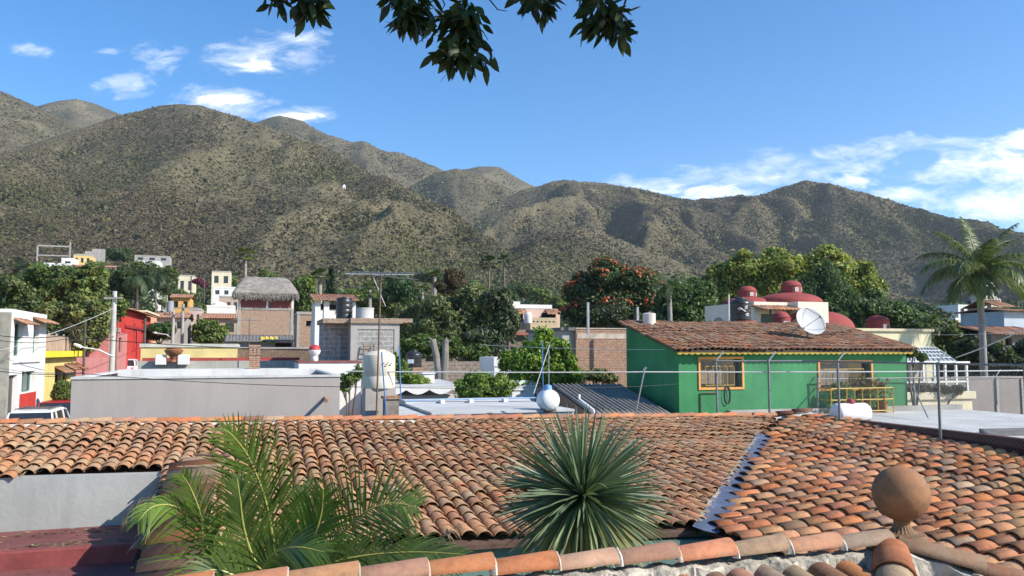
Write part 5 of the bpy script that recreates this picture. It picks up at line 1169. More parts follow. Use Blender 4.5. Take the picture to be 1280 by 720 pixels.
# ------------------------------------------------------------------ street on the left (facades face the street)
frs_ = lambda px, Y: frame(px, Y, G1)             # u away along the street, v to the left (into the house)
fr = frs_(12, 33.0); uE = fr.u_at(57); z0 = gz(fr.o.x, fr.o.y)-.2; P = fr.P
zt = fr.z_at(386); wh = bthing('white_street_house', 'white two-storey street house with dark red base panel and clay window hoods', 'house', fr)
def pxop(fr, x0, x1, y0, y1):
    a, b = fr.u_at(x0), fr.u_at(x1); m_ = (a+b)/2; return (a, b, fr.z_at(y1, m_), fr.z_at(y0, m_))
ops = [pxop(fr,17,28,404,445), pxop(fr,41,48,405,442), pxop(fr,29,45,464,490), (fr.u_at(11.5)+.15, fr.u_at(24), z0, fr.z_at(468, 1.5))]
mb = shell(fr, 0, uE, 8, z0, zt, ops, .25); mb.build('wall', M_WHITE, wh)
for o_ in ops[:3]: window(fr, o_, wh, plaster('teal_window_frame', (.10,.22,.19), .6, .1, 3), (2,1), rec=.25)
mb = MB(); a,b,c,d = ops[3]; mb.box(fr, a+.02, b-.02, .19, .24, c, d-.02); mb.build('door', M_DOOR, wh)
mb = MB(); a,b = fr.u_at(27), fr.u_at(47); mb.box(fr, a, b, -.02, -.003, z0, fr.z_at(491, (a+b)/2)); mb.build('base_panel', M_RED, wh)
for x0,x1,y in ((15,32,402),(39,57,401)):
    a, b = fr.u_at(x0), fr.u_at(x1); z = fr.z_at(y, (a+b)/2)
    t = corr_np(Fr(P(b,-.45,0).to_2d(), -G1), 0, b-a, 0, .45, z-.08, z+.12, .2, .05) if False else corr_np(Fr(P(a,0,0).to_2d(), G1), 0, b-a, -.55, 0, z-.12, z+.10, .2, .05)
    np_mesh('window_hood', t[0], t[1], M_TILE2, wh, t[2])
mb = MB(); mb.box(fr, -.25, -.002, -.02, 8, z0, zt-.15); mb.build('wall', plaster('stone_side', (.30,.28,.23), .95, .3, 2, .5, 10, .4), wh, label='rough grey side wall on the near end')
mb = MB(); zb = fr.z_at(452, 4); mb.tube([P(fr.u_at(16),-.05,zb), P(fr.u_at(50),-.05,zb)], .03, 6); mb.build('conduit', M_PVC, wh)
c1 = fr
# yellow house
fr = Fr(P(uE+.1, .3, 0).to_2d(), G1); P = fr.P; uE = fr.u_at(96); z0 = gz(fr.o.x, fr.o.y)-.2; zt = fr.z_at(447)
yh2 = bthing('yellow_street_house', 'small yellow street house with bright cornice and railed roof terrace', 'house', fr)
ops = [(fr.u_at(53.5), fr.u_at(57), z0, fr.z_at(470)), pxop(fr,70,77,465,488), pxop(fr,80,86,462,482)]
mb = shell(fr, 0, uE, 8, z0, zt, ops, .2); mb.build('wall', M_YELLOW, yh2)
mb = MB(); a,b,c,d = ops[0]; mb.box(fr, a, b, .15, .2, c, d); mb.build('door', plaster('brown_door', (.16,.06,.04), .6, .2, 4), yh2)
for o_ in ops[1:]: window(fr, o_, yh2, M_DOOR, (2,1), rec=.2)
mb = MB(); mb.box(fr, -.05, uE+.6, -.35, .3, zt+.002, zt+.32); mb.build('cornice', plaster('bright_yellow', (.72,.60,.04), .8, .08, 2), yh2)
mb = MB(); 
mb.box(fr, 0, uE, .4, .5, zt+.325, zt+1.15); mb.build('terrace_screen', plaster('clay_screen', (.40,.27,.20), .9, .15, 2), yh2)
for k in range(6): u = uE*k/5; mb = MB(); mb.box(fr, u-.06, u+.06, .33, .398, zt+.325, zt+1.25); mb.build('baluster', M_CONC, yh2)
for x0,x1,y in ((69,80,461),(81,97,457)):
    a, b = fr.u_at(x0), fr.u_at(x1); z = fr.z_at(y, (a+b)/2); t = corr_np(fr, a, b, -.6, 0, z-.2, z+.12, .2, .05); np_mesh('window_hood', t[0], t[1], M_TILE3, yh2, t[2])
# pink wall, red house, orange house behind
fr = Fr(P(uE+.3, .2, 0).to_2d(), G1); P = fr.P; uE = fr.u_at(160); z0 = gz(fr.o.x, fr.o.y)-.2
pk = bthing('pink_street_house', 'salmon pink street house with stepped parapet and small windows', 'house', fr)
um = fr.u_at(137); zt1, zt2 = fr.z_at(447, um*.5), fr.z_at(414, um)
ops = [pxop(fr,140,143,428,447), pxop(fr,150,154,422,440)]
mb = shell(Fr(P(0,0,0).to_2d(),G1), 0, um, 7, z0, zt1); mb.build('wall', M_PINK, pk)
frq = Fr(P(um,.1,0).to_2d(),G1); o2 = [(a-um,b-um,c,d) for a,b,c,d in ops]; mb = shell(frq, 0, uE-um, 7, z0, zt2, o2, .2); mb.build('wall', M_PINK, pk)
for o_ in o2: window(frq, o_, pk, M_DOOR, (1,1), rec=.2)
mb = MB(); mb.box(frq, -.05, (uE-um)*.55, -.1, 7, zt2+.002, zt2+.35); mb.build('parapet', plaster('grey_pink_cap', (.36,.24,.22), .9, .15, 2), pk)
mb = MB(); u = (uE-um)*.35; mb.box(frq, u, u+1.1, .6, 1.6, zt2+.353, zt2+1.7); mb.build('roof_box', M_WHITE, pk)
fr = Fr(P(uE+.2, .3, 0).to_2d(), G1); P = fr.P; uE = fr.u_at(187); z0 = gz(fr.o.x, fr.o.y)-.2; zt = fr.z_at(392, 8)
rh = bthing('red_street_house', 'tall bright red street house with red tile eave', 'house', fr)
ops = [pxop(fr,166,168,405,440), pxop(fr,176,179,402,436)]
mb = shell(fr, 0, uE, 9, z0, zt, ops, .25); mb.build('wall', M_RED, rh)
for o_ in ops: window(fr, o_, rh, M_DOOR, (1,2), rec=.25)
t = corr_np(fr, -.3, uE+.3, -.6, 4, zt+.0, zt+1.0, .25, .06); np_mesh('roof', t[0], t[1], M_TILE2, rh, t[2])
mb = MB(); zb = fr.z_at(412, uE*.4); mb.box(fr, -.05, uE*.9, -.12, -.003, zb, zb+.25); mb.build('string_course', plaster('dark_red', (.30,.03,.03), .8), rh)
fr = Fr(P(uE+.3, .5, 0).to_2d(), G1); P = fr.P; uE = fr.u_at(198); z0 = gz(fr.o.x, fr.o.y)-.2; zt = fr.z_at(394, 8)
ph = bthing('peach_street_house', 'narrow peach-coloured street house just past the red house', 'house', fr)
mb = shell(fr, 0, uE, 9, z0, zt, [(uE*.3,uE*.5,z0,z0+2.6)], .2); mb.build('wall', plaster('peach_wall', (.60,.33,.18), .9, .1, 1), ph)
mb = MB(); mb.box(fr, -.1, uE+.1, -.15, 9, zt+.002, zt+.2); mb.build('cornice', M_CREAM, ph)
# street surface and pavement
def strip(name, label_pts, mat, wid, lift):
    V = []; n = len(label_pts)
    return None
sa = at(118, 438, 20); sb2 = at(222, 438, 170)
d = Vector((sb2.x-sa.x, sb2.y-sa.y, 0)); L = d.length; d.normalize(); nr_ = Vector((d.y, -d.x, 0))
def street(name, o0, o1, mat, dz):
    n = 120; mb = MB(); vs_l = []
    for k in range(n+1):
        p = Vector((sa.x, sa.y, 0)) + d*(-20+(L+120)*k/n)
        for o in np.linspace(o0, o1, 5): q = p+nr_*o; vs_l.append((q.x, q.y, gz(q.x,q.y)+dz+.03))
    mb.add(vs_l, [(i*5+j, i*5+j+1, (i+1)*5+j+1, (i+1)*5+j) for i in range(n) for j in range(4)])
    o = mb.build(name, mat); o['kind'] = 'structure'; return o
street('road', -4.2, 2.6, plaster('cobbled_road', (.14,.13,.12), .95, .25, 1.5, .5, 6, .2), .05)
street('pavement', -6.0, -4.21, plaster('pavement_concrete', (.33,.31,.28), .95, .2, 1.5, .3, 8, .3), .17)
# ------------------------------------------------------------------ cars
M_TYRE = simple('tyre_rubber', (.02,.02,.02), .8); M_CHROME = simple('wheel_metal', (.45,.45,.46), .35, .7)
def car(name, label, p, head, L, Wd, H, paint, wagon=True, rack=False, cat_='car'):
    """p ground point of the centre, head = unit vector of the nose"""
    hx = Vector((head.x, head.y, 0)).normalized(); ry = Vector((-hx.y, hx.x, 0)); g0 = p.z
    root = thing(name, label, cat_, p)
    def Q(x, y, z): q = p + hx*x + ry*y; return Vector((q.x, q.y, g0+z))
    # body cross-sections along x from tail to nose: (x, half width, z bottom, z belt)
    sec = [(-L/2, Wd*.44, .42, .80), (-L/2+.12, Wd*.49, .30, .95), (-L*.2, Wd*.5, .26, .98), (L*.18, Wd*.5, .26, .97), (L*.36, Wd*.485, .28, .90), (L/2-.1, Wd*.46, .34, .78), (L/2, Wd*.40, .42, .62)]
    mb = MB(); vs_l = []
    for x, w, a, b in sec: vs_l += [Q(x,-w,a), Q(x,-w*1.0,(a+b)/2), Q(x,-w*.93,b), Q(x,-w*.5,b+.03), Q(x,w*.5,b+.03), Q(x,w*.93,b), Q(x,w,(a+b)/2), Q(x,w,a)]
    n = len(sec); fs = [(i*8+j, (i+1)*8+j, (i+1)*8+(j+1)%8, i*8+(j+1)%8) for i in range(n-1) for j in range(8)]
    fs += [tuple(range(8)), tuple((n-1)*8+j for j in range(7,-1,-1))]; mb.add(vs_l, fs); mb.build('body', paint, root, smooth=True)
    xr, xr2, xf2, xf = (-L/2+.10, -L/2+.30, L*.08, L*.24) if wagon else (-L*.40, -L*.24, L*.04, L*.22)
    wt, wb = Wd*.40, Wd*.465; zb, zt = .96, H-.07
    mb = MB(); b4 = [Q(xr,-wb,zb),Q(xf,-wb,zb),Q(xf,wb,zb),Q(xr,wb,zb)]; t4 = [Q(xr2,-wt,zt),Q(xf2,-wt,zt),Q(xf2,wt,zt),Q(xr2,wt,zt)]; mb.hexa(b4, t4)
    mb.build('windows', glass_dark('car_glass', (.025,.03,.035), .06), root)
    mb = MB(); e = .012
    mb.hexa([Q(xr2-.03,-wt-.02,zt+.002),Q(xf2+.03,-wt-.02,zt+.002),Q(xf2+.03,wt+.02,zt+.002),Q(xr2-.03,wt+.02,zt+.002)],[Q(xr2+.08,-wt*.86,H),Q(xf2-.08,-wt*.86,H),Q(xf2-.08,wt*.86,H),Q(xr2+.08,wt*.86,H)]); mb.build('roof', paint, root, bevel=.02)
    for s in (-1,1):
        for (x0,x1) in ((xr,xr2),(xf,xf2),((xr*.35+xf*.65),(xr2*.25+xf2*.75)),((xr*.75+xf*.25)+.1,(xr2*.75+xf2*.25))): mb = MB(); mb.tube([Q(x0,s*(wb+.0),zb-.02), Q(x1,s*(wt+.005),zt)], .035, 6); mb.build('pillar', paint, root)
    if rack:
        mb = MB()
        for s in (-1,1): mb.tube([Q(xr2+.2,s*wt*.8,H+.06), Q(xf2-.15,s*wt*.8,H+.06)], .02, 6)
        for k in range(3): x = xr2+.35+k*.55; mb.tube([Q(x,-wt*.8,H+.06), Q(x,wt*.8,H+.06)], .018, 6); 
        mb.build('roof_rack', M_DOOR, root)
    for x in (-L*.31, L*.32):
        for s in (-1,1):
            mb = MB(); c = Q(x, s*(Wd*.5-.10), .33); mb.lathe(c, [(.2,-.1),(.33,-.1),(.34,0),(.33,.1),(.2,.1)], 20, ax=(hx, Vector((0,0,1)), ry*-1)); o = mb.build('wheel', M_TYRE, root, smooth=True)
            mb = MB(); mb.lathe(c+ry*(s*.09), [(.001,.012*s),(.19,.0),(.2,-.02)], 16, ax=(hx, Vector((0,0,1)), ry)); mb.build('rim', M_CHROME, o)
    for s in (-1,1):
        mb = MB(); mb.hexa([Q(-L/2-.015,s*Wd*.30,.68),Q(-L/2+.05,s*Wd*.30,.68),Q(-L/2+.08,s*Wd*.45,.68),Q(-L/2+.0,s*Wd*.44,.68)],[Q(-L/2+.0,s*Wd*.30,.86),Q(-L/2+.06,s*Wd*.30,.86),Q(-L/2+.1,s*Wd*.45,.86),Q(-L/2+.03,s*Wd*.44,.86)]); mb.build('tail_light', simple('tail_light_red', (.35,.02,.02), .3), root)
        mb = MB(); mb.lathe(Q(L/2-.06,s*Wd*.33,.66), [(.001,.07),(.08,.06),(.1,.0)], 12, ax=(ry, Vector((0,0,1)), hx)); mb.build('headlight', simple('headlight_clear', (.6,.6,.6), .2), root)
    mb = MB(); mb.hexa([Q(-L/2-.06,-Wd*.46,.36),Q(-L/2+.06,-Wd*.46,.36),Q(-L/2+.06,Wd*.46,.36),Q(-L/2-.06,Wd*.46,.36)],[Q(-L/2-.06,-Wd*.46,.52),Q(-L/2+.06,-Wd*.46,.52),Q(-L/2+.06,Wd*.46,.52),Q(-L/2-.06,Wd*.46,.52)]); mb.build('bumper', M_DOOR, root, bevel=.02)
    return root
def onground(px, Y): p = at(px, 438, Y); return Vector((p.x, p.y, gz(p.x, p.y)+.09))
Pw = simple('car_white', (.72,.72,.72), .3); Pr = simple('car_red', (.30,.02,.025), .3); Pb = simple('car_black', (.015,.016,.018), .25); Psv = simple('car_silver', (.45,.46,.47), .3, .4)
p = onground(58, 32.0); p.z = zat(511, 31)-1.72
car('parked_car', 'white estate car with black roof rack parked below the white street house', p, G1, 4.6, 1.75, 1.70, Pw, True, True)
p = onground(86, 38); p.z = zat(499.5, 37.5)-1.75
car('parked_car', 'dark red van-like car parked ahead of the white estate car', p, G1, 4.5, 1.75, 1.75, Pr)
p = onground(161, 72); p.z = zat(449, 71)-1.55
car('parked_car', 'small white car parked beside the pink and red street houses', p, G1, 4.2, 1.7, 1.55, Pw)
for px, Y, y, pa_, lab in ((204,100,425,Psv,'silver car in the street behind the round clipped tree'),(223,112,416,Pb,'black car driving up the far street'),(233,150,409,Psv,'pale silver car highest up the far street')):
    p = onground(px, Y); p.z = zat(y, Y)-1.5; car('parked_car', lab, p, G1, 4.2, 1.7, 1.5, pa_, group_ if False else True)
# ------------------------------------------------------------------ poles, lamps, wires
def pole(name, label, px, ytop, Y, r=.13, mat=M_CONC, arms=(), cat_='utility pole'):
    p = at(px, ytop, Y); g0 = gz(p.x, p.y)-.3; root = thing(name, label, cat_, (p.x,p.y,g0))
    mb = MB(); mb.tube([(p.x,p.y,g0),(p.x,p.y,p.z)], [r*1.15,r*.8], 10); mb.build('shaft', mat, root, smooth=True)
    for dz, hw in arms:
        mb = MB(); f = Fr((p.x,p.y), (1,0,0)); mb.box(f, -hw, hw, -.05-r, .05-r, p.z-dz-.05, p.z-dz+.05); mb.build('crossarm', M_CONC, root)
        for s in (-.8,0,.8): mb = MB(); mb.lathe((p.x+s*hw,p.y-r,p.z-dz+.05), [(.04,0),(.05,.06),(.03,.12),(.001,.14)], 8); mb.build('insulator', M_DOOR, root)
    return root, p
root, p = pole('utility_pole', 'tall pale concrete pole left of the red street house', 143.5, 364, 45, .15, plaster('pole_concrete', (.45,.44,.41), .9), ((.4,.5),))
lp = thing('street_lamp', 'street lamp on a curved white arm reaching from the concrete pole', 'street lamp', tuple(at(141,446,44.7)))
mb = MB(); pts = [at(x,y,44.7) for x,y in ((143,446),(135,443),(125,438),(115,436),(107,435),(100,433))]; mb.tube(pts, .045, 8); mb.build('arm', M_PVC, lp, smooth=True)
h0 = at(97,432,44.7); mb = MB(); mb.lathe(h0, [(.001,-.26),(.07,-.2),(.11,0),(.10,.2),(.001,.28)], 14, ax=(Vector((0,0,1)),Vector((0,1,0)),Vector((1,0,-.35)).normalized())); mb.build('lamp_head', M_PVC, lp, smooth=True)
lp2 = thing('street_lamp', 'farther street lamp arm over the round clipped tree', 'street lamp', tuple(at(213,424,74)))
mb = MB(); mb.tube([at(x,y,74) for x,y in ((214,422),(208,418),(202,417.5),(196,416.5))], .05, 6); mb.build('arm', M_PVC, lp2)
mb = MB(); mb.lathe(at(194,416,74), [(.001,-.3),(.12,0),(.001,.3)], 10, ax=(Vector((0,0,1)),Vector((0,1,0)),Vector((1,0,-.1)).normalized())); mb.build('lamp_head', M_PVC, lp2)
for (nm,lab,px,y,Y,r,ar) in (('utility_pole','slim dark pole between yellow and pink street houses',107,398,47,.07,()),('utility_pole','dark pole standing before the red street house wall',181.5,398,60,.11,()),('utility_pole','pale concrete pole, left of the pair up the street',217,389,74,.16,((.3,.9),)),('utility_pole','pale concrete pole with crossarm, right of the pair up the street',229,380,80,.16,((.4,1.6),)),('utility_pole','tall thin pole on the hillside behind the palapa houses',239,345,170,.16,()),('utility_pole','thin pole on hillside left of the beige balcony house',256,342,185,.16,())):
    pole(nm, lab, px, y, Y, r, M_CONC if 'pale' in lab else plaster('dark_pole', (.10,.085,.07), .9, .2, 3), ar)
c = at(213,383,73.6); tr_ = thing('transformer', 'grey pole transformer cans on the pair of street poles', 'transformer', tuple(c))
mb = MB(); mb.lathe(c, [(.001,-.5),(.3,-.5),(.3,.4),(.15,.5),(.001,.5)], 14); mb.build('can', plaster('transformer_grey', (.28,.30,.31), .6), tr_)
c = at(209,350,118); sg = thing('roof_sign', 'blank white square board on a pole over the street trees', 'board', (c.x,c.y,c.z-2)); mb = MB(); mb.box(Fr(c.to_2d()), -.45,.45,0,.12,c.z-.45*1.2,c.z+.5); mb.build('panel', M_WHITE, sg)
mb = MB(); g0 = gz(c.x,c.y); mb.tube([(c.x,c.y+.2,g0-.3),(c.x,c.y+.2,c.z)], .08, 6); mb.build('pole', M_CONC, sg)
def wire(label, pts, r=.012, mat=None, sag=.0, name='cable'):
    P3 = []
    for (a,b) in zip(pts[:-1], pts[1:]):
        a = at(*a); b = at(*b)
        for k in range(10):
            t = k/10; P3.append(a.lerp(b,t)-Vector((0,0,sag*4*t*(1-t))))
    P3.append(at(*pts[-1])); mb = MB(); mb.tube(P3, r, 5); tag(mb.build(name, mat or M_BLACKP), label, 'cable')
M_WWIRE = simple('pale_cable', (.55,.55,.53), .6)
wire('thick pale cable stretched level across the green house front', [(432,464,20.3),(806,465,20.2),(1290,463,21)], .016, M_WWIRE, .02)
wire('lower thin grey cable across the orange trees', [(425,483,21.5),(700,484,21.5),(848,480,24.0)], .007, None, .04)
wire('thin wire high across the brick house to the green house', [(600,431,30),(848,437,24.5)], .008, M_WWIRE, .05)
wire('topmost dark cable crossing the white street house', [(-10,418,30),(75,420,31),(400,438,32)], .016, None, .10)
wire('second dark cable dipping toward the far street poles', [(-10,424,30),(80,424,36),(143,420,45),(217,396,74)], .014, None, .15)
wire('pale cable sloping up past the white street house', [(-10,437,28),(30,428,34),(143,385,45)], .012, M_WWIRE, .1)
wire('lower dark cable along the grey building front', [(-10,458,26),(92,466,20.2),(470,484,20.6)], .008, None, .08)
wire('second low cable across the white street house door', [(-10,463,26),(92,468,24)], .012, None, .05)
wire('grey cable sloping across the dark trees at right', [(1195,447,34),(1290,407,26)], .02, M_WWIRE, .05)
wire('thin cable from the cream house toward the palm', [(1160,418,36),(1290,412,30)], .008, M_WWIRE, .08)
# bird-like dark ceramic ornaments are not built as they read as wires clamps
# ------------------------------------------------------------------ palapa house
fr = frame(296, 78); uR = fr.u_at(366); z0 = ground(fr); P = fr.P; z1 = fr.z_at(387); z2 = fr.z_at(364); zt = fr.z_at(358)
ph_ = bthing('palapa_house', 'brick house topped by a thatched palapa with red parapet panels', 'house', fr); D = 5.5
mb = shell(fr, .0, uR, D, z0, z1); mb.build('wall', M_BRICKP, ph_)
mb = MB()
for u in (0, uR*.5, uR-.22): mb.box(fr, u, u+.22, -.03, .2, z1+.0, zt-.25)
for u in (0, uR-.22): mb.box(fr, u, u+.22, D-.2, D, z1, zt-.25)
mb.build('post', M_WHITE, ph_)
mb = MB(); mb.box(fr, -.02, uR+.02, -.05, .12, z1+.01, z1+.2); mb.box(fr, 0, .28, -.04, -.002, z0, z1); mb.box(fr, uR-.28, uR, -.04, -.002, z0, z1); mb.build('concrete_frame', M_CONC, ph_)
for a, b in ((.24, uR*.5-.02),(uR*.5+.24, uR-.24)):
    mb = MB(); mb.box(fr, a, b, .0, .1, z1+.21, fr.z_at(371)); mb.build('parapet_panel', plaster('brick_red_panel', (.27,.085,.07), .9, .15, 3), ph_)
mb = MB(); mb.box(fr, .25, uR-.25, 1.5, 1.62, z1+.2, zt+.8); mb.build('back_wall', plaster('palapa_shade', (.22,.20,.17), .95), ph_)
# thatch: shaggy hipped sheet
za, zb = fr.z_at(367), fr.z_at(343); n = 60; V = []; T = []; m_ = 12
ring = []
for j in range(m_+1):
    t_ = j/m_
    for k in range(n):
        q = k/n*4; s = q % 1; ed = int(q); U0,U1,V0_,V1_ = -.55, uR+.45, -.8, D+.6; iu = (1.15)*t_; iv = (D/2+.35)*t_
        u, v = [(U0+iu+(U1-U0-2*iu)*s, V0_+iv), (U1-iu, V0_+iv+(V1_-V0_-2*iv)*s), (U1-iu-(U1-U0-2*iu)*s, V1_-iv), (U0+iu, V1_-iv-(V1_-V0_-2*iv)*s)][ed]
        z = za+(zb-za)*t_ + random.uniform(-.04,.04) + .18*math.sin(t_*PI)
        if j == 0: z -= random.uniform(0,.35)
        V.append(tuple(P(u+random.uniform(-.03,.03), v, z))); T.append(np.ones(3)*random.uniform(.75,1.2))
Fq = np.array([(j*n+k, j*n+(k+1)%n, (j+1)*n+(k+1)%n, (j+1)*n+k) for j in range(m_) for k in range(n)])
np_mesh('roof', np.array(V), Fq, plaster('grey_thatch', (.25,.225,.195), 1, .3, 5, .9, 25, .5, (.09,.08,.07), tint=True), ph_, np.array(T))
nb = 700; us = RNG.uniform(-.55, uR+.45, nb); Pc = np.array([tuple(P(u, -.8+RNG.uniform(0,.15), za+RNG.uniform(-.2,.1))) for u in us]); w_ = .04; L_ = RNG.uniform(.2,.6,nb)
ex_ = np.array(G2[:])*w_; dz_ = np.array((0,0,-1.0))[None]*L_[:,None] + RNG.normal(0,.05,(nb,3))
V = np.stack([Pc-ex_, Pc+ex_, Pc+dz_+ex_*.3, Pc+dz_-ex_*.3],1).reshape(-1,3); np_mesh('thatch_fringe', V, np.arange(nb*4).reshape(-1,4), plaster('grey_thatch2', (.22,.20,.17), 1, .3, 5, 0, 1, 0, tint=True), ph_, np.repeat(RNG.uniform(.5,1.2,(nb,1))*np.ones(3),4,0))
# small brick house right of it
fr = frame(371, 58); uR = fr.u_at(405); z0 = ground(fr); zt = fr.z_at(393); P = fr.P
ob = bthing('brick_hut', 'small bare brick hut with one dark window opening beside the palapa house', 'house', fr)
op = pxop(fr, 382, 396, 401, 408); mb = shell(fr, 0, uR, 4.5, z0, zt, [op], .3); mb.build('wall', M_BRICKP, ob)
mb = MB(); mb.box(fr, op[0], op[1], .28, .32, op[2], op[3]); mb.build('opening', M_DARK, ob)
mb = MB(); mb.box(fr, -.06, uR+.06, -.06, 4.5, zt+.002, zt+.2); mb.box(fr, -.03, .15, -.04, -.002, z0, zt); mb.box(fr, uR-.15, uR+.02, -.04, -.002, z0, zt); mb.build('concrete_frame', M_CONC, ob)
# tiled porch house with white pillars
fr = frame(393, 52); uR = fr.u_at(447); z0 = ground(fr); P = fr.P; zf = fr.z_at(401); zt = fr.z_at(376)
po = bthing('porch_house', 'white upper porch with square pillars under a small red tile roof', 'house', fr)
mb = MB(); mb.box(fr, 0, uR, 0, 4, z0, zf); 
for u in (0, fr.u_at(404), uR-.5, fr.u_at(437)-.15): mb.box(fr, u, u+.34, 0, .3, zf, zt)
mb.box(fr, .3, fr.u_at(418), .06, .2, zf+.0, fr.z_at(388)); mb.box(fr, 0, uR, 3.0, 3.2, zf, zt); mb.build('wall', M_WHITE, po)
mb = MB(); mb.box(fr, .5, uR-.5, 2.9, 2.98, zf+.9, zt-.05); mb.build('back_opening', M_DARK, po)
t = corr_np(fr, -.2, uR+.1, -.35, 3.6, zt+.02, fr.z_at(363), .2, .06); np_mesh('roof', t[0], t[1], M_TILE3, po, t[2])
# pink house in the middle distance
fr = frame(627, 88); uR = fr.u_at(700); z0 = ground(fr); P = fr.P; zt = fr.z_at(385)
pkh = bthing('pink_house', 'pale pink two-storey house with white parapet and red awnings', 'house', fr)
ops = [pxop(fr,643,654,391,402), pxop(fr,677,695,391,397)]; mb = shell(fr, 0, uR, 9, z0, zt, ops, .25); mb.build('wall', plaster('pale_pink_wall', (.62,.45,.38), .9, .08, 1), pkh)
for o_ in ops: window(fr, o_, pkh, M_DOOR, (3,1), rec=.25)
mb = MB(); mb.box(fr, -.05, fr.u_at(690), -.05, 8, zt+.002, fr.z_at(380)); mb.box(fr, fr.u_at(627), fr.u_at(650), -.04, 8, fr.z_at(380)+.0, fr.z_at(376.5)); mb.build('parapet', M_WHITE, pkh)
for x0,x1 in ((640,657),(681,699)): 
    a,b = fr.u_at(x0),fr.u_at(x1); z = fr.z_at(389); t = corr_np(fr, a, b, -1.0, 0, z-.3, z+.25, .25, .06); np_mesh('awning', t[0], t[1], M_TILE2, pkh, t[2])
op2 = [(fr.u_at(x),fr.u_at(x+2.6),fr.z_at(403),fr.z_at(400.5)) for x in (664,669,674,679,684,689)]
fq = Fr(P(0,-2.2,0).to_2d()); a, b = fq.u_at(663), fq.u_at(697); mb = shell(fq, a, b, 2.1, z0, fq.z_at(396.5), [(fq.u_at(x),fq.u_at(x+2.4),fq.z_at(402.5),fq.z_at(400.8)) for x in (666,671,676,681,686,691)], .3); mb.build('wall', plaster('tan_wall', (.48,.40,.26), .9, .1, 1), pkh, label='tan lower block with a row of small square holes')
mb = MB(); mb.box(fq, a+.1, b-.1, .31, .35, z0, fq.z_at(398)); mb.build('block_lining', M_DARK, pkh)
fq = Fr(P(0,-4.4,0).to_2d()); mb = MB(); mb.box(fq, fq.u_at(636), fq.u_at(664), 0, 2, z0, fq.z_at(412)); mb.build('wall', plaster('brown_lower', (.24,.16,.13), .9, .15, 1), pkh, label='brown lower front wall')
mb = MB(); mb.box(fq, fq.u_at(636)-.1, fq.u_at(700), -.6, 2, fq.z_at(419), fq.z_at(416)); mb.build('tile_band', plaster('red_band', (.33,.12,.08), .85, .2, 3), pkh)
c = at(660, 400, 85); mb = MB(); mb.lathe((c.x,c.y,zat(404,85)), tank_prof(.42, 1.2, 0, True), 16); tk = thing('water_tank', 'small white water tank between the pink house windows', 'water tank', (c.x,c.y,zat(404,85)), 'roof water tanks'); mb.build('body', M_WHITE, tk, smooth=True)
# pale low houses in the middle trees
def block(name, label, px0, px1, y0, y1, Y, mat, dep=6, roof=None, wins=0, ridge=3, awn=None, group=None, below=True):
    fr = frame(px0, Y); uR = fr.u_at(px1); zt = fr.z_at(y0); z0 = min(ground(fr), fr.z_at(y1)) if below else fr.z_at(y1); t = bthing(name, label, 'house', fr, group)
    zb = fr.z_at(y1); hh = max(.8, (zt-zb))
    ops = [];
    for k in range(wins):
        a = uR*(k+.25)/wins; b = uR*(k+.72)/wins; ops.append((a, b, zb+hh*.35, zb+hh*.78))
    mb = shell(fr, 0, uR, dep, z0, zt, ops, .25); mb.build('wall', mat, t)
    for o_ in ops: window(fr, o_, t, M_DOOR, (2,1), rec=.25)
    if roof == 'tile':
        c_ = corr_np(fr, -.3, uR+.3, -.5, dep*.5, zt+.02, zt+ridge*.35, .28, .07); c2_ = corr_np(fr, -.3, uR+.3, dep+.4, dep*.5, zt+.02, zt+ridge*.35, .28, .07); c_ = cat([c_, c2_]); np_mesh('roof', c_[0], c_[1], M_TILE3 if 'dark' in label or 'bluish' in label else M_TILE2, t, c_[2])
    else:
        mb = parapet(fr, -.03, uR+.03, -.04, dep, zt+.002, .35, .2); mb.build('parapet', M_WHITE if roof == 'white' else M_CONC, t)
    return t
M_WH2 = plaster('distant_white', (.70,.69,.66), .9, .08, .6, 0, 1, .2)
block('apricot_house', 'tiny apricot house peeping through the central trees', 524, 540, 382, 393, 105, plaster('apricot_wall', (.62,.40,.20), .9, .1, 1), 6, None, 1)
block('white_house', 'pale house corner behind the brownish feathery tree', 574, 584, 356, 363, 165, M_WH2, 6, None, 1)
block('cottage', 'whitewashed house end half hidden by the bright orange tree', 618, 640, 458, 480, 30.5, M_WHITE, 2, 'white', 0, 1.2)
block('cottage', 'white low house behind the round white gas tank', 640, 668, 488, 500, 28.5, M_WHITE, 2, 'white', 0, 1.0)
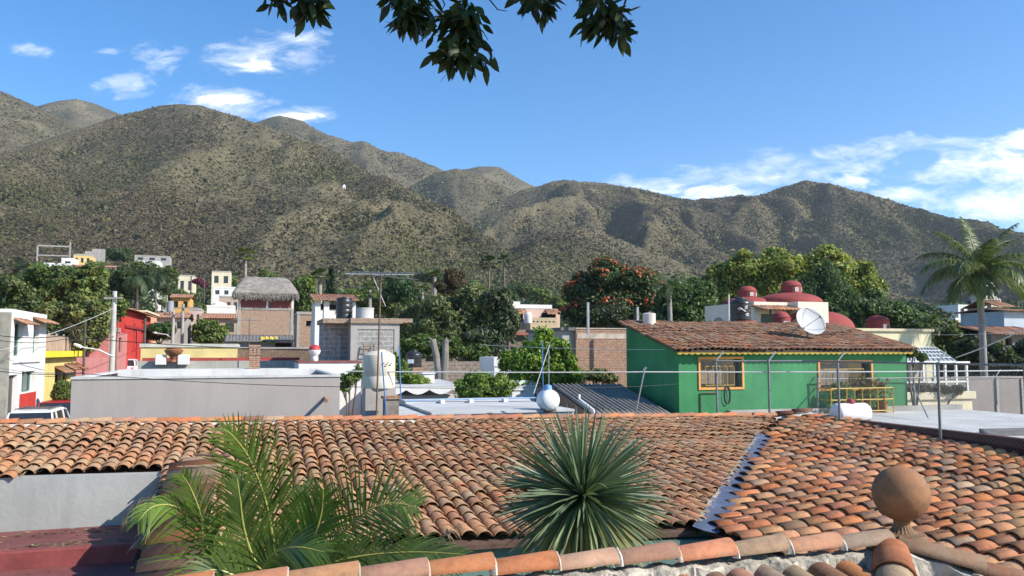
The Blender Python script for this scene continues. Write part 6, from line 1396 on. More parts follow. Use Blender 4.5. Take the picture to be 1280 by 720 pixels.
# ------------------------------------------------------------------ houses up the far street and the hillside
HO = [
 ('hillside_house','tan hillside house with red tile roof, lower left of the far street',183,232,397,418,95,M_CONC,8,'tile',3),
 ('hillside_house','orange tile-roofed house at the bend of the far street',212,236,372,392,125,plaster('orange_wall',(.62,.36,.12),.9,.1,1),7,'tile',2),
 ('hillside_house','cream house with deep loggia under the hill right of the poles',262,286,340,361,215,M_CREAM,8,None,2),
 ('hillside_house','cream terraced house just right of the palm fronds',220,240,345,372,200,M_CREAM,8,None,2),
 ('hillside_house','long white house with three windows behind the palapa',264,298,360,372,185,M_WH2,8,'white',3),
 ('hillside_house','white arched house front below the long white house',257,292,384,400,130,M_WH2,7,'white',0),
 ('hillside_house','brown gabled house left of the palapa house',252,298,398,424,98,plaster('buff_wall',(.42,.32,.23),.9,.12,1),8,'tile',2),
 ('hillside_house','pale narrow house beside the far street poles',235,250,388,410,118,plaster('pale_pink2',(.55,.40,.34),.9,.1,1),7,None,2),
 ('hillside_house','peach house with three floors left of the palapa top',272,297,372,396,150,plaster('dusty_peach',(.46,.34,.27),.9,.1,1),7,None,3),
 ('hillside_house','white cube house highest among the street trees',168,196,327,336,250,M_WH2,8,'white',2),
 ('hillside_house','grey flat-roofed hillside house above the white cube house',164,208,320,327,262,M_CONC,8,None,3),
 ('hillside_house','long low white house on the slope behind the dark palm',50,92,330,345,200,M_WH2,8,'white',2),
 ('hillside_house','yellow hillside house with balcony openings on the left slope',87,109,319,333,212,plaster('butter_wall',(.66,.48,.20),.9,.1,1),7,None,3),
 ('hillside_house','small white box house beside the yellow hillside house',72,88,324,334,205,M_WH2,6,'white',1),
 ('hillside_house','long pinkish terrace house below the yellow hillside house',84,140,333,342,198,plaster('pinkish_wall',(.55,.40,.33),.9,.1,1),7,'tile',4),
]
for nm,lab,x0,x1,y0,y1,Y,m_,dp,rf,w in HO: block(nm, lab, x0, x1, y0, y1, Y, m_, dp, rf, w, 2.2)
# hillside concrete frame (long pale beams)
fr = frame(40, 215); fq = bthing('concrete_frame', 'unfinished pale concrete beam frame standing on the left hillside', 'building frame', fr); uR = fr.u_at(83)
mb = MB(); za, zb = fr.z_at(306), fr.z_at(318); mb.box(fr, 0, uR, 0, .3, za-.35, za); mb.box(fr, 0, uR, .02, .28, zb-.3, zb); mb.box(fr, 0, .35, 0, .3, fr.z_at(335), za); mb.box(fr, uR-.35, uR, -.02, .32, fr.z_at(345), za+1); mb.build('frame', M_CONC, fq)
for k in range(3):
    fr = frame(92+k*9, 235+6*k); st = bthing('terrace_wall', ['lowest','middle','highest'][k]+' grey terrace wall stepping up the left hillside', 'wall', fr); mb = MB(); uR = fr.u_at(112+k*7); zt = fr.z_at(317-3*k); mb.box(fr, 0, uR, 0, 1, zt-4, zt); mb.build('wall', M_CONC, st)
# arched dome of the white chapel-like house
c = at(274, 384, 133); mb = MB(); r = 10/1000*133; mb.lathe(c, [(max(.001,r*math.cos(k*PI/16)), r*.7*math.sin(k*PI/16)) for k in range(9)], 20); tag(mb.build('white_dome', M_WH2, smooth=True), 'small white dome above the arched white house', 'dome')
# tiny shrine on the hill
p = at(430, 250, 760); hz = float(hill_z(np.array([p.x]), np.array([p.y]))[0])
sh2 = thing('hill_shrine', 'tiny white gabled shrine alone on the hillside', 'shrine', (p.x,p.y,hz)); f = Fr((p.x,p.y)); mb = MB(); mb.box(f, -1.5,1.5,0,3,hz-2,hz+3); mb.add([f.P(-1.8,0,hz+3),f.P(1.8,0,hz+3),f.P(0,0,hz+5.2),f.P(-1.8,3,hz+3),f.P(1.8,3,hz+3),f.P(0,3,hz+5.2)],[(0,1,2),(4,3,5),(1,4,5,2),(3,0,2,5)]); mb.build('wall', M_WH2, sh2)
mb = MB(); mb.box(f, -.5,.5,-.05,.2,hz,hz+2); mb.build('door', M_DARK, sh2)
# ------------------------------------------------------------------ right side: church tower, houses
fr = frame(1232, 190); w = fr.u_at(1246); P = fr.P; z0 = ground(fr); ct = bthing('church_tower', 'slim pale church tower with open belfry behind the big palm', 'tower', fr)
zs = [fr.z_at(y) for y in (400,372,358,350)]; M_STONE = plaster('pale_stone', (.56,.50,.40), .9, .12, 1.5, .1, 4, .3)
mb = MB(); mb.box(fr, 0, w, 0, w, z0, zs[1])
for z_ in (zs[1], zs[2]): mb.box(fr, -.25, w+.25, -.25, w+.25, z_, z_+.35)
for s in (0, w-.7):
    for t_ in (0, w-.7): mb.box(fr, s, s+.7, t_, t_+.7, zs[1]+.35, zs[2]); mb.box(fr, s+.15, s+.6, t_+.1, t_+.6, zs[2]+.35, zs[3])
mb.box(fr, .6, w-.6, .6, w-.6, zs[1], zs[2]); mb.build('tower', M_STONE, ct)
mb = MB(); mb.box(fr, w*.35, w*.65, -.12, -.003, fr.z_at(392), fr.z_at(377)); mb.build('window', M_DARK, ct)
c = P(w/2,w/2,zs[3]); mb = MB(); r = w*.5; mb.lathe(c, [(r,-.1),(r,.0),(r*.95,.8),(r*.6,1.6),(r*.2,2.0),(r*.15,2.8),(.001,3.2)], 14); mb.build('dome', M_STONE, ct, smooth=True)
fr2 = frame(1245, 192); w2 = fr2.u_at(1256); mb = MB(); mb.box(fr2, 0, w2, 0, 4, z0, fr2.z_at(380)); mb.build('nave', M_STONE, ct)
for k in range(3):
    u = w2*(k+.5)/3; mb = MB(); mb.lathe(fr2.P(u,.5,fr2.z_at(380)), [(.4,0),(.4,1),(.5,1.1),(.15,2.2-.4*k),(.001,2.4-.4*k)], 8); mb.build('pinnacle', M_STONE, ct)
block('white_house', 'white house with blue-grey roofline left of the palm trunk', 1200, 1221, 383, 396, 150, M_WH2, 7, 'white', 2)
block('distant_house', 'cream house with orange wall beneath the church tower', 1196, 1226, 400, 412, 120, M_CREAM, 7, 'white', 2)
block('distant_house', 'small pale house left of the white palm-side house', 1168, 1196, 394, 404, 155, M_CREAM, 6, 'tile', 2)
block('blue_white_house', 'bluish white house at the right edge under a red tile eave', 1257, 1330, 389, 440, 62, plaster('blue_white_wall',(.45,.50,.56),.9,.1,1), 4, 'tile', 0, .7)
block('dark_tiled_house', 'dark tile-roofed house half hidden by trees, right of the palm trunk', 1240, 1310, 418, 440, 50, plaster('shade_wall',(.22,.19,.16),.9,.15,1), 5, 'tile', 2, 1.6)
block('cupola_house', 'small tiled cupola rising over the dark trees at right', 1248, 1264, 384, 397, 70, plaster('cupola_wall',(.40,.30,.22),.9,.15,1), 3, 'tile', 0, 2.0)
fr = frame(1225, 40); 

# lean-to shed and small antenna in front of the palapa house
fr = frame(282, 62); uR = fr.u_at(366); z0 = ground(fr); ls = bthing('lean_to_shed', 'low grey lean-to with dark opening and yellow tarp below the palapa house', 'shed', fr)
zt = fr.z_at(427); op = (fr.u_at(344), fr.u_at(364), z0, fr.z_at(429, 5)); mb = shell(fr, 0, uR, 3, z0, zt, [op], .3); mb.build('wall', M_CONC, ls)
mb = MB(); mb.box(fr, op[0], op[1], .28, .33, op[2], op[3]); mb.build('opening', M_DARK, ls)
t = corr_np(fr, -.1, uR+.2, -.4, 3.1, zt+.02, zt+.55, .25, .05, cols=(.20,.195,.185)); np_mesh('roof', t[0], t[1], plaster('grey_sheet', (1,1,1), .9, .2, 2, 0, 1, .4, spec=.1, tint=True), ls, t[2])
mb = MB(); a, b = fr.u_at(325), fr.u_at(347); n = 12; vs_l = []
for k in range(n+1):
    u = a+(b-a)*k/n; vs_l += [fr.P(u,-.55,zt-.12+.06*math.sin(k*1.3)), fr.P(u,1.0,zt+.42+.05*math.sin(k*1.9))]
mb.add(vs_l, [(2*k,2*k+2,2*k+3,2*k+1) for k in range(n)]); mb.build('tarp', plaster('yellow_tarp', (.55,.42,.08), .6, .15, 2), ls)
an = at(311, 432, 36); sa_t = thing('tv_antenna', 'small TV antenna standing above the brick chimney before the palapa house', 'antenna', tuple(an)); zt = zat(398, 36)
mb = MB(); mb.tube([(an.x,an.y,an.z-.6),(an.x,an.y,zt)], .018, 6); mb.build('mast', M_RUST, sa_t)
mb = MB(); mb.tube([(an.x-.5,an.y-.1,zt-.08),(an.x+.5,an.y+.1,zt-.08)], .010, 5); mb.build('boom', M_IRON, sa_t)
for k in range(6):
    x = an.x-.45+.18*k; mb = MB(); mb.tube([(x-.16+.01*k,an.y-.42,zt-.07),(x+.16-.01*k,an.y+.42,zt-.07)], .008, 5); mb.build('element', M_IRON, sa_t)
# ------------------------------------------------------------------ trees
def leafset(P, nrm, size, tint, aspect=.5, fold=.25, droop=None):
    """rhombic folded leaves: P (n,3) centres, nrm (n,3) facing, size (n,)"""
    n = len(P); r = RNG.normal(0,1,(n,3)); d = r - nrm*np.sum(r*nrm,1,keepdims=True)
    if droop is not None: d[:,2] -= droop; d = d - nrm*np.sum(d*nrm,1,keepdims=True)
    d /= np.linalg.norm(d,axis=1,keepdims=True)+1e-9; s = np.cross(nrm, d); sz = size[:,None]
    V = np.stack([P-d*sz, P+s*sz*aspect-nrm*sz*fold*.5, P+d*sz, P-s*sz*aspect-nrm*sz*fold*.5],1).reshape(-1,3)
    return V, np.arange(4*n).reshape(-1,4), np.repeat(tint,4,0)
def crown(lobes, n, size, col_var=.45, shell=.55, up=.35, hue=(.25,.12), droop=None, aspect=.55):
    """lobes: list of (cx,cy,cz,rx,ry,rz). leaf clumps spread through the outer part of lumpy lobes"""
    L = np.array(lobes, float); vol = (L[:,3]*L[:,4]+L[:,3]*L[:,5]); k = RNG.choice(len(L), n, p=vol/vol.sum())
    d = RNG.normal(0,1,(n,3)); d /= np.linalg.norm(d,axis=1,keepdims=True)
    # sub-lumps: directions cluster round random knots so that gaps and clumps form
    nk = 38; knots = RNG.normal(0,1,(len(L),nk,3)); knots /= np.linalg.norm(knots,axis=2,keepdims=True)
    pick = RNG.integers(0,nk,n); kn = knots[k,pick]; d = d*.45+kn*.85; d /= np.linalg.norm(d,axis=1,keepdims=True)
    kr = RNG.uniform(.58,1.22,(len(L),nk))[k,pick]
    rad = (shell+(1-shell)*RNG.random(n)**.5)*kr
    off = d*rad[:,None]*L[k,3:6]; P = L[k,:3]+off
    nr = d*.8+RNG.normal(0,.55,(n,3))+np.array((0,0,up)); nr /= np.linalg.norm(nr,axis=1,keepdims=True)
    lump = RNG.uniform(1-col_var,1+col_var,(len(L),nk))[k,pick]
    t = np.ones((n,3))*lump[:,None]*RNG.uniform(.75,1.25,(n,1)); t[:,0] *= 1+RNG.normal(0,hue[0],n)*.6+.25*(lump-1); t[:,2] *= 1+RNG.normal(0,hue[1],n)
    return leafset(P, nr, size*RNG.uniform(.6,1.35,n), np.clip(t,.2,2.2), aspect, .25, droop)
def px_lobes(spec, Y, depth=1.0, zfloor=None):
    """spec: (px,py,rpx,rpy[,dY]) ellipses in the photo -> 3-D lobes at depth Y"""
    out = []
    for q in spec:
        px,py,rx,ry = q[:4]; y = Y+(q[4] if len(q) > 4 else 0); c = at(px,py,y); out.append((c.x,c.y,c.z,rx/1000*y,rx/1000*y*depth,ry/1000*y))
    return out
def tree(name, label, spec, Y, col, n, leaf, trunk_px=None, bark=None, depth=1.0, trans=.3, group=None, cat_='tree', core=True, extra=None, r=None, droop=None, aspect=.5, shell=.4, mat=None):
    lobes = px_lobes(spec, Y, depth); L = np.array(lobes); base_x = at(trunk_px, 438, Y).x if trunk_px else float(np.mean(L[:,0])); g0 = gz(base_x, Y)-.2
    root = thing(name, label, cat_, (base_x, Y, g0), group)
    W_ = L[:,3].max()*2; r = r or max(.08, .035*W_+.05)
    top = Vector((float(np.mean(L[:,0])), float(np.mean(L[:,1])), float(np.mean(L[:,2])))); b = Vector((base_x, Y, g0))
    fork = b.lerp(top, .55); mb = MB(); mb.tube([b-Vector((0,0,.2)), b.lerp(fork,.5)+Vector((random.uniform(-.2,.2)*r*3,0,0)), fork], [r*1.35, r, r*.85], 9)
    for l in lobes:
        c = Vector(l[:3]); m_ = fork.lerp(c,.5)+Vector((0,0,-.12*l[5])); mb.tube([fork, m_, c, c+Vector((random.uniform(-.4,.4)*l[3],random.uniform(-.4,.4)*l[4],.5*l[5]))], [r*.6, r*.4, r*.22, r*.06], 6)
        for k in range(3): e = c+Vector((random.uniform(-.75,.75)*l[3],random.uniform(-.75,.75)*l[4],random.uniform(-.3,.6)*l[5])); mb.tube([m_.lerp(c,.5), e], [r*.25, r*.05], 5)
    mb.build('trunk', bark or M_BARK, root, smooth=True)
    sub = []                                             # smaller boughs break up the outline
    for l in lobes:
        for k in range(5):
            a = random.uniform(0,2*PI); z = random.uniform(-.15,1); q = math.sqrt(max(0,1-z*z)); f = random.uniform(.72,.98); g_ = random.uniform(.26,.46)
            sub.append((l[0]+math.cos(a)*q*l[3]*f, l[1]+math.sin(a)*q*l[4]*f, l[2]+z*l[5]*f, l[3]*g_, l[4]*g_, l[5]*g_))
    if 'clipped' not in name: lobes = [(l[0],l[1],l[2],l[3]*.9,l[4]*.9,l[5]*.88) for l in lobes]+sub
    V, Fc, T = crown(lobes, int(n*3.1), leaf*.54, shell=shell, droop=droop, aspect=aspect)
    np_mesh('crown', V, Fc, mat or leaf_mat(name+'_leaf_%d'%len(_mc), col, trans=trans), root, T)
    if extra: extra(root, lobes)
    return root
DG, MG, BG, OG, LG = (.085,.115,.036), (.13,.175,.045), (.15,.22,.038), (.14,.16,.056), (.18,.20,.042)
# --- left side
tree('street_tree','dense dark green tree crowning the view behind the white street house',[(75,352,38,24),(105,352,30,22),(55,372,32,26),(115,372,26,26)],70,MG,5200,.36,88,depth=.9)
tree('street_tree','paler olive tree leaning over the yellow street house',[(95,395,34,26),(70,408,30,26),(120,402,24,30),(60,425,20,14),(108,425,24,16)],58,(.165,.19,.06),5600,.30,95,depth=.8)
tree('street_tree','dark shadowy tree at the left edge behind the white street house',[(15,368,26,24),(-10,380,30,30),(35,390,24,20),(10,400,26,14)],66,DG,4200,.36,12)
tree('street_tree','dark broad tree behind the red street house',[(160,352,26,24),(135,372,20,24),(185,345,22,18),(205,352,16,20)],115,DG,4600,.5,160)
tree('street_tree','bright green tree tucked behind the concrete pole',[(150,385,10,14),(140,395,10,14)],60,MG,1100,.30,146)
tree('clipped_tree','round clipped ficus tree beside the red street house',[(200,412,17,10),(192,416,11,9),(210,414,10,10)],82,(.06,.12,.022),3600,.20,196,shell=.75)
tree('street_tree','leafy green tree at the kerb right of the street poles',[(262,412,18,12),(250,418,12,11),(275,418,13,10),(262,424,18,8)],76,MG,3600,.27,262)
tree('street_tree','dark bushy tree on the slope beside the cream terraced house',[(232,378,16,12),(245,386,14,12),(222,372,12,12)],150,DG,2400,.55,236)
tree('street_tree','green hedge-like tree behind the round clipped tree',[(196,404,14,7),(214,402,12,7)],98,DG,1300,.36,204)
tree('clipped_shrub','small clipped shrub by the yellow street house door',[(78,484,10,10),(76,492,11,8),(80,494,9,7)],37.5,MG,2400,.11,77,shell=.7,cat_='shrub')
tree('vine','dry tangled vine on the railed terrace of the yellow street house',[(75,420,18,7),(92,415,14,8)],47,(.10,.085,.05),900,.16,80,cat_='vine',shell=.3)
tree('street_tree','magenta flowering bush on the far slope among houses',[(246,352,7,4),(256,357,5,5)],190,(.16,.03,.07),500,.5,250)
# --- around the palapa and middle
tree('bushy_tree','deep green tree just right of the palapa roof',[(378,358,15,16),(385,378,16,18),(370,392,12,14)],95,MG,3400,.40,380)
tree('bushy_tree','shrubby tree between the palapa and the brick hut',[(374,372,8,14),(378,388,9,10)],82,(.07,.11,.03),900,.30,376)
tree('cypress','slim dark cypress left of the TV antenna',[(413,355,5,14),(413,345,3.5,12),(413,366,6,10)],110,(.025,.05,.02),2000,.26,413,shell=.4)
tree('round_tree','compact dark round tree right of the TV antenna',[(497,358,18,14),(490,368,16,14),(508,368,15,14)],120,(.05,.10,.03),4200,.42,497)
tree('bushy_tree','mid green tree behind the block house tanks',[(455,372,22,12),(440,380,18,14),(475,380,22,14),(500,388,18,12)],125,MG,4200,.5,460)
tree('bushy_tree','low green tree behind the block house at right',[(512,400,14,16),(525,392,16,14),(505,415,12,14)],75,OG,2400,.34,515)
tree('feathery_tree','brownish feathery tree standing over the central trees',[(566,346,13,12),(572,360,17,14),(556,364,15,14),(570,376,18,12)],72,(.085,.065,.032),5200,.22,566,droop=.8,aspect=.3)
tree('spreading_tree','big dark spreading tree in the middle behind two stumps',[(548,385,26,20),(590,378,28,24),(615,395,28,26),(560,408,34,22),(600,420,34,22),(530,412,20,18)],60,(.13,.155,.06),9500,.30,580,depth=.8)
tree('spreading_tree','grey-green loose tree hanging toward the white cottage',[(618,375,22,18),(632,400,18,26),(608,425,24,22),(600,448,24,14)],48,(.085,.11,.055),5200,.22,622,droop=.5)
tree('shrub','yellow-green shrubs below the two bare stumps',[(530,432,26,12),(560,436,24,12),(590,440,24,12),(508,440,16,12)],44,(.10,.15,.035),3600,.16,545,cat_='shrub')
tree('shrub','leafy green shrub between the beige tank and black tank',[(505,468,14,14),(522,476,16,8),(496,455,8,14)],29,BG,1700,.11,508,cat_='shrub')
tree('shrub','light green shrub left of the beige water tank',[(437,474,11,12),(447,466,8,10),(432,485,8,7)],24.5,(.11,.17,.05),900,.085,438,cat_='shrub')
tree('orange_tree','bright green citrus tree behind the round white gas tank',[(680,440,30,24),(655,455,30,24),(705,455,22,24),(690,470,32,22),(650,478,22,18),(720,470,10,16)],29,(.16,.25,.035),9500,.13,680,depth=.8,trans=.25)
tree('orange_tree','lower leafy citrus bush left of the round gas tank',[(605,486,24,18),(585,488,18,17),(628,482,16,16),(600,472,16,10)],25.5,(.14,.21,.035),4500,.11,605,depth=.8,trans=.25)
tree('shrub','dry climbing shrub against the brick house wall',[(742,470,18,9),(762,474,14,8),(728,472,10,8)],30,(.12,.14,.05),900,.12,745,cat_='shrub',shell=.2)
# --- flame tree
def blossoms(root, lobes):
    n = 1200; L = np.array(lobes); k = RNG.choice(len(L), n); nk = 16; kn = RNG.normal(0,1,(len(L),nk,3)); kn[...,2] = np.abs(kn[...,2])*.9+.05; kn[...,1] = -np.abs(kn[...,1])*.7; kn /= np.linalg.norm(kn,axis=2,keepdims=True)
    d = kn[k,RNG.integers(0,nk,n)]+RNG.normal(0,.13,(n,3)); d /= np.linalg.norm(d,axis=1,keepdims=True)
    P = L[k,:3]+d*L[k,3:6]*RNG.uniform(.98,1.12,(n,1)); nr = d+RNG.normal(0,.5,(n,3)); nr /= np.linalg.norm(nr,axis=1,keepdims=True)
    V, Fc, T = leafset(P, nr, RNG.uniform(.09,.19,n), RNG.uniform(.7,1.3,(n,1))*np.array((1,1,1)), .7)
    np_mesh('blossom', V, Fc, leaf_mat('flame_blossom', (.40,.09,.032), trans=.15), root, T)
tree('flame_tree','wide dark tree covered with orange-red blossoms left of the green hill tree',[(765,350,36,24),(735,365,28,26),(800,362,32,26),(725,390,20,22),(770,385,44,26),(815,390,22,22)],78,(.065,.10,.036),10500,.33,770,extra=blossoms,depth=.8)
tree('bushy_tree','olive shrubby tree in front of the flame tree base',[(760,395,24,15),(740,402,16,12),(785,402,20,12)],56,(.06,.075,.028),2600,.24,762)
tree('bushy_tree','dark tree between the flame tree and domed house',[(850,372,26,24),(875,375,20,28),(840,395,28,16),(870,400,24,14)],70,(.08,.13,.04),5200,.34,855)
# --- big light green tree
tree('spreading_tree','great light green tree rising behind the red domes',[(930,340,36,24),(975,332,44,22),(1025,338,46,26),(1065,352,36,24),(1090,370,24,24),(905,360,24,26),(960,362,44,26)],82,(.21,.24,.05),14500,.40,990,depth=.8,trans=.25)
tree('weeping_tree','dark weeping tree beside the red domes at the right',[(1010,372,30,34),(1040,368,28,34),(1020,395,36,22)],64,(.07,.12,.045),7000,.26,1022,droop=1.6,aspect=.28,depth=.7)
tree('bushy_tree','shaded green tree behind the cream house wing',[(1085,385,26,18),(1110,395,28,18),(1065,395,22,18),(1135,402,24,18)],68,(.085,.135,.042),5600,.33,1095)
tree('bushy_tree','dark tree masking the far houses left of the palm trunk',[(1165,415,28,22),(1190,425,24,22),(1150,432,26,18),(1180,445,30,14)],52,DG,5200,.27,1170)
tree('bushy_tree','dark shaded tree at the right behind the grey garden wall',[(1230,448,26,22),(1260,455,30,20),(1290,450,26,24),(1215,440,18,20)],42,(.05,.07,.033),5200,.24,1245)
tree('bushy_tree','green tree below the church tower right of the palm',[(1250,398,14,14),(1238,405,12,12),(1262,408,10,10)],85,MG,2000,.4,1248)
tree('bushy_tree','distant green tree left of the church tower',[(1150,392,20,10),(1175,396,18,9),(1130,390,16,10)],140,(.05,.075,.03),2600,.6,1155)
tree('planter_bush','reddish dry plants growing in the cream planter',[(1150,486,16,8),(1175,487,14,7),(1135,486,10,8),(1195,488,10,6)],29.3,(.10,.09,.045),1400,.10,1160,cat_='plant')
tree('creeper','green creeper at the right end of the green house roof',[(1140,441,10,7),(1152,447,8,6),(1130,436,6,5)],27.4,(.09,.13,.035),800,.09,1142,cat_='plant')
# right foot-hill individual trees
for px,py,rx,ry,Y,lab in ((650,362,14,10,230,'green tree on the slope above the pink house, left of the pair'),(676,368,14,10,220,'lighter green tree on the slope above the pink house, right of the pair'),(700,380,12,12,180,'bushy green tree right of the pink house'),(636,372,12,14,150,'bright green tree behind the two thin palms'),(590,362,16,10,260,'far dark tree above the apricot house'),(540,345,18,8,300,'far green tree high on the slope near the antenna tip'),(335,345,10,8,240,'small dark tree on the slope above the palapa'),(280,348,14,8,245,'dark tree left of the hill fan palm'),(150,318,14,8,290,'dark tree high on the slope above the white cube house'),(120,325,12,8,280,'dark pointed tree right of the yellow hillside house')):
    tree('slope_tree', lab, [(px,py,rx,ry),(px+rx*.5,py+ry*.4,rx*.7,ry*.8),(px-rx*.6,py+ry*.3,rx*.7,ry*.8)], Y, random.choice((MG,DG,(.06,.10,.03))), 1500, .0030*Y, px)
# woodland at the hill foot, one far mass
n = 260; V_, F_, T_ = [], [], []; lob = []
pxs = RNG.uniform(-60, 1340, n)
for i in range(n):
    px = pxs[i]; Y = RNG.uniform(230, 470); a = A(px); x = a*Y; z = gz(x, Y); s = RNG.uniform(3.0, 6.5)
    lob.append((x, Y, z+s*.55, s*1.1, s*1.1, s*.75))
V, Fc, T = crown(lob, 42000, 1.15, .4)
T *= np.array((.95,1,.9)); o = np_mesh('hill_foot_woodland', V, Fc, leaf_mat('woodland_leaf', (.058,.085,.030), trans=.15), None, T); o['kind'] = 'stuff'
# town ground-cover greenery between the houses
n = 300; lob = []
for i in range(n):
    Y = RNG.uniform(45, 230); px = RNG.uniform(440, 1300); x = A(px)*Y; s = RNG.uniform(1.0, 2.4)*(1+Y/200)
    lob.append((x, Y, gz(x,Y)+s*.4, s*1.3, s*1.2, s*.8))
V, Fc, T = crown(lob, 42000, .45, .4); o = np_mesh('town_undergrowth', V, Fc, leaf_mat('undergrowth_leaf', (.06,.085,.030), trans=.15), None, T); o['kind'] = 'stuff'
# ------------------------------------------------------------------ palms
def frond_np(pts, n, ll, wid, ang=.9, droop=.35, tint=(1,1,1), up=(0,0,1), taper=.45, fold=.5, jitter=.08, start=.12, sides=(1,-1), segs=3):
    """leaflets along a 3-D rachis polyline"""
    pts = np.array([tuple(p) for p in pts]); seg = np.linalg.norm(np.diff(pts,axis=0),axis=1); cum = np.concatenate([[0],np.cumsum(seg)]); tot = cum[-1]
    V, Fq, T = [], [], []; up = np.array(up, float); b = 0
    for k in range(n):
        t = start+(1-start)*(k+.5)/n; s = t*tot; p = np.array([np.interp(s,cum,pts[:,i]) for i in range(3)]); q = np.array([np.interp(min(tot,s+.02*tot),cum,pts[:,i]) for i in range(3)]); q0 = np.array([np.interp(max(0,s-.02*tot),cum,pts[:,i]) for i in range(3)])
        tg = q-q0; tg /= np.linalg.norm(tg)+1e-9; sd = np.cross(tg, up); sd /= np.linalg.norm(sd)+1e-9; nn = np.cross(sd, tg)
        L = ll*(math.sin(PI*(.16+.80*t))**.7)*(1-.25*t)*random.uniform(.9,1.1)
        for sg in sides:
            a = ang*(1.15-.55*t)+random.gauss(0,jitter); d = tg*math.cos(a)+sd*sg*math.sin(a)+nn*fold*math.sin(a)*.6+np.random.default_rng(k*7+sg+9).normal(0,jitter*.6,3); d /= np.linalg.norm(d)
            ww = np.cross(d, nn); ww /= np.linalg.norm(ww)+1e-9; col = np.array(tint)*random.uniform(.75,1.25)
            for j in range(segs+1):
                u = j/segs; c = p+d*L*u+np.array((0,0,-1))*droop*L*u*u; w = wid*(1-u**1.6)*(.55+.45*min(1,u*6))+.0004
                V += [c-ww*w, c+ww*w]; T += [col,col]
            for j in range(segs): Fq.append((b+2*j,b+2*j+1,b+2*j+3,b+2*j+2))
            b += 2*(segs+1)
    return np.array(V), np.array(Fq), np.array(T)
def arc_frond(c, az, el, L, bend, n=7):
    """rachis leaving c at azimuth/elevation and bending down"""
    p = Vector(c); out = [p.copy()]; e = el
    for k in range(n): p = p+Vector((math.cos(az)*math.cos(e), math.sin(az)*math.cos(e), math.sin(e)))*(L/n); e -= bend/n*(.6+.8*k/n); out.append(p.copy())
    return out
M_PALM = leaf_mat('palm_leaf', (.075,.115,.028), trans=.22, rough=.4, spec=.5); M_PALMD = leaf_mat('palm_leaf_dark', (.04,.065,.024), trans=.15); M_ROYAL = leaf_mat('royal_palm_leaf', (.115,.15,.042), trans=.22, rough=.45)
def far_palm(label, px, py, rpx, Y, nf, mat, trunk_r=.16, fan=False, leaflets=16, trunk_mat=None, droop=.5, group='palms among the houses', name='palm_tree', skirt=False):
    c = at(px, py, Y); g0 = gz(c.x, Y)-.3; root = thing(name, label, 'palm tree', (c.x,Y,g0), group); R_ = rpx/1000*Y
    mb = MB(); mb.tube([(c.x,Y,g0),(c.x+.1,Y,(g0+c.z)/2),(c.x,Y,c.z)], [trunk_r*1.3,trunk_r,trunk_r*.9], 8); mb.build('trunk', trunk_mat or M_PALMBARK, root, smooth=True)
    parts_ = []
    for k in range(nf):
        az = 2*PI*k/nf*1.0+random.uniform(-.3,.3)+k*2.4; el = random.uniform(-.5,1.25)
        if fan:
            d = arc_frond(c, az, el, R_*.55, .25, 3); e = d[-1]; dr = (d[-1]-d[0]).normalized(); sd = dr.cross(Vector((0,0,1))).normalized()
            V = []; Fq = []; col = random.uniform(.7,1.3)
            for j in range(9):
                a = (j-4)*.30; t_ = dr*math.cos(a)+sd*math.sin(a); w = sd*math.cos(a)*.07*R_-dr*math.sin(a)*.07*R_; tip = e+t_*R_*.55-Vector((0,0,.12*R_)); m_ = e+t_*R_*.3; V += [tuple(e),tuple(m_+w),tuple(tip),tuple(m_-w)]; Fq.append((4*j,4*j+1,4*j+2,4*j+3))
            w = sd*.012*R_; b = len(V); V += [tuple(d[0]-w),tuple(d[0]+w),tuple(e+w),tuple(e-w)]; Fq.append((b,b+1,b+2,b+3))
            parts_.append((np.array(V),np.array(Fq),np.ones((len(V),3))*col))
        else:
            pts = arc_frond(c, az, el, R_*random.uniform(.9,1.2), droop+1.2, 6); parts_.append(frond_np(pts, leaflets, R_*.34, R_*.020, .95, droop, np.ones(3)*random.uniform(.75,1.25), segs=2))
    V, Fq, T = cat(parts_); np_mesh('crown', V, Fq, mat, root, T)
    if skirt:
        ps = [];
        for k in range(14):
            pts = arc_frond(c-Vector((0,0,.3*R_)), random.uniform(0,2*PI), -1.0, R_*.6, .5, 3); ps.append(frond_np(pts, 7, R_*.25, R_*.03, .7, .6, np.ones(3)*random.uniform(.7,1.2), segs=1))
        V, Fq, T = cat(ps); np_mesh('dead_skirt', V, Fq, leaf_mat('dead_frond', (.17,.13,.085), trans=.05), root, T)
    return root
far_palm('dark feather palm at the left edge behind the big street tree', 27, 338, 30, 75, 22, M_PALMD, .2, False, 18)
far_palm('drooping feather palm above the round clipped tree, right of the pair', 195, 345, 24, 105, 22, M_PALMD, .14, False, 18, droop=.8, trunk_mat=plaster('palm_bark_dark', (.17,.13,.10)))
far_palm('drooping feather palm above the red street house, left of the pair', 172, 346, 26, 98, 22, M_PALMD, .14, False, 18, droop=.8, trunk_mat=plaster('palm_bark_dark', (.17,.13,.10)))
far_palm('lone yellow-green fan palm on the slope above the palapa', 307, 318, 13, 135, 26, leaf_mat('fan_leaf_yellow', (.13,.16,.045)), .25, True, skirt=True)
far_palm('shaggy fan palm beside the slim cypress', 400, 345, 12, 100, 24, leaf_mat('fan_leaf', (.075,.11,.035)), .25, True, skirt=True)
far_palm('fan palm peeping behind the antenna mast', 462, 362, 12, 105, 22, leaf_mat('fan_leaf', (.075,.11,.035)), .25, True, skirt=True)
far_palm('fan palm left of the brownish feathery tree', 543, 346, 11, 95, 22, leaf_mat('fan_leaf', (.075,.11,.035)), .25, True, skirt=True)
far_palm('fan palm low between the round tree and central trees', 528, 362, 9, 110, 20, leaf_mat('fan_leaf', (.075,.11,.035)), .22, True, skirt=True)
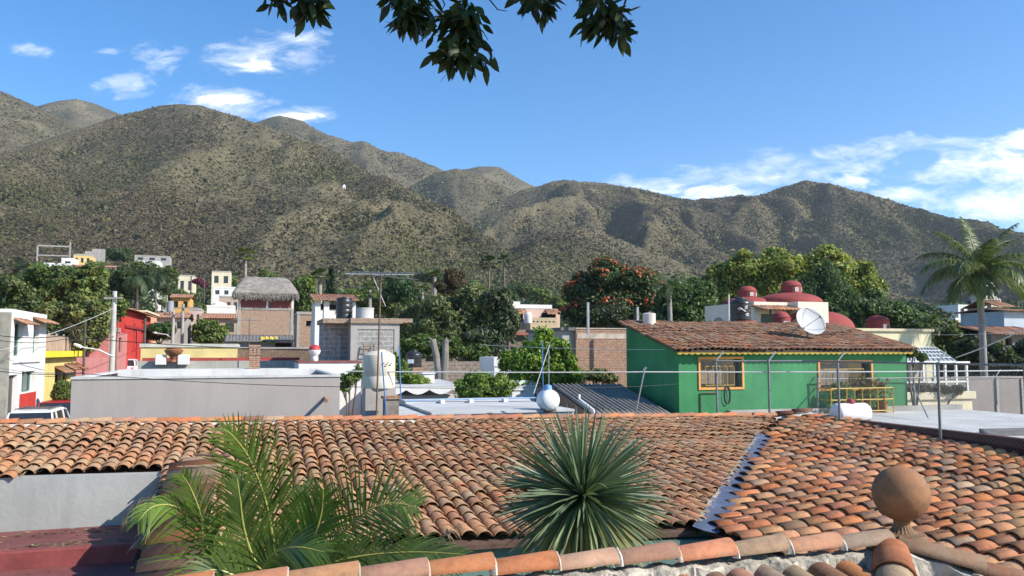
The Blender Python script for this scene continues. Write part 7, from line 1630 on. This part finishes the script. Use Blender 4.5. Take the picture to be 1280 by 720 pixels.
far_palm('left and shorter of the two thin tall palms', 611, 329, 12, 150, 26, leaf_mat('fan_leaf_dark', (.045,.075,.028)), .2, True, trunk_mat=plaster('palm_bark_dark', (.17,.13,.10)))
far_palm('right and taller of the two thin tall palms', 630, 325, 9, 155, 24, leaf_mat('fan_leaf_dark', (.045,.075,.028)), .2, True, trunk_mat=plaster('palm_bark_dark', (.17,.13,.10)))
far_palm('feathery palm beside the flame tree blossoms', 836, 356, 26, 66, 20, leaf_mat('feather_leaf_pale', (.085,.125,.055)), .2, False, 22)
far_palm('small bright palm right of the flame tree', 853, 345, 12, 74, 14, leaf_mat('feather_leaf_bright', (.10,.15,.04)), .16, False, 14)
# the big royal palm on the right
c = at(1224, 342, 38); g0 = gz(c.x,38)-.3; rp = thing('royal_palm', 'tall royal palm with smooth grey trunk at the right', 'palm tree', (c.x,38,g0), None)
mb = MB(); zc = c.z; mb.tube([(c.x,38,g0),(c.x,38,g0+(zc-g0)*.3),(c.x+.02,38,zc-3.2),(c.x,38,zc-1.6)], [.21,.17,.155,.145], 14); 
mb.build('trunk', plaster('royal_trunk', (.27,.25,.23), .9, .2, 2, .3, 8, .35), rp, smooth=True)
mb = MB(); mb.tube([(c.x,38,zc-1.62),(c.x,38,zc-1.1),(c.x,38,zc-.3),(c.x,38,zc+.3)], [.155,.17,.13,.06], 12); mb.build('crownshaft', simple('crownshaft_green', (.16,.22,.07), .4), rp, smooth=True)
FR = [(PI*1.02,.62,2.9,1.5),(PI*.96,.25,2.9,1.5),(PI*1.12,-.1,2.5,1.2),(PI*1.25,.55,2.6,1.6),(PI*.85,.85,2.7,1.3),(PI*1.55,.35,2.4,1.5),(PI*1.7,.75,2.6,1.5),(PI*1.98,.55,2.8,1.5),(PI*.08,.2,2.9,1.5),(PI*.2,.7,2.7,1.4),(PI*.35,.2,2.5,1.3),(PI*.62,.5,2.6,1.4),(PI*1.4,1.0,2.5,1.1),(PI*.05,1.05,2.6,1.0),(PI*.95,1.15,2.6,.8),(PI*.5,1.35,2.9,.45),(PI*1.9,1.25,2.7,.8),(PI*1.35,-.1,2.2,1.2),(PI*1.85,-.15,2.3,1.1)]
for k,(az,el,L,bd_) in enumerate(FR):
    pts = arc_frond((c.x,38,zc+.1), az+random.uniform(-.1,.1), el, L*1.08, bd_*1.15, 9); V,Fq,T = frond_np(pts, 74, .92, .030, 1.0, .8, np.ones(3)*random.uniform(.7,1.2), fold=.3, jitter=.18, segs=3)
    o = np_mesh('frond', V, Fq, M_ROYAL, rp, T); mb = MB(); mb.tube(pts, [.05,.045,.04,.036,.03,.026,.02,.016,.012,.006], 6); mb.build('rachis', simple('rachis_green', (.16,.18,.06), .5), o)
# ------------------------------------------------------------------ court palm (foreground)
cp = thing('areca_palm', 'clump of bright green feather palm fronds rising from the court', 'palm', (*at(345,740,7.2).to_2d(), 0))
M_AREC = leaf_mat('areca_leaf', (.105,.175,.034), trans=.28, rough=.35, spec=.5); M_ARECD = leaf_mat('areca_leaf_dark', (.075,.12,.028), trans=.25, rough=.4, spec=.5); M_DRY = leaf_mat('dry_frond', (.22,.15,.085), trans=.1)
M_RAC = simple('rachis_yellow', (.30,.30,.07), .45)
def pts_px(lst): return [at(*q) for q in lst]
fr_px = [  # rachis points (px, py, Y), leaflet length m, droop, material, sides, fold, up-vector hint
 ([(352,735,7.2),(262,701,7.0),(252,648,6.8),(238,610,6.7),(226,592,6.6)], 30, .42, .25, M_AREC, (1,-1), .2),
 ([(340,735,7.3),(285,690,7.1),(248,648,6.9),(215,632,6.7),(190,634,6.5),(172,652,6.3)], 34, .34, .7, M_AREC, (1,-1), .1),
 ([(350,735,7.4),(341,672,7.3),(331,622,7.2),(311,572,7.1),(291,545,7.0),(279,536,6.95)], 44, .50, .12, M_AREC, (1,-1), .25),
 ([(360,735,7.3),(392,700,7.2),(425,668,7.1),(458,639,7.0),(490,629,6.95),(522,634,6.9)], 44, .52, .10, M_AREC, (1,-1), .9),
 ([(365,738,7.0),(410,706,6.95),(460,694,6.9),(520,690,6.85),(580,693,6.8)], 40, .36, .35, M_ARECD, (1,-1), .8),
 ([(350,740,6.8),(372,705,6.7),(392,672,6.6),(402,640,6.55),(404,612,6.5)], 32, .40, .25, M_AREC, (1,-1), .3),
 ([(345,740,7.0),(318,700,6.9),(305,660,6.85),(300,622,6.8),(296,596,6.8)], 34, .40, .2, M_ARECD, (1,-1), .3),
 ([(340,740,6.6),(330,712,6.5),(345,690,6.4),(372,684,6.3),(405,690,6.25)], 30, .34, .35, M_AREC, (1,-1), .5),
 ([(335,742,6.7),(298,722,6.6),(268,712,6.5),(240,722,6.4)], 24, .34, .5, M_ARECD, (1,-1), .3),
 ([(355,740,7.5),(380,690,7.6),(388,650,7.7),(378,610,7.8)], 30, .42, .15, M_ARECD, (1,-1), .3),
]
for pl_, n, ll, dr, m_, sd_, fo in fr_px:
    ctl = pts_px(pl_); pts = []
    for i in range(len(ctl)-1):                       # Catmull-Rom through the control points
        p0,p1,p2,p3 = ctl[max(0,i-1)],ctl[i],ctl[i+1],ctl[min(len(ctl)-1,i+2)]
        for k in range(5):
            t = k/5; pts.append(.5*((2*p1)+(p2-p0)*t+(2*p0-5*p1+4*p2-p3)*t*t+(3*p1-p0-3*p2+p3)*t*t*t))
    pts.append(ctl[-1])
    V,Fq,T = frond_np(pts, int(n*1.1), ll*1.5, .0118, 1.2 if abs(fo-.9) < .01 else .78, dr*.7, np.array((1.05,1,.9))*random.uniform(.85,1.2), fold=.25, jitter=.06, start=.14, segs=4, up=(.15,-1,.35))
    dryt = RNG.random(len(T)) < .0; o = np_mesh('frond', V, Fq, m_, cp, T)
    mb = MB(); mb.tube(pts, list(np.linspace(.016,.003,len(pts))), 6); mb.build('rachis', M_RAC, o)
mb = MB()
for k in range(5):
    a = at(330+12*k, 760, 7.0+.15*(k%3)); mb.tube([(a.x+random.uniform(-.1,.1),a.y,0),(a.x,a.y,a.z)], [.05,.035], 8)
mb.build('stem', simple('cane_green', (.16,.18,.06), .5), cp, smooth=True)
# dry brown frond part (left) and dry tips (right)
pts = pts_px([(335,600,7.2),(318,575,7.2),(300,552,7.15),(285,546,7.1)]); V,Fq,T = frond_np(pts, 18, .24, .010, .8, .2, np.ones(3), sides=(-1,), segs=3); np_mesh('dry_frond', V, Fq, leaf_mat('dark_dry_frond', (.06,.045,.025), trans=.1), cp, T)
pts = pts_px([(520,692,7.4),(545,676,7.4),(560,664,7.4),(575,655,7.4)]); V,Fq,T = frond_np(pts, 18, .30, .010, .9, .8, np.ones(3)*1.1, segs=3, jitter=.3); np_mesh('dry_frond', V, Fq, M_DRY, cp, T)
pts = pts_px([(205,615,6.6),(178,622,6.5),(160,640,6.4),(155,655,6.35)]); V,Fq,T = frond_np(pts, 12, .16, .008, .8, .9, np.ones(3)*.9, segs=3, jitter=.25); np_mesh('dry_frond', V, Fq, M_DRY, cp, T)
# broad basal leaves
n = 46; bs_p = np.array([tuple(at(random.uniform(270,560), random.uniform(700,735), random.uniform(7.0,7.8))) for _ in range(n)])
ps = []
for b in bs_p: pts = arc_frond(b, random.uniform(0,2*PI), random.uniform(.6,1.4), random.uniform(.3,.5), 1.3, 5); ps.append(frond_np(pts, 9, .16, .012, .8, .3, np.ones(3)*random.uniform(.6,1.2), segs=2))
V,Fq,T = cat(ps); np_mesh('young_leaves', V, Fq, M_ARECD, cp, T)
# ------------------------------------------------------------------ rosette yucca
yc = at(728, 622, 8.0); yt = thing('rosette_yucca', 'spiky blue-green yucca with one big rosette standing in the court', 'yucca', (yc.x,yc.y,0))
mb = MB(); mb.tube([(yc.x,yc.y,0),(yc.x+.03,yc.y,yc.z*.5),(yc.x,yc.y,yc.z-.05)], [.14,.12,.09], 10); mb.build('trunk', M_BARK, yt, smooth=True)
V, Fq, T = [], [], []; b = 0; nl = 760
for k in range(nl):
    z = 1-1.86*((k+.5)/nl)**1.0; a = k*2.39996+random.uniform(-.25,.25); rr = math.sqrt(max(0,1-z*z)); d = Vector((rr*math.cos(a), rr*math.sin(a), z)).normalized()
    L = random.uniform(.78,.98)*(1.0 if z > -.2 else .92); w = random.uniform(.010,.0145); dr = (.04 if z > .5 else .10 if z > -.1 else .16)
    sd_ = d.cross(Vector((0,0,1))); sd_ = sd_.normalized() if sd_.length > .05 else Vector((1,0,0)); nn_ = sd_.cross(d)
    tw = random.gauss(0,.9); sd_ = sd_*math.cos(tw)+nn_*math.sin(tw); nn_ = sd_.cross(d)
    low = max(0,-z); col = np.array((.80+.75*low,.92+.5*low,1.0-.25*low))*random.uniform(.7,1.25)
    kink = random.uniform(.15,.5) if random.random() < .16 else 0
    dead = z < -.45 and random.random() < .35
    if dead: col = np.array((2.0,1.25,1.0))*random.uniform(.6,1)
    for j in range(7):
        u = j/6; p = yc+d*(.05+L*u)+Vector((0,0,-dr*L*u*u-kink*L*max(0,u-.55)**1.5)); ww = w*(.9+.5*math.sin(u*PI*.6))*(1-u**2.2)+.0008
        V += [tuple(p-sd_*ww+nn_*ww*.35), tuple(p+sd_*ww+nn_*ww*.35)]; T += [col,col]
    for j in range(6): Fq.append((b+2*j,b+2*j+1,b+2*j+3,b+2*j+2))
    b += 14
np_mesh('leaves', np.array(V), np.array(Fq), leaf_mat('yucca_leaf', (.185,.215,.115), trans=.15, rough=.45, spec=.4), yt, np.array(T))
# ------------------------------------------------------------------ overhanging boughs at the top
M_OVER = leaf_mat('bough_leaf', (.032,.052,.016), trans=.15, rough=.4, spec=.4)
ot = thing('overhanging_tree', 'tree above the camera with dark drooping leaf clusters hanging into the sky', 'tree', (-1.6, 3.2, 0))
M_TWIG = plaster('dark_twig', (.045,.036,.028), .9, .3, 6)
tb = Vector((-5.2, 1.6, 0)); BOUGH = [at(60,-150,5.3), at(250,-115,5.15), at(430,-80,5.05), at(600,-75,5.0), at(760,-95,5.05), at(900,-140,5.2)]
mb = MB(); mb.tube([tb, tb+Vector((.1,.1,3.2)), tb+Vector((.4,.6,6.4)), tb+Vector((1.0,1.8,8.6))]+BOUGH[:1], [.24,.2,.17,.12,.075], 10); mb.build('trunk', M_BARK, ot, smooth=True)
mb = MB(); mb.tube(BOUGH, [.075,.062,.05,.042,.03,.014], 9); mb.build('bough', M_BARK, ot, smooth=True)
def bough_at(px):
    best = min(((abs((a.lerp(b,t/6).x/a.lerp(b,t/6).y*1000+640)-px), a.lerp(b,t/6)) for a,b in zip(BOUGH[:-1],BOUGH[1:]) for t in range(7)), key=lambda q: q[0]); return best[1]
CL = [(347,-2,16,14,26,4.9),(388,6,22,20,60,4.9),(388,-14,18,12,25,5.0),(513,12,28,28,110,4.9),(500,-12,24,14,40,5.0),(576,48,36,42,190,4.8),(582,20,18,20,40,4.85),(672,4,25,16,55,4.9),(662,-18,24,10,30,5.0),(752,16,28,24,90,4.9),(742,-10,20,14,35,5.0),(772,34,18,16,36,4.85)]
for ci,(px,py,rx,ry,n,Y) in enumerate(CL):
    c = at(px,py,Y); rx_, rz_ = rx/1000*Y, ry/1000*Y
    V,Fq,T = [],[],[]; b = 0
    for k in range(int(n*1.35)):
        o3 = Vector((random.gauss(0,.36)*rx_, random.gauss(0,.36)*rx_, random.uniform(-.8,.9)*rz_)); base = c+o3; az = math.atan2(o3.y,o3.x)+random.uniform(-.9,.9); el = random.uniform(-1.45,-.35) if random.random() < .85 else random.uniform(-.3,.6)
        d = Vector((math.cos(az)*math.cos(el), math.sin(az)*math.cos(el), math.sin(el))); L = random.uniform(.075,.125); w = L*random.uniform(.18,.25); sd_ = d.cross(Vector((0,0,1))).normalized(); tw = random.uniform(-1.2,1.2); nn_ = sd_.cross(d); sd_ = sd_*math.cos(tw)+nn_*math.sin(tw); col = np.ones(3)*random.uniform(.6,1.5)
        for j,(u,q) in enumerate(((0,.1),(.25,.8),(.5,1.0),(.78,.6),(1,.02))):
            p = base+d*L*u+Vector((0,0,-.12*L*u*u)); V += [tuple(p-sd_*w*q),tuple(p+sd_*w*q)]; T += [col,col]
        for j in range(4): Fq.append((b+2*j,b+2*j+1,b+2*j+3,b+2*j+2))
        b += 10
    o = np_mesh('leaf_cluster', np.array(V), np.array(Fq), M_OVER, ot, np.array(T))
    bp = bough_at(px+random.uniform(-35,35)); mid = c.lerp(bp,.55)+Vector((random.uniform(-.08,.08),random.uniform(-.05,.05),.05))
    mb = MB(); mb.tube([c-Vector((0,0,rz_*.5)), c, c.lerp(mid,.5)+Vector((random.uniform(-.03,.03),0,0)), mid, bp], [.003,.005,.007,.010,.016], 6); mb.build('twig', M_TWIG, ot)
for a_,b_,c_ in (((548,-12),(556,6),(550,16)),((604,-10),(622,12),(634,14)),((590,28),(604,40),(610,50)),((565,30),(570,5),(568,-20))):
    mb = MB(); mb.tube([at(*a_,4.85), at(*b_,4.85), at(*c_,4.85)], [.006,.004,.002], 5); mb.build('twig', M_TWIG, ot)
# canopy above the frame that keeps the hanging leaves in shade
lob = [(.9,4.2,CZ+3.6,1.8,1.2,.5),(2.4,3.8,CZ+3.9,1.5,1.2,.6),(-.9,4.3,CZ+3.6,1.5,1.1,.45),(-2.4,4.2,CZ+3.7,1.5,1.2,.5),(-.2,3.2,CZ+4.3,2.4,1.4,.6)]
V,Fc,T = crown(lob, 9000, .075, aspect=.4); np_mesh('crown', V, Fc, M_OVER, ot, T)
